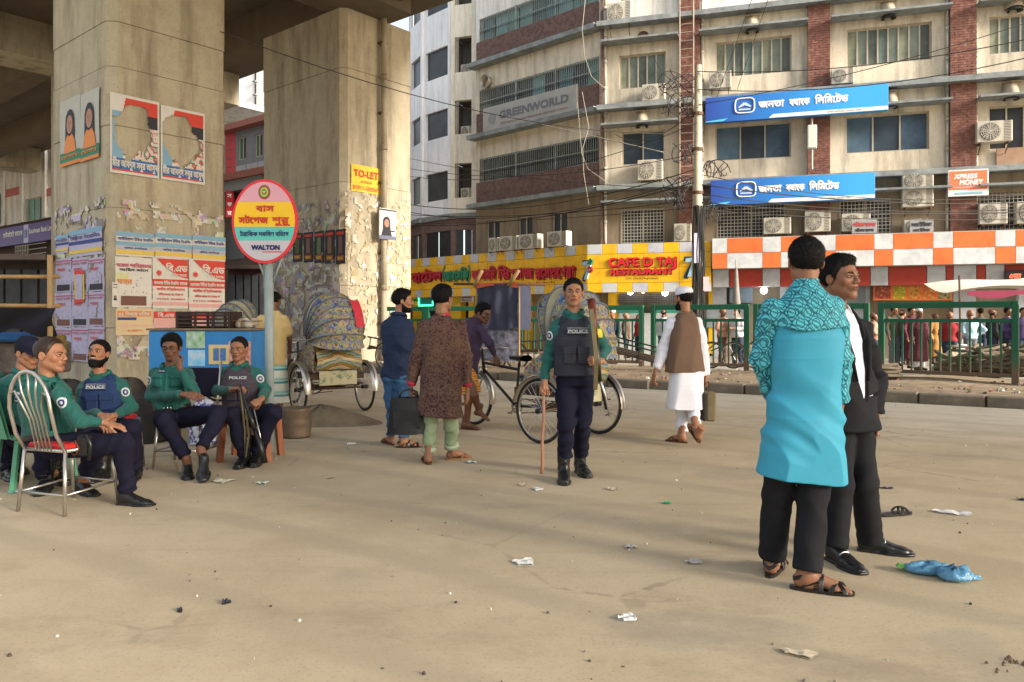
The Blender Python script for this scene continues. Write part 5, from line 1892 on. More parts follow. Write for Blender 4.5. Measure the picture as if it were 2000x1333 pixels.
def frame(dirn, palm):
 """rotation taking local -Z to dirn and local -Y to palm"""
 z = -Vector(dirn).normalized()
 y = -(Vector(palm) - z * Vector(palm).dot(z)).normalized()
 x = y.cross(z)
 return np.array(Matrix((x, y, z)).transposed())
class Person:
 """joints are given as photograph pixels plus a depth offset from the person's own distance Y0"""
 def __init__(s, label, px, Y0, skin='a', group=None, z0=0.0, res=.0085):
  s.Y0 = Y0
  s.org = Vector(((px - 1000) / FPX * Y0, Y0, z0))
  s.t = thing('person', label, 'person', tuple(s.org), 0, group)
  s.skin = SK[skin]
  s.skin_k = skin
  s.res = res
  s.J = {}
  s.bv, s.bf, s.bt = [], [], []
  s.nb = 0
  s.bvh = None
 def P(s, px, py, dy=0.0):
  Y = s.Y0 + dy
  return np.array(((px - 1000) / FPX * Y - s.org.x, dy, CAMH - (py - HORY) / FPX * Y - s.org.z))
 def grid(s, pts, pad, res=None):
  a = np.array(pts)
  return G(a.min(0) - pad, a.max(0) + pad, res or s.res)
 def body_add(s, V, F, tint=None):
  s.bv.append(V); s.bf.append(F + s.nb); s.nb += len(V)
  s.bt.append(np.ones((len(V), 3)) if tint is None else tint)
 def part(s, name, g, m, smooth=1, label=None):
  V, F = g.mesh()
  if smooth:
   V = relax(V, F, smooth, .5)
  o = put(name, np_mesh(name, V, F, m), s.t)
  if label: o['label'] = label
  s.last = (V, F)
  s.bvh = BVHTree.FromPolygons([tuple(v) for v in V], [tuple(f) for f in F.tolist()])
  return o
 def finish_body(s):
  V = np.concatenate(s.bv); F = np.concatenate(s.bf); T = np.concatenate(s.bt)
  o = put('body', np_mesh('body', V, F, s.skin, T), s.t)
  s.body_obj = o
  return o
 # ---- head
 def head(s, c, yaw=0, pitch=0, roll=0, hair='short', beard=None, scale=1.0, smile=False, hairm=None, eyes=True, wide=1.0):
  Rm = rotm(yaw, pitch, roll) @ np.diag((wide, 1, 1))
  s.hR, s.hc, s.hs = Rm, np.array(c), scale
  V, F, T = HEADS[smile]
  s.body_add(xf(V, Rm, c, scale), F, T)
  hm = hairm or hair_m
  if hair:
   V, F = HAIR[hair]
   rn = np.random.default_rng(int(abs(c[0]) * 1e4) + 3)
   nb_ = 5200
   ii = rn.integers(0, len(F), nb_)
   b0 = V[F[ii]].mean(1)
   nn = np.cross(V[F[ii, 1]] - V[F[ii, 0]], V[F[ii, 3]] - V[F[ii, 0]]); nn /= np.linalg.norm(nn, axis=1)[:, None] + 1e-9
   fl = np.stack([b0[:, 0] * 4, .25 + 0 * b0[:, 0], -.9 + 0 * b0[:, 0]], 1) + rn.normal(0, .45, (nb_, 3))
   fl -= nn * (fl * nn).sum(1)[:, None]; fl /= np.linalg.norm(fl, axis=1)[:, None] + 1e-9
   ln_ = ({'crop': .006, 'receding': .008, 'short': .011}.get(hair, .017) * rn.uniform(.5, 1.3, nb_))[:, None]
   sd = np.cross(nn, fl) * .0011
   tip = b0 + fl * ln_ + nn * ln_ * rn.uniform(.05, .45, nb_)[:, None]
   BV = np.stack([b0 - sd - nn * .001, b0 + sd - nn * .001, tip + sd * .2, tip - sd * .2], 1).reshape(-1, 3)
   BF = np.arange(nb_ * 4).reshape(-1, 4) + len(V)
   V = np.concatenate([V, BV]); F = np.concatenate([F, BF])
   put('hair', np_mesh('hair', xf(V, Rm, c, scale * 1.0), F, hm), s.t)
  if beard:
   V, F = BEARD[beard]
   put('beard', np_mesh('beard', xf(V, Rm, c, scale), F, hm), s.t)
  if eyes:
   for sx in (-1, 1):
    e = MB()
    e.grid(lambda u, v: (.031 * sx + .0128 * math.cos(2 * PI * u) * math.sin(PI * v / 2), -.0795 - .0085 * math.cos(PI * v / 2), .0005 + .0050 * math.sin(2 * PI * u) * math.sin(PI * v / 2)), 16, 5)
    s._hp('eye', e, eye_w)
    e = MB()
    e.lathe([(0, -.0907), (.0035, -.0904), (.0050, -.0885), (.0050, -.086)], 12, (.031 * sx, 0, .001), 'Y')
    s._hp('iris', e, eye_d)
    e = MB()
    e.tube([(.014 * sx, -.0945, .0165), (.026 * sx, -.0935, .0235), (.038 * sx, -.086, .0240), (.049 * sx, -.074, .0175)], [.0022, .0034, .0030, .0014], 6)
    s._hp('eyebrow', e, brow_m if hm is hair_m else hm)
    e = MB()
    e.tube([(.0175 * sx, -.0865, .0035), (.025 * sx, -.0895, .0072), (.036 * sx, -.0880, .0072), (.0445 * sx, -.0815, .0035)], .0013, 5)
    s._hp('eyelid', e, brow_m)
   if smile:
    e = MB(); e.tube([(-.018, -.092, -.0600), (0, -.0975, -.0605), (.018, -.092, -.0600)], .0032, 6)
    s._hp('teeth', e, tooth)
 def _hp(s, name, mb, m, smooth=True):
  mb.v = [tuple(p) for p in xf(np.array(mb.v), s.hR, s.hc, s.hs)]
  return mb.build(name, m, s.t, smooth)
 def hand(s, w, dirn, palm, kind='relax', side=1, scale=1.0):
  """side +1 : thumb on local +X"""
  V, F = HANDS[kind]
  V = np.array(V)
  if side < 0:
   V = V * np.array((-1, 1, 1)); F = F[:, ::-1]
  s.body_add(xf(V, frame(dirn, palm), w, scale), F)
 def foot(s, ankle, toe, kind, m=None, lift=0.0, strap='cross', pitch=0.0, scale=1.0):
  """ankle: joint position; toe: horizontal direction the toes point to"""
  a = math.atan2(toe[0], -toe[1])
  Rm = np.array(Matrix.Rotation(a, 3, 'Z') @ Matrix.Rotation(pitch, 3, 'X'))
  base = np.array((ankle[0], ankle[1], lift - s.org.z * 0))
  off = np.array((math.sin(-a) * 0.01, 0, 0))
  base[:2] -= np.array((math.sin(a), -math.cos(a))) * 0.0
  if kind == 'sandal':
   V, F = FEET['bare']
   s.body_add(xf(V, Rm, base + np.array((0, 0, .012)), scale), F)
   sb = SANDAL[strap]
   q = MB(); q.f, q.m = list(sb.f), list(sb.m)
   q.v = [tuple(p) for p in xf(np.array(sb.v), Rm, base + np.array((0, 0, .004)), scale)]
   return q.build('sandal', m, s.t, 'auto')
  if kind == 'bare':
   V, F = FEET['bare']; s.body_add(xf(V, Rm, base, scale), F); return
  V, F = FEET[kind]
  o = put(kind, np_mesh(kind, xf(V, Rm, base, scale), F, m), s.t)
  return o
 # ---- core shapes
 def frames(s, f):
  f = np.array((f[0], f[1], 0.0)); f /= np.linalg.norm(f)
  u = np.array((-f[1], f[0], 0.0))     # lateral
  return u, f
 def torso_secs(s, o=0.0, k=1.0, build=1.0, belly=0.0):
  pel, ch, nk = s.J['pel'], s.J['chest'], s.J['neck']
  w = s.wd * build
  mid = pel + (ch - pel) * .5 + np.array((0, 0, 0))
  fb = s.f * .01
  up = (nk - ch);
  return [(pel - (ch - pel) * .06, .172 * w + o, .118 * k + o + belly * .4), (pel + (ch - pel) * .25 + fb, .158 * w + o, .112 * k + o + belly), (mid + fb, .150 * w + o, .108 * k + o + belly * .8), (pel + (ch - pel) * .8, .166 * w + o, .116 * k + o + belly * .2),
    (ch, .178 * w + o, .118 * k + o), (ch + up * .45, .172 * w + o, .100 * k + o), (ch + up * .80, .115 * w + o * .8, .078 * k + o * .8), (ch + up * 1.0, .062 + o * .7, .062 + o * .7)]
 def pose(s, f, wd=1.0, **J):
  s.J = {k: np.array(v, float) for k, v in J.items()}
  s.u, s.f = s.frames(f)
  s.wd = wd
 def base_body(s, arms=(1, 1), legs=True, armr=(.036, .032, .026)):
  J = s.J
  pts = list(J.values())
  g = s.grid(pts, .17, .0125)
  g.add(g.loft(s.torso_secs(-.03), s.u, s.f, 2.2, .04))
  hd = s.hc if hasattr(s, 'hc') else J['neck'] + np.array((0, 0, .12))
  low = hd + (s.hR @ np.array((0, .03, -.085)) if hasattr(s, 'hR') else 0)
  g.add(g.cone(J['neck'] - np.array((0, 0, .05)), low, .060, .052), .03)
  for A in 'AB':
   if 'el' + A in J:
    g.add(g.cone(J['sh' + A], J['el' + A], armr[0], armr[1]), .03)
    g.add(g.cone(J['el' + A], J['wr' + A], armr[1], armr[2]), .015)
   if legs and 'kn' + A in J:
    g.add(g.cone(J['hi' + A], J['kn' + A], .070, .048), .03)
    g.add(g.cone(J['kn' + A], J['an' + A], .050, .034), .02)
  V, F = g.mesh()
  s.body_add(V, F)
 # ---- garments
 def sleeves(s, g, o=.013, r=(.060, .052, .036), short=False, cuff=.03, k=.03, which='AB', elb=.010):
  J = s.J
  for A in which:
   if 'el' + A not in J: continue
   sh, el, wr = J['sh' + A], J['el' + A], J['wr' + A]
   sh = sh - A3_((0, 0, .010)); up = el - sh
   if short:
    e = sh + up * short
    g.add(g.cone(sh, e, r[0] + o * .5, r[1] + o), k)
    continue
   g.add(g.cone(sh, el, r[0] - .008 + o * .2, r[1] + o * .2), k)
   L = np.linalg.norm(wr - el)
   e = el + (wr - el) * (1 - cuff / L)
   g.add(g.cone(el, e, r[1] + o * .2, r[2] + o * .25), .02)
   g.crease(el, wr - sh, .007, 85, .10); g.crease(e, wr - el, .005, 110, .07, 1); g.crease(sh * .7 + el * .3, up + A3_((.1, 0, 0)), .005, 60, .10, 2)
 def cuffcut(s, g, cuff=.02, which='AB'):
  for A in which:
   if 'wr' + A in s.J:
    el, wr = s.J['el' + A], s.J['wr' + A]
    d = (wr - el) / np.linalg.norm(wr - el)
    # trim only near the wrist
    near = g.cone(wr - d * .0, wr + d * .08, .07, .07)
    g.D = np.where(near < 0, np.maximum(g.D, g.plane(wr - d * cuff, d)), g.D)
 def shirt(s, m, o=.012, name='shirt', hem=0.0, sleeves=True, short=False, folds=.0035, belly=0, which='AB', r=(.060, .052, .036), seed=1.0, hemz=None, res=None, collar=True, build=1.0, flare=0.0, secs=None, fx=(9, 5, 14)):
  pts = [v for k, v in s.J.items() if k[:2] in ('pe', 'ch', 'ne', 'sh', 'el', 'wr')]
  g = s.grid(pts, .23, res)
  g.add(g.loft(secs or s.torso_secs(o, belly=belly, build=build), s.u, s.f, 2.4, .02))
  if sleeves:
   s.sleeves(g, o, r, short, which=which)
   s.cuffcut(g, .012, which)
  if folds: g.folds(folds, fx, seed)
  if hemz == 'tuck':
   hemz = (s.J['pel'] + (s.J['chest'] - s.J['pel']) * .20)
   ax = (s.J['chest'] - s.J['pel'])
   ax = ax / np.linalg.norm(ax)
   near = g.cone(s.J['pel'] - ax * .12, hemz, .30, .30)
   body = g.loft(s.torso_secs(o + .004, belly=belly), s.u, s.f, 2.4, .02)
   g.D = np.where((near < 0) & (body < .004), np.maximum(g.D, g.plane(hemz, -ax)), g.D)
  elif hemz is not None:
   g.keep(hemz - g.Z)
  # neck opening
  nk = s.J['neck']
  g.cut(g.cone(nk - np.array((0, 0, .0)), nk + np.array((0, 0, .2)), .056, .075), .0)
  return s.part(name, g, m)
 def skirt_secs(s, zs):
  """zs: list of (centre, w, d)"""
  return zs
 def trousers(s, m, r=(.088, .062, .058, .052), name='trousers', folds=.005, cr=1.0, hem=.0, seed=2.0, res=None, top=None, hemz=None, topz=None, k=.03, fx=(6, 6, 22)):
  J = s.J
  pts = [v for k_, v in J.items() if k_[:2] in ('pe', 'hi', 'kn', 'an')]
  g = s.grid(pts, .17, res)
  pel = J['pel']
  top = top if top is not None else pel + (J['chest'] - pel) * .18
  g.add(g.loft([(pel - (J['chest'] - pel) * .10, .160 * s.wd, .118), (pel, .166 * s.wd, .122), (top, .155 * s.wd, .114)], s.u, s.f, 2.3, .03))
  for A in 'AB':
   hi, kn, an = J['hi' + A], J['kn' + A], J['an' + A]
   g.add(g.cone(hi, kn, r[0], r[1]), k)
   d = (an - kn); L = np.linalg.norm(d); d /= L
   g.add(g.cone(kn, an - d * hem, r[2], r[3]), .02)
   g.crease(kn, an - hi, .009 * cr, 60, .13); g.crease(an, d, .010 * cr, 75, .12, 1); g.crease(hi, kn - hi, .007 * cr, 55, .13, 2)
  g.folds(folds, fx, seed)
  for A in 'AB':
   kn, an = J['kn' + A], J['an' + A]
   d = (an - kn) / np.linalg.norm(an - kn)
   near = g.cone(an - d * hem, an + d * .15, .09, .09)
   g.D = np.where(near < 0, np.maximum(g.D, g.plane(an - d * hem, d)), g.D)
  if topz is not None:
   g.keep(g.Z - topz)
  return s.part(name, g, m)
 def collar(s, m, r=.062, h=.038, fold=True, open_=.5, name='collar', tilt=0.25):
  nk = s.J['neck']
  f, u = s.f, s.u
  b = MB()
  n = 22
  prof = [(-.01, .000), (.006, h), (.016, h * .95), (.030, h * .30), (.024, .26 * h)] if fold else [(-.002, 0), (.0, h), (.006, h), (.006, 0)]
  o = 0
  rows = []
  for i in range(n + 1):
   a = open_ + (2 * PI - 2 * open_) * i / n
   dv = f * math.cos(a) + u * math.sin(a)
   drop = -.03 * max(0, math.cos(a)) ** 2 - .008
   rows.append([nk + dv * (r + p[0] + (.004 if fold else 0)) + np.array((0, 0, p[1] + drop + (tilt * -.02 * math.cos(a)))) for p in prof])
  vs = [tuple(p) for rw in rows for p in rw]
  q = len(prof)
  fs = []
  for i in range(n):
   for j in range(q):
    j2 = (j + 1) % q
    fs.append((i * q + j, i * q + j2, (i + 1) * q + j2, (i + 1) * q + j))
  fs.append(tuple(range(q))); fs.append(tuple(reversed(range(n * q, n * q + q))))
  b.add(vs, fs)
  return b.build(name, m, s.t, True)
 def hit(s, origin, dirn):
  r = s.bvh.ray_cast(Vector(origin), Vector(dirn).normalized())
  return r[0], r[1]
 def decal(s, at, dirn, w, h, fn, up=(0, 0, 1), lift=.004):
  """project a flat patch onto the last garment; fn(parent_matrix) -> builds with local x-z plane facing -y"""
  loc, nrm = s.hit(Vector(at) - Vector(dirn).normalized() * .5, dirn)
  if loc is None:
   return None
  n = nrm if nrm.dot(Vector(dirn)) < 0 else -nrm
  z = Vector(up); z = (z - n * z.dot(n)).normalized()
  y = -n
  x = y.cross(z)
  M = Matrix((x, y, z)).transposed().to_4x4()
  M.translation = loc + n * lift
  return M
 def wrap(s, name, m, at, dirn, w, h, nx=8, nz=6, lift=.004, thick=.003, up=(0, 0, 1), kind='rect'):
  """thin patch that follows the last garment"""
  dirn = Vector(dirn).normalized()
  z = Vector(up); z = (z - dirn * z.dot(dirn)).normalized()
  x = dirn.cross(z).normalized()
  at = Vector(at)
  V, ok = [], True
  for j in range(nz + 1):
   for i in range(nx + 1):
    a, b_ = (i / nx - .5), (j / nz - .5)
    if kind == 'disc':
     rr = max(abs(a), abs(b_)); l = math.hypot(a, b_) or 1
     a, b_ = a * rr / l, b_ * rr / l
    o = at + x * a * w + z * b_ * h
    loc, nrm = s.hit(o - dirn * .35, dirn)
    if loc is None:
     loc = o
    V.append(loc - dirn * lift)
  b = MB()
  n = len(V)
  q = nx + 1
  fs = []
  for j in range(nz):
   for i in range(nx):
    a = j * q + i
    fs.append((a, a + 1, a + q + 1, a + q))
  bk = [v + dirn * (lift + .004) for v in V]
  rim = [i for i in range(nx)] + [nx + j * q for j in range(nz)] + [nz * q + nx - i for i in range(nx)] + [(nz - j) * q for j in range(nz)]
  fs += [(rim[(k + 1) % len(rim)], rim[k], rim[k] + n, rim[(k + 1) % len(rim)] + n) for k in range(len(rim))]
  b.add(V + bk, fs)
  return b.build(name, m, s.t, True)
# ================================================================== THE PEOPLE
c_green = M1('uniform_green', (.011, .098, .084), .75, var=.14, vs=5, bump=.25, bs=300, sheen=.1)
c_green2 = M1('uniform_green_light', (.014, .118, .098), .75, var=.14, vs=5, bump=.25, bs=300)
c_navy = M1('uniform_navy', (.012, .012, .027), .85, var=.2, vs=5, bump=.25, bs=300, spec=.12)
c_vest = M1('vest_charcoal', (.035, .037, .052), .85, var=.15, vs=8, bump=.4, bs=260, spec=.2)
c_vestb = M1('vest_blue', (.020, .040, .115), .85, var=.15, vs=8, bump=.4, bs=260, spec=.2)
c_vestg = M1('vest_grey', (.060, .050, .065), .85, var=.15, vs=8, bump=.4, bs=260, spec=.2)
c_black = M1('cloth_black', (.014, .014, .017), .8, var=.2, vs=6, bump=.3, bs=300, spec=.15)
c_white = M1('cloth_white', (.74, .75, .82), .85, var=.06, vs=5, bump=.25, bs=250)
leather = M1('leather_black', (.012, .012, .012), .35, var=.3, vs=20, spec=.5)
leather_br = M1('leather_brown', (.13, .05, .025), .5, var=.3, vs=20)
metal_m = M1('metal_bright', (.62, .62, .62), .3, metal=.9, var=.1)
patch_w = M1('patch_white', (.55, .58, .60), .8, var=.1)
patch_d = M1('patch_navy', (.03, .04, .12), .8, var=.1)
patch_y = M1('patch_yellow', (.62, .55, .05), .8, var=.1)
A3 = np.array
def belt(p, m=leather, z=.10, buckle=True, ends=None):
 """a flat band round the waist that follows the torso"""
 pel, ch = p.J['pel'], p.J['chest']
 c = pel + (ch - pel) * .24
 g = p.grid([c], .26, .006)
 ax = (ch - pel) / np.linalg.norm(ch - pel)
 g.add(g.loft([(c - ax * .022, .170 * p.wd + .006, .128), (c + ax * .022, .168 * p.wd + .006, .126)], p.u, p.f, 2.4, .008))
 g.cut(g.loft([(c - ax * .06, .150 * p.wd, .110), (c + ax * .06, .150 * p.wd, .110)], p.u, p.f, 2.4, .008))
 p.part('belt', g, m, 0)
 if buckle:
  for k in ((-.030, .016), (0.0, .012), (.030, .012)):
   at = c + p.f * .1 + p.u * k[0]
   p.wrap('buckle', metal_m, at, -p.f, k[1] * 1.3, .030, 2, 2, lift=.004)
def badges(p, A, side, cap=True, col=(patch_w, patch_d)):
 """round arm patch on the outside of the upper arm"""
 sh, el = p.J['sh' + A], p.J['el' + A]
 at = sh + (el - sh) * .33
 ax = (el - sh) / np.linalg.norm(el - sh)
 p.wrap('arm_patch', col[0], at, side, .072, .080, 6, 6, lift=.005, up=tuple(-ax), kind='disc')
 p.wrap('arm_emblem', col[1], at, side, .046, .052, 4, 4, lift=.008, up=tuple(-ax), kind='disc')
 p.wrap('arm_star', col[0], at, side, .020, .026, 2, 2, lift=.010, up=tuple(-ax), kind='disc')
def epaulette(p, A, m=None):
 nk, sh = p.J['neck'], p.J['sh' + A]
 d = (sh - nk); d[2] = 0; d /= np.linalg.norm(d)
 c = nk + (sh - nk) * .62 + A3((0, 0, .03))
 p.wrap('epaulette', m or c_green2, c, (0, 0, -1), .10, .045, 4, 2, lift=.006, up=tuple(A3((-d[1], d[0], 0))))
def word_on(p, s, at, dirn, w, h, m, box=None, bold=.0015, lift=.012):
 M = p.decal(at, dirn, w, h, None, lift=lift)
 if M is None:
  return
 if box:
  q = MB(); q.cbox(-w / 2 - .012, w / 2 + .012, .0, .006, -h * .35 - .008, h * .65 + .012, .002)
  q.v = [tuple(M @ Vector(v)) for v in q.v]
  q.build('name_plate', box, p.t)
  q = MB(); q.tube([(-w / 2 - .008, -.003, -h * .35), (w / 2 + .008, -.003, -h * .35), (w / 2 + .008, -.003, h * .65 + .006), (-w / 2 - .008, -.003, h * .65 + .006)], .0022, 4, closed=True)
  q.v = [tuple(M @ Vector(v)) for v in q.v]
  q.build('plate_border', m, p.t)
 q = MB()
 letters('lettering', s, m, None, -w / 2, w / 2, -h * .25 + .0, h * .72, y=-.003, bold=bold, mb=q)
 q.v = [tuple(M @ Vector(v)) for v in q.v]
 q.build('lettering', m, p.t)
def vest(p, m, top=.0, hem=-.02, pouches=True, o=.030, thick=1.0, seed=3):
 pel, ch, nk = p.J['pel'], p.J['chest'], p.J['neck']
 ax = (ch - pel)
 lo = pel + ax * (.16 + hem)
 g = p.grid([pel, ch, nk], .27, .0065)
 up = nk - ch
 secs = [(lo, .160 * p.wd + .018, .120 + o), (pel + ax * .55, .160 * p.wd + .016, .122 + o), (ch - ax * .02, .166 * p.wd + .016, .128 + o), (ch + up * .35, .150 * p.wd + .010, .114 + o * .8), (ch + up * .78, .118 * p.wd, .086 + o * .6)]
 g.add(g.loft(secs, p.u, p.f, 2.7, .02))
 # neck scoop and arm scoops
 g.cut(g.ell(nk + p.f * .03 + A3((0, 0, .00)), (.078, .095, .075)), .01)
 for sx in (-1, 1):
  c = ch + up * .40 + p.u * sx * (.212 * p.wd)
  g.cut(g.cone(c + p.f * .2, c - p.f * .2, .060, .060), .01)
 # moulded seams
 g.folds(.0016, (20, 14, 26), seed)
 o_ = p.part('vest', g, m)
 if pouches:
  f, u = p.f, p.u
  for (x, zz, w, h, dp) in ((-.050, .07, .10, .14, .026), (.062, .07, .10, .14, .026)):
   at = lo + ax * (zz / np.linalg.norm(ax)) * 1.0 + u * x + A3((0, 0, .02))
   M = p.decal(at + A3((0, 0, h / 2)), -f, w, h, None, lift=-.006)
   if M is None: continue
   q = MB(); q.cbox(-w / 2, w / 2, -dp, .01, -h / 2, h / 2, .010)
   if h > .1:
    q.cbox(-w / 2 - .003, w / 2 + .003, -dp - .006, -.002, h * .12, h / 2 + .006, .005)
   q.v = [tuple(M @ Vector(v)) for v in q.v]
   q.build('pouch', m, p.t, 'auto')
  for sx in (-1, 1):
   at = ch + up * .45 + u * sx * .105 * p.wd
   p.wrap('shoulder_strap', m, at, tuple(-f * .6 + A3((0, 0, -.8))), .065, .09, 3, 4, lift=.012, up=tuple(f))
# ---------------------------------------------------------------- 1  standing officer, facing the camera
p = Person('police officer walking towards the camera in dark vest with stick and slung rifle', 1120, 6.5, 'b')
P = p.P
p.pose((-.02, -1), 1.0, neck=P(1121, 613), chest=P(1121, 661), pel=P(1123, 742), shA=P(1086, 634), elA=P(1070, 700, .03), wrA=P(1062, 748, -.03),
  shB=P(1158, 633), elB=P(1181, 684, .10), wrB=P(1172, 704, -.13), hiA=P(1106, 752), knA=P(1106, 832, -.10), anA=P(1103, 896, -.05), hiB=P(1141, 752), knB=P(1138, 826, .0), anB=P(1134, 890, .22))
p.head(P(1120, 572, -.02), yaw=-.02, pitch=-.03, hair='short', scale=1.02)
p.base_body(legs=True)
p.hand(P(1064, 748, -.05), (-.05, -.1, -1), (.3, -1, 0), 'fist', -1)
p.hand(P(1174, 706, -.19), (-.75, -.6, .05), (-.3, .8, -.2), 'fist', 1)
p.finish_body()
p.shirt(c_green, seed=1.0, folds=.0055, fx=(12, 8, 20), hemz='tuck')
badges(p, 'A', (.55, .8, 0)); epaulette(p, 'A'); epaulette(p, 'B')
p.wrap('arm_patch', patch_y, p.J['shB'] + (p.J['elB'] - p.J['shB']) * .35, (-.2, .95, 0), .06, .075, 4, 4, lift=.006)
p.collar(c_green2, r=.062, h=.05, open_=.42)
p.trousers(c_navy, r=(.094, .076, .070, .066), folds=.006, hem=.02, seed=2.2)
belt(p)
vest(p, c_vest)
word_on(p, 'POLICE', p.P(1126, 648), (0, 1, 0), .165, .036, M1('thread_grey', (.42, .44, .46), .8, var=0), c_vest, bold=.0012, lift=.02)
p.foot(P(1101, 930, -.06), (-.05, -1), 'boot', leather)
p.foot(P(1134, 925, .22), (.25, -1), 'boot', leather)
cop1 = p
# stick
def world(p, q): return Vector(p.org) + Vector(q)
t = thing('wooden_stick', 'long pale wooden stick held upright in the standing officer\'s hand', 'stick', tuple(world(p, P(1058, 926, -.09))))
a, b_ = P(1058, 926, -.09), P(1063, 742, -.09)
q = MB(); n = 10
q.tube([Vector((b_ - a) * i / n) + Vector((.004 * math.sin(i * 1.3), 0, 0)) for i in range(n + 1)], [.012 + .003 * (1 - i / n) for i in range(n + 1)], 10)
q.build('shaft', M1('wood_pale', (.40, .20, .12), .6, var=.3, vs=10, stretch=(6, 6, 1)), t, True)
# rifle
g0 = world(p, P(1156, 590, -.10)); t = thing('rifle', 'rifle slung muzzle down from the standing officer\'s left shoulder', 'rifle', tuple(g0))
def rp(px, py, dy): return world(p, P(px, py, dy)) - g0
q = MB(); pts = [rp(1155, 588, -.05), rp(1158, 612, -.14), rp(1163, 660, -.24)]
q.tube(pts, [.036, .030, .020], 8); q.build('butt', M1('wood_red', (.17, .045, .03), .4, var=.3, vs=12), t, True)
q = MB(); q.tube([rp(1163, 655, -.235), rp(1168, 715, -.22), rp(1172, 745, -.20)], [.022, .024, .018], 8); q.build('receiver', leather, t, True)
q = MB(); q.tube([rp(1171, 738, -.20), rp(1183, 776, -.16), rp(1190, 812, -.12)], [.011, .009, .008], 8); q.build('barrel', metal_m, t, True)
q = MB(); q.tube([rp(1174, 748, -.18), rp(1184, 800, -.13)], .012, 6); q.tube([rp(1182, 812, -.12), rp(1193, 808, -.12)], .005, 5); q.build('gas_tube', leather, t, True)
strap_m = M1('webbing_olive', (.20, .165, .085), .9, var=.2, vs=20, bump=.3, bs=200)
q = MB()
ps = [rp(1155, 604, -.215), rp(1159, 640, -.275), rp(1163, 680, -.30), rp(1165, 705, -.31), rp(1164, 730, -.25), rp(1163, 762, -.19)]
vs = []
for k, c in enumerate(ps):
 vs += [c + Vector((-.017, 0, 0)), c + Vector((.017, -.004, 0)), c + Vector((.017, .005, 0)), c + Vector((-.017, .009, 0))]
q.add(vs, [(4 * k + j, 4 * k + (j + 1) % 4, 4 * k + 4 + (j + 1) % 4, 4 * k + 4 + j) for k in range(len(ps) - 1) for j in range(4)])
q.f = [tuple(reversed(f)) for f in q.f]
q.build('sling', strap_m, t)
# ---------------------------------------------------------------- 2  man in turquoise, from behind
tq = M1('kurta_turquoise', (.040, .31, .45), .65, var=.14, vs=3, bump=.15, bs=300)
dm = NT('kurta_damask', rough=.65)
_v = dm.map((1, 1, 1))
_s = dm.sep()
_wx = dm.math('MULTIPLY', dm.noise(9, det=3), .9)
_a = dm.math('SINE', dm.math('ADD', dm.math('MULTIPLY', _s[0], 84), _wx))
_b = dm.math('SINE', dm.math('ADD', dm.math('MULTIPLY', _s[2], 62), _wx))
_c = dm.math('ADD', _a, _b)
_l1 = dm.ramp(dm.math('ABSOLUTE', dm.math('ADD', _c, .15)), [(.14, 1), (.26, 0)])
_l2 = dm.ramp(dm.math('ABSOLUTE', dm.math('SUBTRACT', dm.math('ABSOLUTE', _c), 1.05)), [(.12, 1), (.24, 0)])
_l3 = dm.ramp(dm.wave(20, dist=7, dirn='DIAGONAL', det=3), [(.30, 1), (.42, 0)])
_m = dm.math('MAXIMUM', dm.math('MAXIMUM', _l1, _l2), dm.math('MULTIPLY', _l3, .8))
dm.color(dm.mix(_m, (.075, .43, .50), (.010, .085, .125)))
dm = dm.m
p = Person('man seen from behind in bright turquoise kurta with patterned yoke, black trousers and sandals', 1570, 3.97, 'a', res=.0075)
P = p.P
S_ = lambda a, b, y, d, dy=0: (P((a + b) / 2, y, dy), (b - a) / 2 * (p.Y0 + dy) / FPX, d)
p.pose((.12, 1), 1.02, neck=P(1574, 556), chest=P(1570, 640), pel=P(1572, 802), shA=P(1507, 597), elA=P(1489, 700, .05), wrA=P(1512, 780, .17), shB=P(1629, 596), elB=P(1640, 700, .0), wrB=P(1637, 790, .03),
  hiA=P(1541, 815), knA=P(1519, 965, .05), anA=P(1508, 1085, .11), hiB=P(1600, 815), knB=P(1588, 970, -.05), anB=P(1577, 1112, -.13))
p.head(P(1572, 511, .03), yaw=PI - .06, pitch=-.06, hair='short', scale=1.05)
p.base_body(legs=True)
p.hand(P(1640, 800, .03), (-.1, .15, -1), (-1, .2, 0), 'relax', -1)
p.hand(P(1515, 788, .17), (.5, .1, -.8), (.3, 1, 0), 'relax', 1)
J = p.J
p.body_add(*(lambda g: (g.add(g.cone(J['anA'] + A3((0, 0, .06)), P(1508, 1108, .11), .040, .038)), g.add(g.cone(J['anB'] + A3((0, 0, .06)), P(1577, 1138, -.13), .042, .038)), g.mesh())[2])(p.grid([P(1508, 1108, .11), P(1577, 1138, -.13)], .12, .008)))
p.foot(P(1508, 1100, .12), (.45, .75), 'sandal', leather, scale=1.05)
p.foot(P(1580, 1138, -.13), (.93, -.35), 'sandal', leather, scale=1.08)
p.finish_body()
g = p.grid([P(1470, 930), P(1660, 560)], .17)
g.add(g.loft([S_(1474, 1655, 932, .185), S_(1488, 1650, 880, .170), S_(1499, 1646, 815, .152), S_(1506, 1640, 770, .125), S_(1508, 1642, 700, .130), S_(1506, 1644, 660, .126), S_(1516, 1630, 608, .100), S_(1545, 1602, 585, .07)], p.u, p.f, 2.3, .012))
X, Y, Z = g.X, g.Y, g.Z
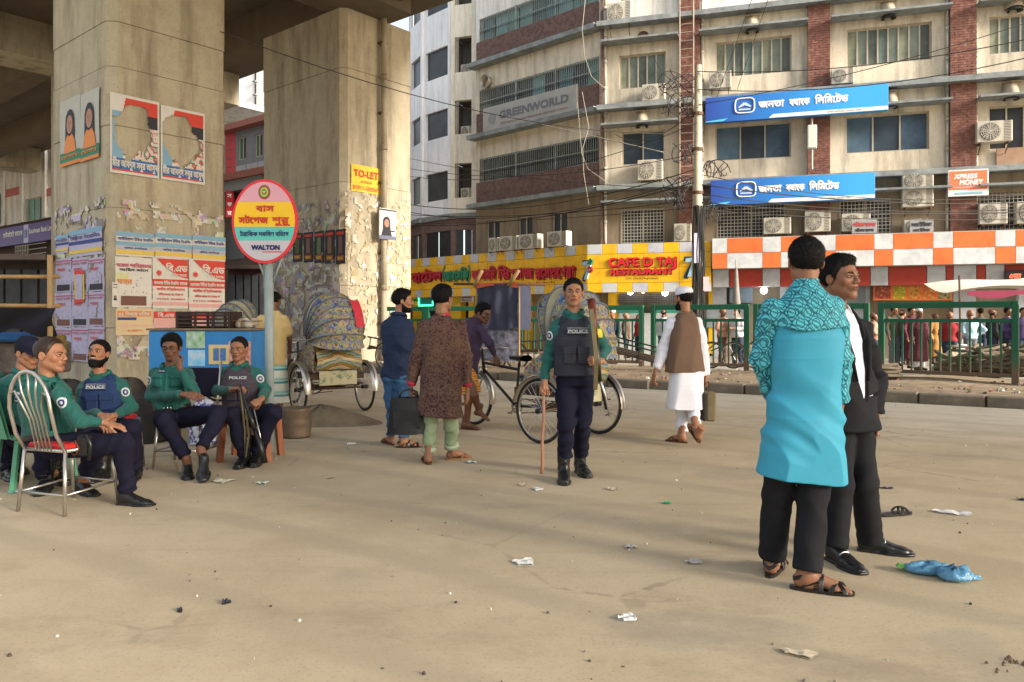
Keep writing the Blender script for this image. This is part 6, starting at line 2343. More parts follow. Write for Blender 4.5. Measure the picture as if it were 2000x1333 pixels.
# long cloth folds: diagonals off the waist, fine ones over the seat, vertical ones at the hem
zz = (Z - P(0, 800)[2])
fold = .009 * (1 - 2 * np.abs(np.sin(13 * X + 5 * Z + 1.5 * np.sin(7 * Z)))) * np.clip(.2 - zz, 0, .35) / .25 + .0075 * np.sin(18 * Z + 15 * X + 2.2 * np.sin(9 * X + 2)) * np.exp(-((zz + .02) / .13) ** 2) + .0045 * np.sin(60 * Z + 8 * np.sin(6 * X)) * np.exp(-((zz + .12) / .10) ** 2)
fold += .006 * (1 - 2 * np.abs(np.sin(11 * X - 10 * Z + 1.2 * np.sin(6 * Z)))) * np.exp(-((zz - .22) / .16) ** 2) + .004 * (1 - 2 * np.abs(np.sin(9 * X + 13 * Z + 2))) * np.exp(-((zz - .10) / .12) ** 2)
g.D = g.D - fold.astype(np.float32)
s0, s1 = P(1643, 815, .0), P(1646, 960, .0)
g.cut(g.cone(s0, s1, .002, .030, tuple(p.f), .45), .004)
g.cut(g.cone(J['neck'], J['neck'] + A3((0, 0, .2)), .054, .07))
p.part('kurta', g, tq)
g = p.grid([P(1478, 800, .17), P(1660, 560, -.0)], .14, .0065)
g.add(g.loft([S_(1503, 1647, 655, .134), S_(1503, 1647, 640, .134), S_(1510, 1636, 600, .118), S_(1533, 1612, 572, .090), S_(1548, 1599, 554, .071)], p.u, p.f, 2.3, .012))
yl = P(0, 645)[2] + .03 * ((g.X - (P(1572, 0)[0])) / .2) ** 2
g.D = np.maximum(g.D, (yl - g.Z).astype(np.float32))
p.sleeves(g, .018, (.062, .060, .046), cuff=.01, k=.03)
p.cuffcut(g, .01)
g.folds(.004, (8, 6, 30), 4.0)
g.cut(g.cone(J['neck'], J['neck'] + A3((0, 0, .2)), .056, .07))
p.part('patterned_yoke', g, dm)
p.collar(dm, r=.058, h=.032, fold=False, open_=.25)
p.trousers(c_black, r=(.094, .079, .076, .074), folds=.003, cr=.3, hem=-.01, seed=5, fx=(16, 10, 7), topz=P(1570, 900)[2])
# ---------------------------------------------------------------- 3  man in black suit
p = Person('man in black suit with open white shirt, facing right beside the man in turquoise', 1655, 4.38, 'a', res=.0075)
P = p.P
p.pose((.45, -.88), 1.0, neck=P(1630, 606), chest=P(1636, 668), pel=P(1652, 802), shA=P(1588, 640, -.0), elA=P(1583, 730, -.02), wrA=P(1600, 800, -.08), shB=P(1682, 640, .12), elB=P(1707, 735, .10), wrB=P(1711, 812, .05),
  hiA=P(1636, 815), knA=P(1640, 950, -.05), anA=P(1633, 1066, -.10), hiB=P(1672, 815, .08), knB=P(1688, 945, .0), anB=P(1698, 1052, .10))
p.head(P(1643, 543, -.04), yaw=.48, pitch=-.02, roll=.0, hair='full', scale=1.04)
p.base_body(legs=True)
p.hand(P(1711, 818, .05), (-.05, -.1, -1), (-1, .2, 0), 'relax', -1)
p.hand(P(1600, 806, -.08), (.3, -.1, -1), (.9, .3, 0), 'relax', 1)
p.finish_body()
p.shirt(c_white, o=.004, sleeves=False, folds=.002, name='shirt')
p.collar(c_white, r=.060, h=.045, open_=.55)
g = p.grid([v for k, v in p.J.items() if k[:2] in ('pe', 'ch', 'ne', 'sh', 'el', 'wr')], .22)
u, f = p.u, p.f
pel, ch, nk = p.J['pel'], p.J['chest'], p.J['neck']
secs = [(pel - A3((0, 0, .10)), .205, .150), (pel + A3((0, 0, .08)), .190, .140), (pel + (ch - pel) * .5, .182, .135), (ch, .198, .140), (ch + (nk - ch) * .5, .190, .118), (ch + (nk - ch) * .82, .125, .090), (nk, .075, .075)]
g.add(g.loft(secs, u, f, 2.3, .015))
p.sleeves(g, .020, (.066, .062, .050), cuff=.0)
p.cuffcut(g, .0)
g.folds(.006, (8, 8, 16), 6)
# open front: a wedge narrowing downward
c0, c1 = nk + f * .12 + A3((0, 0, .02)) , pel + f * .18 + A3((0, 0, .08))
g.cut(g.cone(c0, c1, .072, .026, tuple(f), 2.4), .004)
g.cut(g.cone(nk, nk + A3((0, 0, .2)), .060, .08))
p.part('jacket', g, c_black)
for sx in (-1, 1):
 pts = [nk + u * sx * .070 + f * .045 + A3((0, 0, .01)), ch + (nk - ch) * .3 + u * sx * .098 + f * .112, ch + u * sx * .085 + f * .135, pel + (ch - pel) * .45 + u * sx * .045 + f * .140]
 q = MB(); q.tube([Vector(x) for x in pts], [.012, .022, .020, .006], 6)
 q.build('lapel', c_black, p.t, True)
p.trousers(c_black, r=(.094, .074, .072, .070), folds=.003, cr=.4, hem=-.01, seed=7, fx=(10, 10, 16))
for A, px, py, dy, tv in (('A', 1633, 1085, -.10, (.25, -1)), ('B', 1700, 1068, .10, (.93, -.38))):
 p.foot(P(px, py, dy), tv, 'shoe', leather, scale=1.05)
 q = MB(); a0 = P(px, py, dy); tvn = A3((tv[0], tv[1], 0)) / math.hypot(*tv); lat = A3((-tvn[1], tvn[0], 0))
 q.tube([Vector(A3((a0[0], a0[1], 0)) + tvn * .075 + lat * .035 * x + A3((0, 0, .082 - .018 * x * x))) for x in (-1, -.5, 0, .5, 1)], .0045, 5); q.build('shoe_buckle', metal_m, p.t, True)
# ---------------------------------------------------------------- 4  man in white kurta, brown waistcoat and white cap
p = Person('man walking away in white kurta, brown waistcoat and white prayer cap', 1342, 8.4, 'b', res=.010)
P = p.P
p.pose((-.25, .97), 1.0, neck=P(1337, 610), chest=P(1338, 648), pel=P(1338, 722), shA=P(1310, 627), elA=P(1297, 680, .03), wrA=P(1281, 722, -.02), shB=P(1363, 627), elB=P(1372, 680, .04), wrB=P(1379, 734, .03),
  hiA=P(1327, 735), knA=P(1331, 798, .10), anA=P(1333, 850, .0), hiB=P(1350, 735), knB=P(1352, 795, .0), anB=P(1360, 832, -.22))
p.head(P(1334, 583, .0), yaw=PI + .62, pitch=0, hair='short', beard='long', eyes=False)
p.base_body(legs=True)
p.hand(P(1280, 725, -.02), (-.25, 0, -1), (1, .3, 0), 'relax', 1)
p.hand(P(1379, 738, .03), (.05, 0, -1), (-1, .2, 0), 'fist', -1)
g = p.grid([P(1333, 850, 0), P(1360, 832, -.22)], .12, .009)
g.add(g.cone(P(1333, 835, 0), P(1331, 858, 0), .042, .038)); g.add(g.cone(P(1357, 820, -.18), P(1361, 842, -.26), .044, .038))
p.body_add(*g.mesh())
p.foot(P(1330, 862, .0), (-.55, .5), 'sandal', leather_br, strap='flip')
p.foot(P(1360, 850, -.30), (-.3, .9), 'sandal', leather_br, strap='flip', lift=.10, pitch=-.65)
p.finish_body()
S_ = lambda a, b, y, d, dy=0: (P((a + b) / 2, y, dy), (b - a) / 2 * (p.Y0 + dy) / FPX, d)
secs = [S_(1300, 1378, 798, .17), S_(1306, 1374, 750, .15), S_(1308, 1371, 700, .125), S_(1308, 1368, 650, .12), S_(1312, 1362, 628, .10), S_(1324, 1350, 612, .075)]
g = p.grid([P(1280, 800), P(1390, 606)], .17)
g.add(g.loft(secs, p.u, p.f, 2.2, .012)); p.sleeves(g, .02, (.062, .062, .050)); p.cuffcut(g, .0)
g.folds(.006, (14, 9, 9), 3); g.cut(g.cone(p.J['neck'], p.J['neck'] + A3((0, 0, .2)), .056, .07))
p.part('kurta', g, c_white)
p.trousers(c_white, r=(.09, .075, .075, .062), folds=.006, hem=.03, seed=3)
g = p.grid([P(1300, 725), P(1376, 606)], .16)
g.add(g.loft([S_(1299, 1378, 726, .155), S_(1302, 1374, 690, .142), S_(1305, 1371, 655, .138), S_(1312, 1366, 630, .115), S_(1322, 1354, 612, .088)], p.u, p.f, 2.4, .012))
for A in 'AB':
 g.cut(g.cone(p.J['sh' + A] + p.u * (.02 if (p.J['sh' + A] @ p.u) > 0 else -.02), p.J['el' + A], .062, .070), .012)
g.folds(.005, (12, 8, 6), 5); g.cut(g.cone(p.J['neck'] + A3((0, 0, .01)), p.J['neck'] + A3((0, 0, .2)), .056, .08))
p.part('waistcoat', g, M1('waistcoat_brown', (.155, .095, .062), .8, var=.2, vs=5, bump=.3, bs=200))
q = MB()
q.lathe([(.099, .035), (.101, .06), (.099, .088), (.088, .112), (.06, .127), (0, .132)], 22)
q.v = [tuple(x) for x in xf(np.array(q.v) * A3((.86, 1.03, 1)) + A3((0, .016, .0)), p.hR, p.hc, 1.0)]
q.build('prayer_cap', c_white, p.t, True)
w = world(p, P(1382, 760, .03))
t = thing('shoulder_bag', 'olive and dark flat bag hanging from the hand of the man in the white cap', 'bag', (w.x, w.y, w.z - .34))
q = MB(); q.cbox(-.055, .055, -.16, .16, 0, .32, .02); q.build('bag_body', M1('bag_olive', (.17, .14, .075), .8, var=.3, vs=6), t)
q = MB(); q.cbox(-.075, -.056, -.15, .15, .0, .30, .006); q.build('bag_side', M1('bag_dark', (.04, .035, .03), .8), t)
q = MB(); q.tube([(0, -.06, .315), (0, -.05, .42), (0, .05, .42), (0, .06, .315)], .008, 6); q.build('handle', leather, t)
# ---------------------------------------------------------------- 5  man in long brown patterned kurta
bk = NT('kurta_brown_floral', rough=.8)
_n = bk.noise(34, det=5, rough=.6, dist=1.2)
_q = bk.voro(26, out='Distance')
bk.color(bk.mix(bk.ramp(bk.noise(5), [(.45, 0), (.7, .5)]), bk.ramp(bk.math('ADD', bk.math('MULTIPLY', _n, .75), bk.math('MULTIPLY', _q, .4)), [(.38, (.018, .007, .008)), (.50, (.050, .020, .020)), (.58, (.13, .070, .058)), (.66, (.045, .018, .018))]), (.13, .085, .045)))
bk = bk.m
p = Person('man seen from behind in long brown floral kurta and pale green jeans', 862, 7.25, 'a', res=.009)
P = p.P
p.pose((.08, 1), 1.04, neck=P(866, 617), chest=P(863, 662), pel=P(860, 752), shA=P(827, 634), elA=P(815, 700, .03), wrA=P(803, 752, .03), shB=P(900, 634), elB=P(909, 698, .03), wrB=P(913, 755, .02),
  hiA=P(845, 762), knA=P(840, 838, .0), anA=P(838, 886, -.04), hiB=P(880, 762), knB=P(881, 832, .05), anB=P(882, 876, .12))
p.head(P(866, 583, .0), yaw=PI - .55, pitch=0, hair='full', scale=1.02, eyes=False)
p.base_body(legs=True)
p.hand(P(803, 758, .03), (0, .1, -1), (1, .3, 0), 'fist', 1)
p.hand(P(913, 760, .02), (.02, .1, -1), (-1, .3, 0), 'relax', -1)
g = p.grid([P(838, 890, -.04), P(882, 880, .12)], .12, .009)
g.add(g.cone(P(838, 875, -.04), P(836, 900, -.04), .042, .038)); g.add(g.cone(P(882, 868, .12), P(884, 886, .12), .042, .038))
p.body_add(*g.mesh())
p.foot(P(836, 905, -.06), (-.25, .95), 'sandal', leather_br, strap='flip')
p.foot(P(885, 888, .14), (.85, .45), 'sandal', M1('leather_tan', (.25, .12, .05), .5, var=.2), strap='flip')
p.finish_body()
S_ = lambda a, b, y, d, dy=0: (P((a + b) / 2, y, dy), (b - a) / 2 * (p.Y0 + dy) / FPX, d)
g = p.grid([P(800, 812), P(916, 612)], .17)
g.add(g.loft([S_(811, 903, 812, .165), S_(818, 903, 770, .150), S_(824, 900, 720, .13), S_(824, 902, 680, .13), S_(822, 902, 650, .125), S_(830, 896, 632, .105), S_(848, 882, 617, .075)], p.u, p.f, 2.3, .012))
p.sleeves(g, .020, (.062, .058, .046)); p.cuffcut(g, .02)
g.folds(.0055, (12, 8, 14), 8); g.cut(g.cone(p.J['neck'], p.J['neck'] + A3((0, 0, .2)), .056, .07))
g.cut(g.cone(P(902, 752, 0), P(906, 830, 0), .002, .03, tuple(p.f), .5), .003)
p.part('long_kurta', g, bk)
cr = M1('trim_crimson', (.42, .02, .045), .7, var=.1)
p.collar(cr, r=.058, h=.034, fold=False, open_=.2)
for A in 'AB':
 el, wr = p.J['el' + A], p.J['wr' + A]; d = (wr - el) / np.linalg.norm(wr - el)
 q = MB(); q.tube([Vector(wr - d * .03), Vector(wr + d * .004)], [.046, .044], 14); q.build('cuff', cr, p.t, True)
p.trousers(M1('jeans_pale_green', (.26, .33, .20), .85, var=.15, vs=8, bump=.3, bs=250), r=(.092, .072, .070, .062), folds=.005, hem=.01, seed=9)
for A in 'AB':
 kn, an = p.J['kn' + A], p.J['an' + A]; d = (an - kn) / np.linalg.norm(an - kn)
 q = MB(); q.tube([Vector(an - d * .05), Vector(an - d * .005)], [.070, .069], 16); q.build('turn_up', M1('jeans_inside', (.38, .44, .32), .85, var=.1), p.t, True)
w = world(p, P(796, 772, .0))
t = thing('briefcase', 'bulging black soft briefcase carried by the man in the brown kurta', 'bag', (w.x, w.y - .02, w.z - .36))
q = MB()
def bagf(u, v):
 a = 2 * PI * u
 tt = min(v * 1.15, 1)
 k = .155 + .035 * (1 - tt)
 return (k * math.copysign(abs(math.cos(a)) ** .55, math.cos(a)) * (1 if v < .93 else .2), (.07 + .02 * math.sin(3 * a)) * (1 - .45 * tt) * math.copysign(abs(math.sin(a)) ** .7, math.sin(a)) * (1 if v < .93 else .2), .34 * tt + .004 * math.sin(5 * a))
q.grid(bagf, 28, 14); q.f = [tuple(reversed(f)) if False else f for f in q.f]
q.add([(-.18, -.05, .002), (.18, -.05, .002), (.18, .05, .002), (-.18, .05, .002)], [(0, 1, 2, 3)])
q.build('bag_body', M1('bag_black', (.016, .016, .018), .55, var=.3, vs=8, bump=.3, bs=60), t, True)
q = MB(); q.cbox(-.13, .13, -.075, -.06, .05, .22, .008); q.build('front_pocket', _M['bag_black'], t, 'auto')
for y in (-.03, .03):
 q = MB(); q.tube([(-.08, y, .33), (-.06, y * .6, .39), (.03, y * .4, .42), (.09, y * .6, .39), (.10, y, .33)], .009, 6); q.build('handle', leather, t, True)
# ---------------------------------------------------------------- 6  man in navy shirt and jeans
p = Person('bearded man in navy shirt and blue jeans with folded arms, looking right', 778, 8.2, 'b', res=.010)
P = p.P
p.pose((.55, .83), 1.0, neck=P(779, 617), chest=P(776, 655), pel=P(774, 735), shA=P(756, 636, .02), elA=P(759, 685, .1), wrA=P(790, 692, .26), shB=P(796, 636, -.05), elB=P(805, 684, .0), wrB=P(797, 688, .22),
  hiA=P(764, 745), knA=P(767, 808, .05), anA=P(765, 850, .05), hiB=P(786, 745, -.05), knB=P(790, 808, -.05), anB=P(790, 856, -.12))
p.head(P(788, 588, .0), yaw=PI / 2 + .12, pitch=.05, hair='full', beard='beard', scale=1.0)
p.base_body(legs=True)
p.hand(P(793, 690, .26), (1, .3, -.1), (0, 0, -1), 'relax', 1)
p.hand(P(797, 690, .2), (-.2, .8, -.4), (-.6, 0, -1), 'relax', -1)
p.foot(P(762, 862, .08), (-.4, .6), 'sandal', leather_br, strap='flip')
p.foot(P(789, 872, -.12), (.95, .1), 'sandal', leather, strap='cross')
g = p.grid([P(765, 850, .05), P(790, 856, -.12)], .12, .009); g.add(g.cone(P(765, 845, .05), P(763, 860, .06), .04, .037)); g.add(g.cone(P(790, 850, -.12), P(789, 868, -.12), .04, .037)); p.body_add(*g.mesh())
p.finish_body()
p.shirt(M1('shirt_navy', (.012, .024, .062), .8, var=.15, vs=5, bump=.3, bs=250), folds=.006, hemz=None, seed=4, o=.012, short=.9, secs=None)
g = p.grid([P(750, 752), P(806, 640)], .14); S_ = lambda a, b, y, d, dy=0: (P((a + b) / 2, y, dy), (b - a) / 2 * (p.Y0 + dy) / FPX, d)
g.add(g.loft([S_(756, 800, 742, .13), S_(755, 799, 700, .125), S_(754, 800, 660, .12)], p.u, p.f, 2.3, .012)); g.folds(.005, (10, 8, 12), 2); p.part('shirt_tail', g, _M['shirt_navy'])
p.collar(_M['shirt_navy'], r=.060, h=.045, open_=.4)
jn = NT('jeans_blue', rough=.85); jn = jn.color(jn.ramp(jn.noise(7), [(.35, (.015, .04, .10)), (.6, (.04, .12, .24)), (.75, (.13, .26, .38))])).m
p.trousers(jn, r=(.092, .072, .068, .060), folds=.006, hem=.0, seed=1)
# ---------------------------------------------------------------- 7  rickshaw puller
p = Person('thin rickshaw puller in purple shirt and orange lungi bending by the handlebar', 922, 9.4, 'c', res=.011)
P = p.P
p.pose((.75, -.65), .9, neck=P(928, 622), chest=P(922, 655), pel=P(908, 722), shA=P(905, 635, .1), elA=P(897, 680, .15), wrA=P(905, 715, .0), shB=P(938, 640, -.12), elB=P(956, 672, -.18), wrB=P(966, 694, -.12),
  hiA=P(903, 735, .05), knA=P(915, 778, -.1), anA=P(912, 828, .0), hiB=P(914, 735, -.05), knB=P(927, 772, -.15), anB=P(934, 800, .0))
p.head(P(945, 612, -.05), yaw=.85, pitch=.32, hair='full', beard=None, scale=.98)
p.base_body(legs=True)
p.hand(P(967, 696, -.12), (.4, 0, -1), (0, 1, 0), 'grip', 1)
p.hand(P(905, 720, .0), (.2, -.3, -1), (1, 0, 0), 'relax', -1)
p.foot(P(910, 838, .0), (.8, -.3), 'sandal', leather_br, strap='flip')
p.foot(P(934, 800, .0), (.8, -.5), 'bare', lift=.16, pitch=.3)
p.finish_body()
p.shirt(M1('shirt_purple', (.060, .038, .075), .85, var=.2, vs=5, bump=.3, bs=200), folds=.005, seed=7, o=.012)
S_ = lambda a, b, y, d, dy=0: (P((a + b) / 2, y, dy), (b - a) / 2 * (p.Y0 + dy) / FPX, d)
g = p.grid([P(895, 768), P(940, 700)], .17); g.add(g.loft([S_(897, 938, 768, .15), S_(893, 930, 735, .14), S_(896, 924, 705, .12)], p.u, p.f, 2.2, .012)); g.folds(.008, (22, 14, 8), 5)
lg = NT('lungi_orange', rough=.85); lg = lg.color(lg.ramp(lg.wave(5, dirn='Z', dist=2), [(.2, (.62, .20, .02)), (.5, (.75, .50, .05)), (.7, (.30, .42, .05)), (.9, (.55, .05, .05))])).m
p.part('lungi', g, lg)
# ---------------------------------------------------------------- 8  man in pale yellow shirt and striped lungi
p = Person('man in pale yellow shirt and striped lungi standing behind the bus stop pole', 538, 10.9, 'c', res=.012)
P = p.P
p.pose((.35, .94), 1.0, neck=P(535, 608), chest=P(535, 640), pel=P(537, 700), shA=P(512, 623), elA=P(508, 662, .1), wrA=P(520, 690, .2), shB=P(556, 623), elB=P(566, 662, .05), wrB=P(566, 688, .18), hiA=P(527, 706), knA=P(528, 755), anA=P(530, 795), hiB=P(547, 706), knB=P(548, 755), anB=P(548, 795))
p.head(P(537, 588, .05), yaw=PI - .4, pitch=.3, hair='short', eyes=False)
p.base_body(legs=True)
p.hand(P(520, 692, .2), (.1, 0, -1), (1, 0, 0), 'relax', 1); p.hand(P(566, 690, .18), (0, 0, -1), (-1, 0, 0), 'relax', -1)
p.foot(P(530, 800), (.3, .9), 'sandal', leather_br, strap='flip'); p.foot(P(548, 802), (.3, .9), 'sandal', leather_br, strap='flip')
p.finish_body()
ye = M1('shirt_pale_yellow', (.55, .42, .19), .85, var=.12, vs=5, bump=.3, bs=150)
S_ = lambda a, b, y, d, dy=0: (P((a + b) / 2, y, dy), (b - a) / 2 * (p.Y0 + dy) / FPX, d)
g = p.grid([P(505, 715), P(570, 605)], .17); g.add(g.loft([S_(512, 562, 712, .14), S_(513, 560, 670, .13), S_(512, 560, 640, .125), S_(516, 556, 622, .10), S_(526, 546, 608, .075)], p.u, p.f, 2.3, .012)); p.sleeves(g, .02, (.062, .058, .05), short=.62); g.folds(.007, (12, 8, 9), 2); p.part('shirt', g, ye)
g = p.grid([P(505, 792), P(570, 700)], .17); g.add(g.loft([S_(513, 566, 786, .17), S_(514, 563, 740, .15), S_(517, 560, 700, .12)], p.u, p.f, 2.2, .012)); g.folds(.007, (18, 9, 5), 6)
ls = NT('lungi_striped', rough=.85)
_z = ls.math('FRACT', ls.math('MULTIPLY', ls.sep()[2], 5.5))
ls = ls.color(ls.ramp(_z, [(0, (.58, .58, .50)), (.42, (.58, .58, .50)), (.45, (.06, .25, .27)), (.58, (.06, .25, .27)), (.62, (.50, .55, .45)), (.80, (.16, .42, .42)), (.9, (.58, .58, .50))])).m
p.part('lungi', g, ls)
# ================================================================== SEATED OFFICERS AND THEIR CHAIRS
steel = M1('chair_steel', (.55, .52, .47), .28, metal=.85, var=.2, vs=5)
seat_red = M1('chair_seat_red', (.50, .02, .02), .5, var=.2)
def steel_chair(loc, fwd, label, back=True, seat=seat_red, w=.38, d=.38, h=.44):
 """steel tube chair; fwd = horizontal direction the sitter would face"""
 rz = math.atan2(-fwd[0], fwd[1])
 t = thing('steel_chair', label, 'chair', loc, rz, 'chairs of the seated officers')
 w2 = w / 2
 for x, y in ((-w2, 0), (w2, 0), (-w2, d), (w2, d)):
  sx = 1 if x > 0 else -1
  q = MB(); q.tube([(x + .03 * sx, y + (.04 if y else -.03), 0), (x, y, h)], .013, 8); q.build('leg', steel, t, True)
 for k, (a, b_) in enumerate((((-w2 - .02, -.02, .14), (w2 + .02, -.02, .14)), ((-w2 - .02, -.02, .14), (-w2 - .02, d + .03, .16)), ((w2 + .02, -.02, .14), (w2 + .02, d + .03, .16)), ((-w2 - .02, d + .03, .16), (w2 + .02, d + .03, .16)))):
  q = MB(); q.tube([a, b_], .009, 6); q.build('stretcher', steel, t, True)
 q = MB(); q.tube([(-w2, 0, h), (w2, 0, h), (w2, d, h), (-w2, d, h)], .013, 8, closed=True); q.build('seat_frame', steel, t, True)
 q = MB(); q.cbox(-w2 + .008, w2 - .008, .008, d - .008, h + .0, h + .045, .015); q.build('seat', seat, t, 'auto')
 if back == 'panel':
  for x in (-w2, w2):
   q = MB(); q.tube([(x, 0, h), (x, -.05, h + .2), (x, -.12, h + .50)], .013, 8); q.build('back_post', steel, t, True)
  q = MB(); q.cbox(-w2 + .01, w2 - .01, -.12, -.085, h + .16, h + .44, .012); q.build('back_panel', c_navy, t, 'auto')
 elif back:
  pts = [(-w2, 0, h)] + [(-w2 * 1.0, -.04 - .03 * i, h + .12 * i) for i in (1, 2)] + [(w2 * math.cos(PI - PI * i / 10), -.115 - .02 * math.sin(PI * i / 10), h + .30 + .26 * math.sin(PI * i / 10)) for i in range(11)] + [(w2, -.04 - .03 * i, h + .12 * i) for i in (2, 1)] + [(w2, 0, h)]
  q = MB(); q.tube(pts, .013, 8); q.build('back_hoop', steel, t, True)
  for k, x in enumerate((-2, -1, 0, 1, 2)):
   tx = x * w2 * .43
   zt_ = h + .30 + .26 * math.sqrt(max(.02, 1 - (tx / w2) ** 2)) - (.03 if abs(x) == 2 else 0)
   q = MB(); q.tube([(x * .035, -.005, h), (x * .035, -.06, h + .22), (x * .045, -.10, h + .32), (tx * .8, -.125, h + .42), (tx, -.13, zt_)], .0075, 6); q.build('spindle', steel, t, True)
 return t
def seated(label, px, Y0, f, J, head, vestm=None, skin='a', skinh=None, arms=True, hands=(), feet=(), shoes='shoe', shirtm=None, res=.0095, seed=1, hemk=.02, short=False, bel=True, tr=None, legs=True, plate=None, patch=True, belly=0.0):
 p = Person(label, px, Y0, skin, res=res)
 P = p.P
 p.pose(f, J.pop('wd', 1.0), **{k: P(*v) for k, v in J.items()})
 hp = dict(head); c = P(*hp.pop('at'))
 p.head(c, **hp)
 p.base_body(legs=False)
 for (w, d, pl, kind, side) in hands:
  p.hand(P(*w), d, pl, kind, side)
 for (a, tv, kind, m, kw) in feet:
  if kind == 'shoe' or kind == 'boot':
   p.foot(P(*a), tv, kind, m, **kw)
  else:
   p.foot(P(*a), tv, kind, m, **kw)
 for (a, tv, kind, m, kw), A in zip(feet, 'BA' if len(feet) > 1 and feet[0][0][0] > feet[1][0][0] and J.get('knA') is not None and J['anA'][0] < J['anB'][0] else 'AB'):
  b0 = P(*a); e = A3((b0[0], b0[1] + .01, .075 + kw.get('lift', 0)))
  g = p.grid([p.J['an' + A], e], .08, .01); g.add(g.cone(p.J['an' + A], e, .040, .036)); p.body_add(*g.mesh())
 p.finish_body()
 sm = shirtm or c_green
 pel, ch = p.J['pel'], p.J['chest']
 p.shirt(sm, seed=seed, folds=.0045, hemz='tuck', fx=(12, 10, 18), belly=belly)
 p.sb = p.bvh
 if not vestm:
  for x in (-.085, .085):
   at = p.J['chest'] + p.u * x + A3((0, 0, .03))
   p.wrap('pocket', c_green2, at, -p.f, .10, .11, 4, 4, lift=.004)
   p.wrap('pocket_flap', c_green2, at + A3((0, 0, .045)), -p.f, .105, .035, 4, 2, lift=.008)
  p.wrap('placket', c_green2, p.J['chest'] - A3((0, 0, .05)), -p.f, .028, .34, 2, 10, lift=.004)
 if patch:
  for A, sd in patch if isinstance(patch, (list, tuple)) else (('A', (.6, .8, 0)),):
   badges(p, A, sd)
  epaulette(p, 'A'); epaulette(p, 'B')
 p.collar(c_green2 if sm is c_green else sm, r=.062, h=.045, open_=.45)
 if legs:
  p.trousers(c_navy, r=tr or (.100, .078, .070, .060), folds=.006, hem=(.02 if 'crossed' in label else -.03), seed=seed + 1)
 if bel: belt(p)
 if vestm: vest(p, vestm)
 if plate:
  if not vestm: p.bvh = p.sb
  plate(p)
 return p
tgrey = M1('thread_grey', (.42, .44, .46), .8, var=0)
# A  officer on the steel chair, back to us
steel_chair((-3.26, 5.36, 0), (.33, .94), 'steel tube chair with fanned back spindles and red seat, nearest at left')
pA = seated('stout police officer in green shirt sitting on the nearest steel chair, turned right', 95, 5.62, (.90, -.30),
  dict(neck=(88, 738), chest=(90, 790, .02), pel=(96, 866, .02), shA=(75, 762, .19), elA=(120, 812, .25), wrA=(180, 826, .18), shB=(114, 768, -.17), elB=(153, 822, -.20), wrB=(203, 826, -.08),
   hiA=(105, 872, .10), knA=(196, 862, .22), anA=(168, 920, .30), hiB=(112, 872, -.08), knB=(240, 866, -.10), anB=(247, 952, -.02)),
  dict(at=(101, 693, 0), yaw=PI / 2 - .12, pitch=.04, hair='receding', scale=1.06, hairm=hair_b, wide=1.06), skin='b', res=.008, seed=3,
  hands=(((206, 827, -.08), (1, .2, -.25), (0, .2, -1), 'relax', 1), ((183, 826, .18), (1, -.3, -.2), (0, 0, -1), 'relax', -1)),
  feet=(((247, 966, -.02), (.97, -.15), 'shoe', leather, {}), ((160, 932, .35), (.75, -.5), 'shoe', leather, {})), patch=(('B', (-.1, .95, 0)),), belly=.02)
w = world(pA, pA.P(165, 862, -.20))
t = thing('holster', 'black holster and pistol lanyard on the belt of the stout officer', 'holster', tuple(w))
q = MB(); q.cbox(-.05, .05, -.03, .03, -.10, .04, .015); q.build('pouch', leather, t, 'auto')
q = MB(); q.tube([(-.06, -.03, .0), (-.09, -.035, -.05), (-.05, -.035, -.10), (-.02, -.035, -.05), (-.05, -.03, .01)], .007, 6); q.build('lanyard', leather_br, t, True)
q = MB(); q.tube([(.03, -.03, .05), (.06, -.03, -.02), (.05, -.03, -.13)], .014, 6); q.build('grip', leather, t, True)
# B  bearded officer in blue vest
steel_chair((-3.62, 7.05, 0), (.10, -1), 'steel tube chair under the bearded officer in blue vest', back=False)
pB = seated('bearded smiling police officer in blue vest sitting with hands clasped in his lap', 205, 6.85, (.12, -1),
  dict(neck=(197, 732, .0), chest=(203, 768, .0), pel=(208, 826, .0), shA=(165, 752, .02), elA=(157, 800, .0), wrA=(196, 812, -.24), shB=(238, 750, .02), elB=(256, 796, .0), wrB=(224, 812, -.24),
   hiA=(190, 836, -.05), knA=(176, 842, -.42), anA=(198, 925, -.35), hiB=(226, 836, -.05), knB=(258, 836, -.40), anB=(264, 915, -.30)),
  dict(at=(192, 690, -.0), yaw=.08, pitch=-.22, roll=.06, hair='short', beard='long', smile=True, scale=1.0), c_vestb, 'b', seed=4,
  hands=(((199, 812, -.26), (.9, -.2, -.2), (0, .6, -.6), 'grip', 1), ((221, 812, -.28), (-.9, -.2, -.2), (0, .6, -.6), 'grip', -1)),
  feet=(((200, 940, -.36), (-.1, -1), 'boot', leather, {}), ((266, 930, -.28), (.25, -1), 'boot', leather, {})), patch=(('B', (-.5, .8, 0)),),
  plate=lambda p: word_on(p, 'POLICE', p.P(205, 755), (0, 1, 0), .15, .034, tgrey, c_vestb, lift=.02))
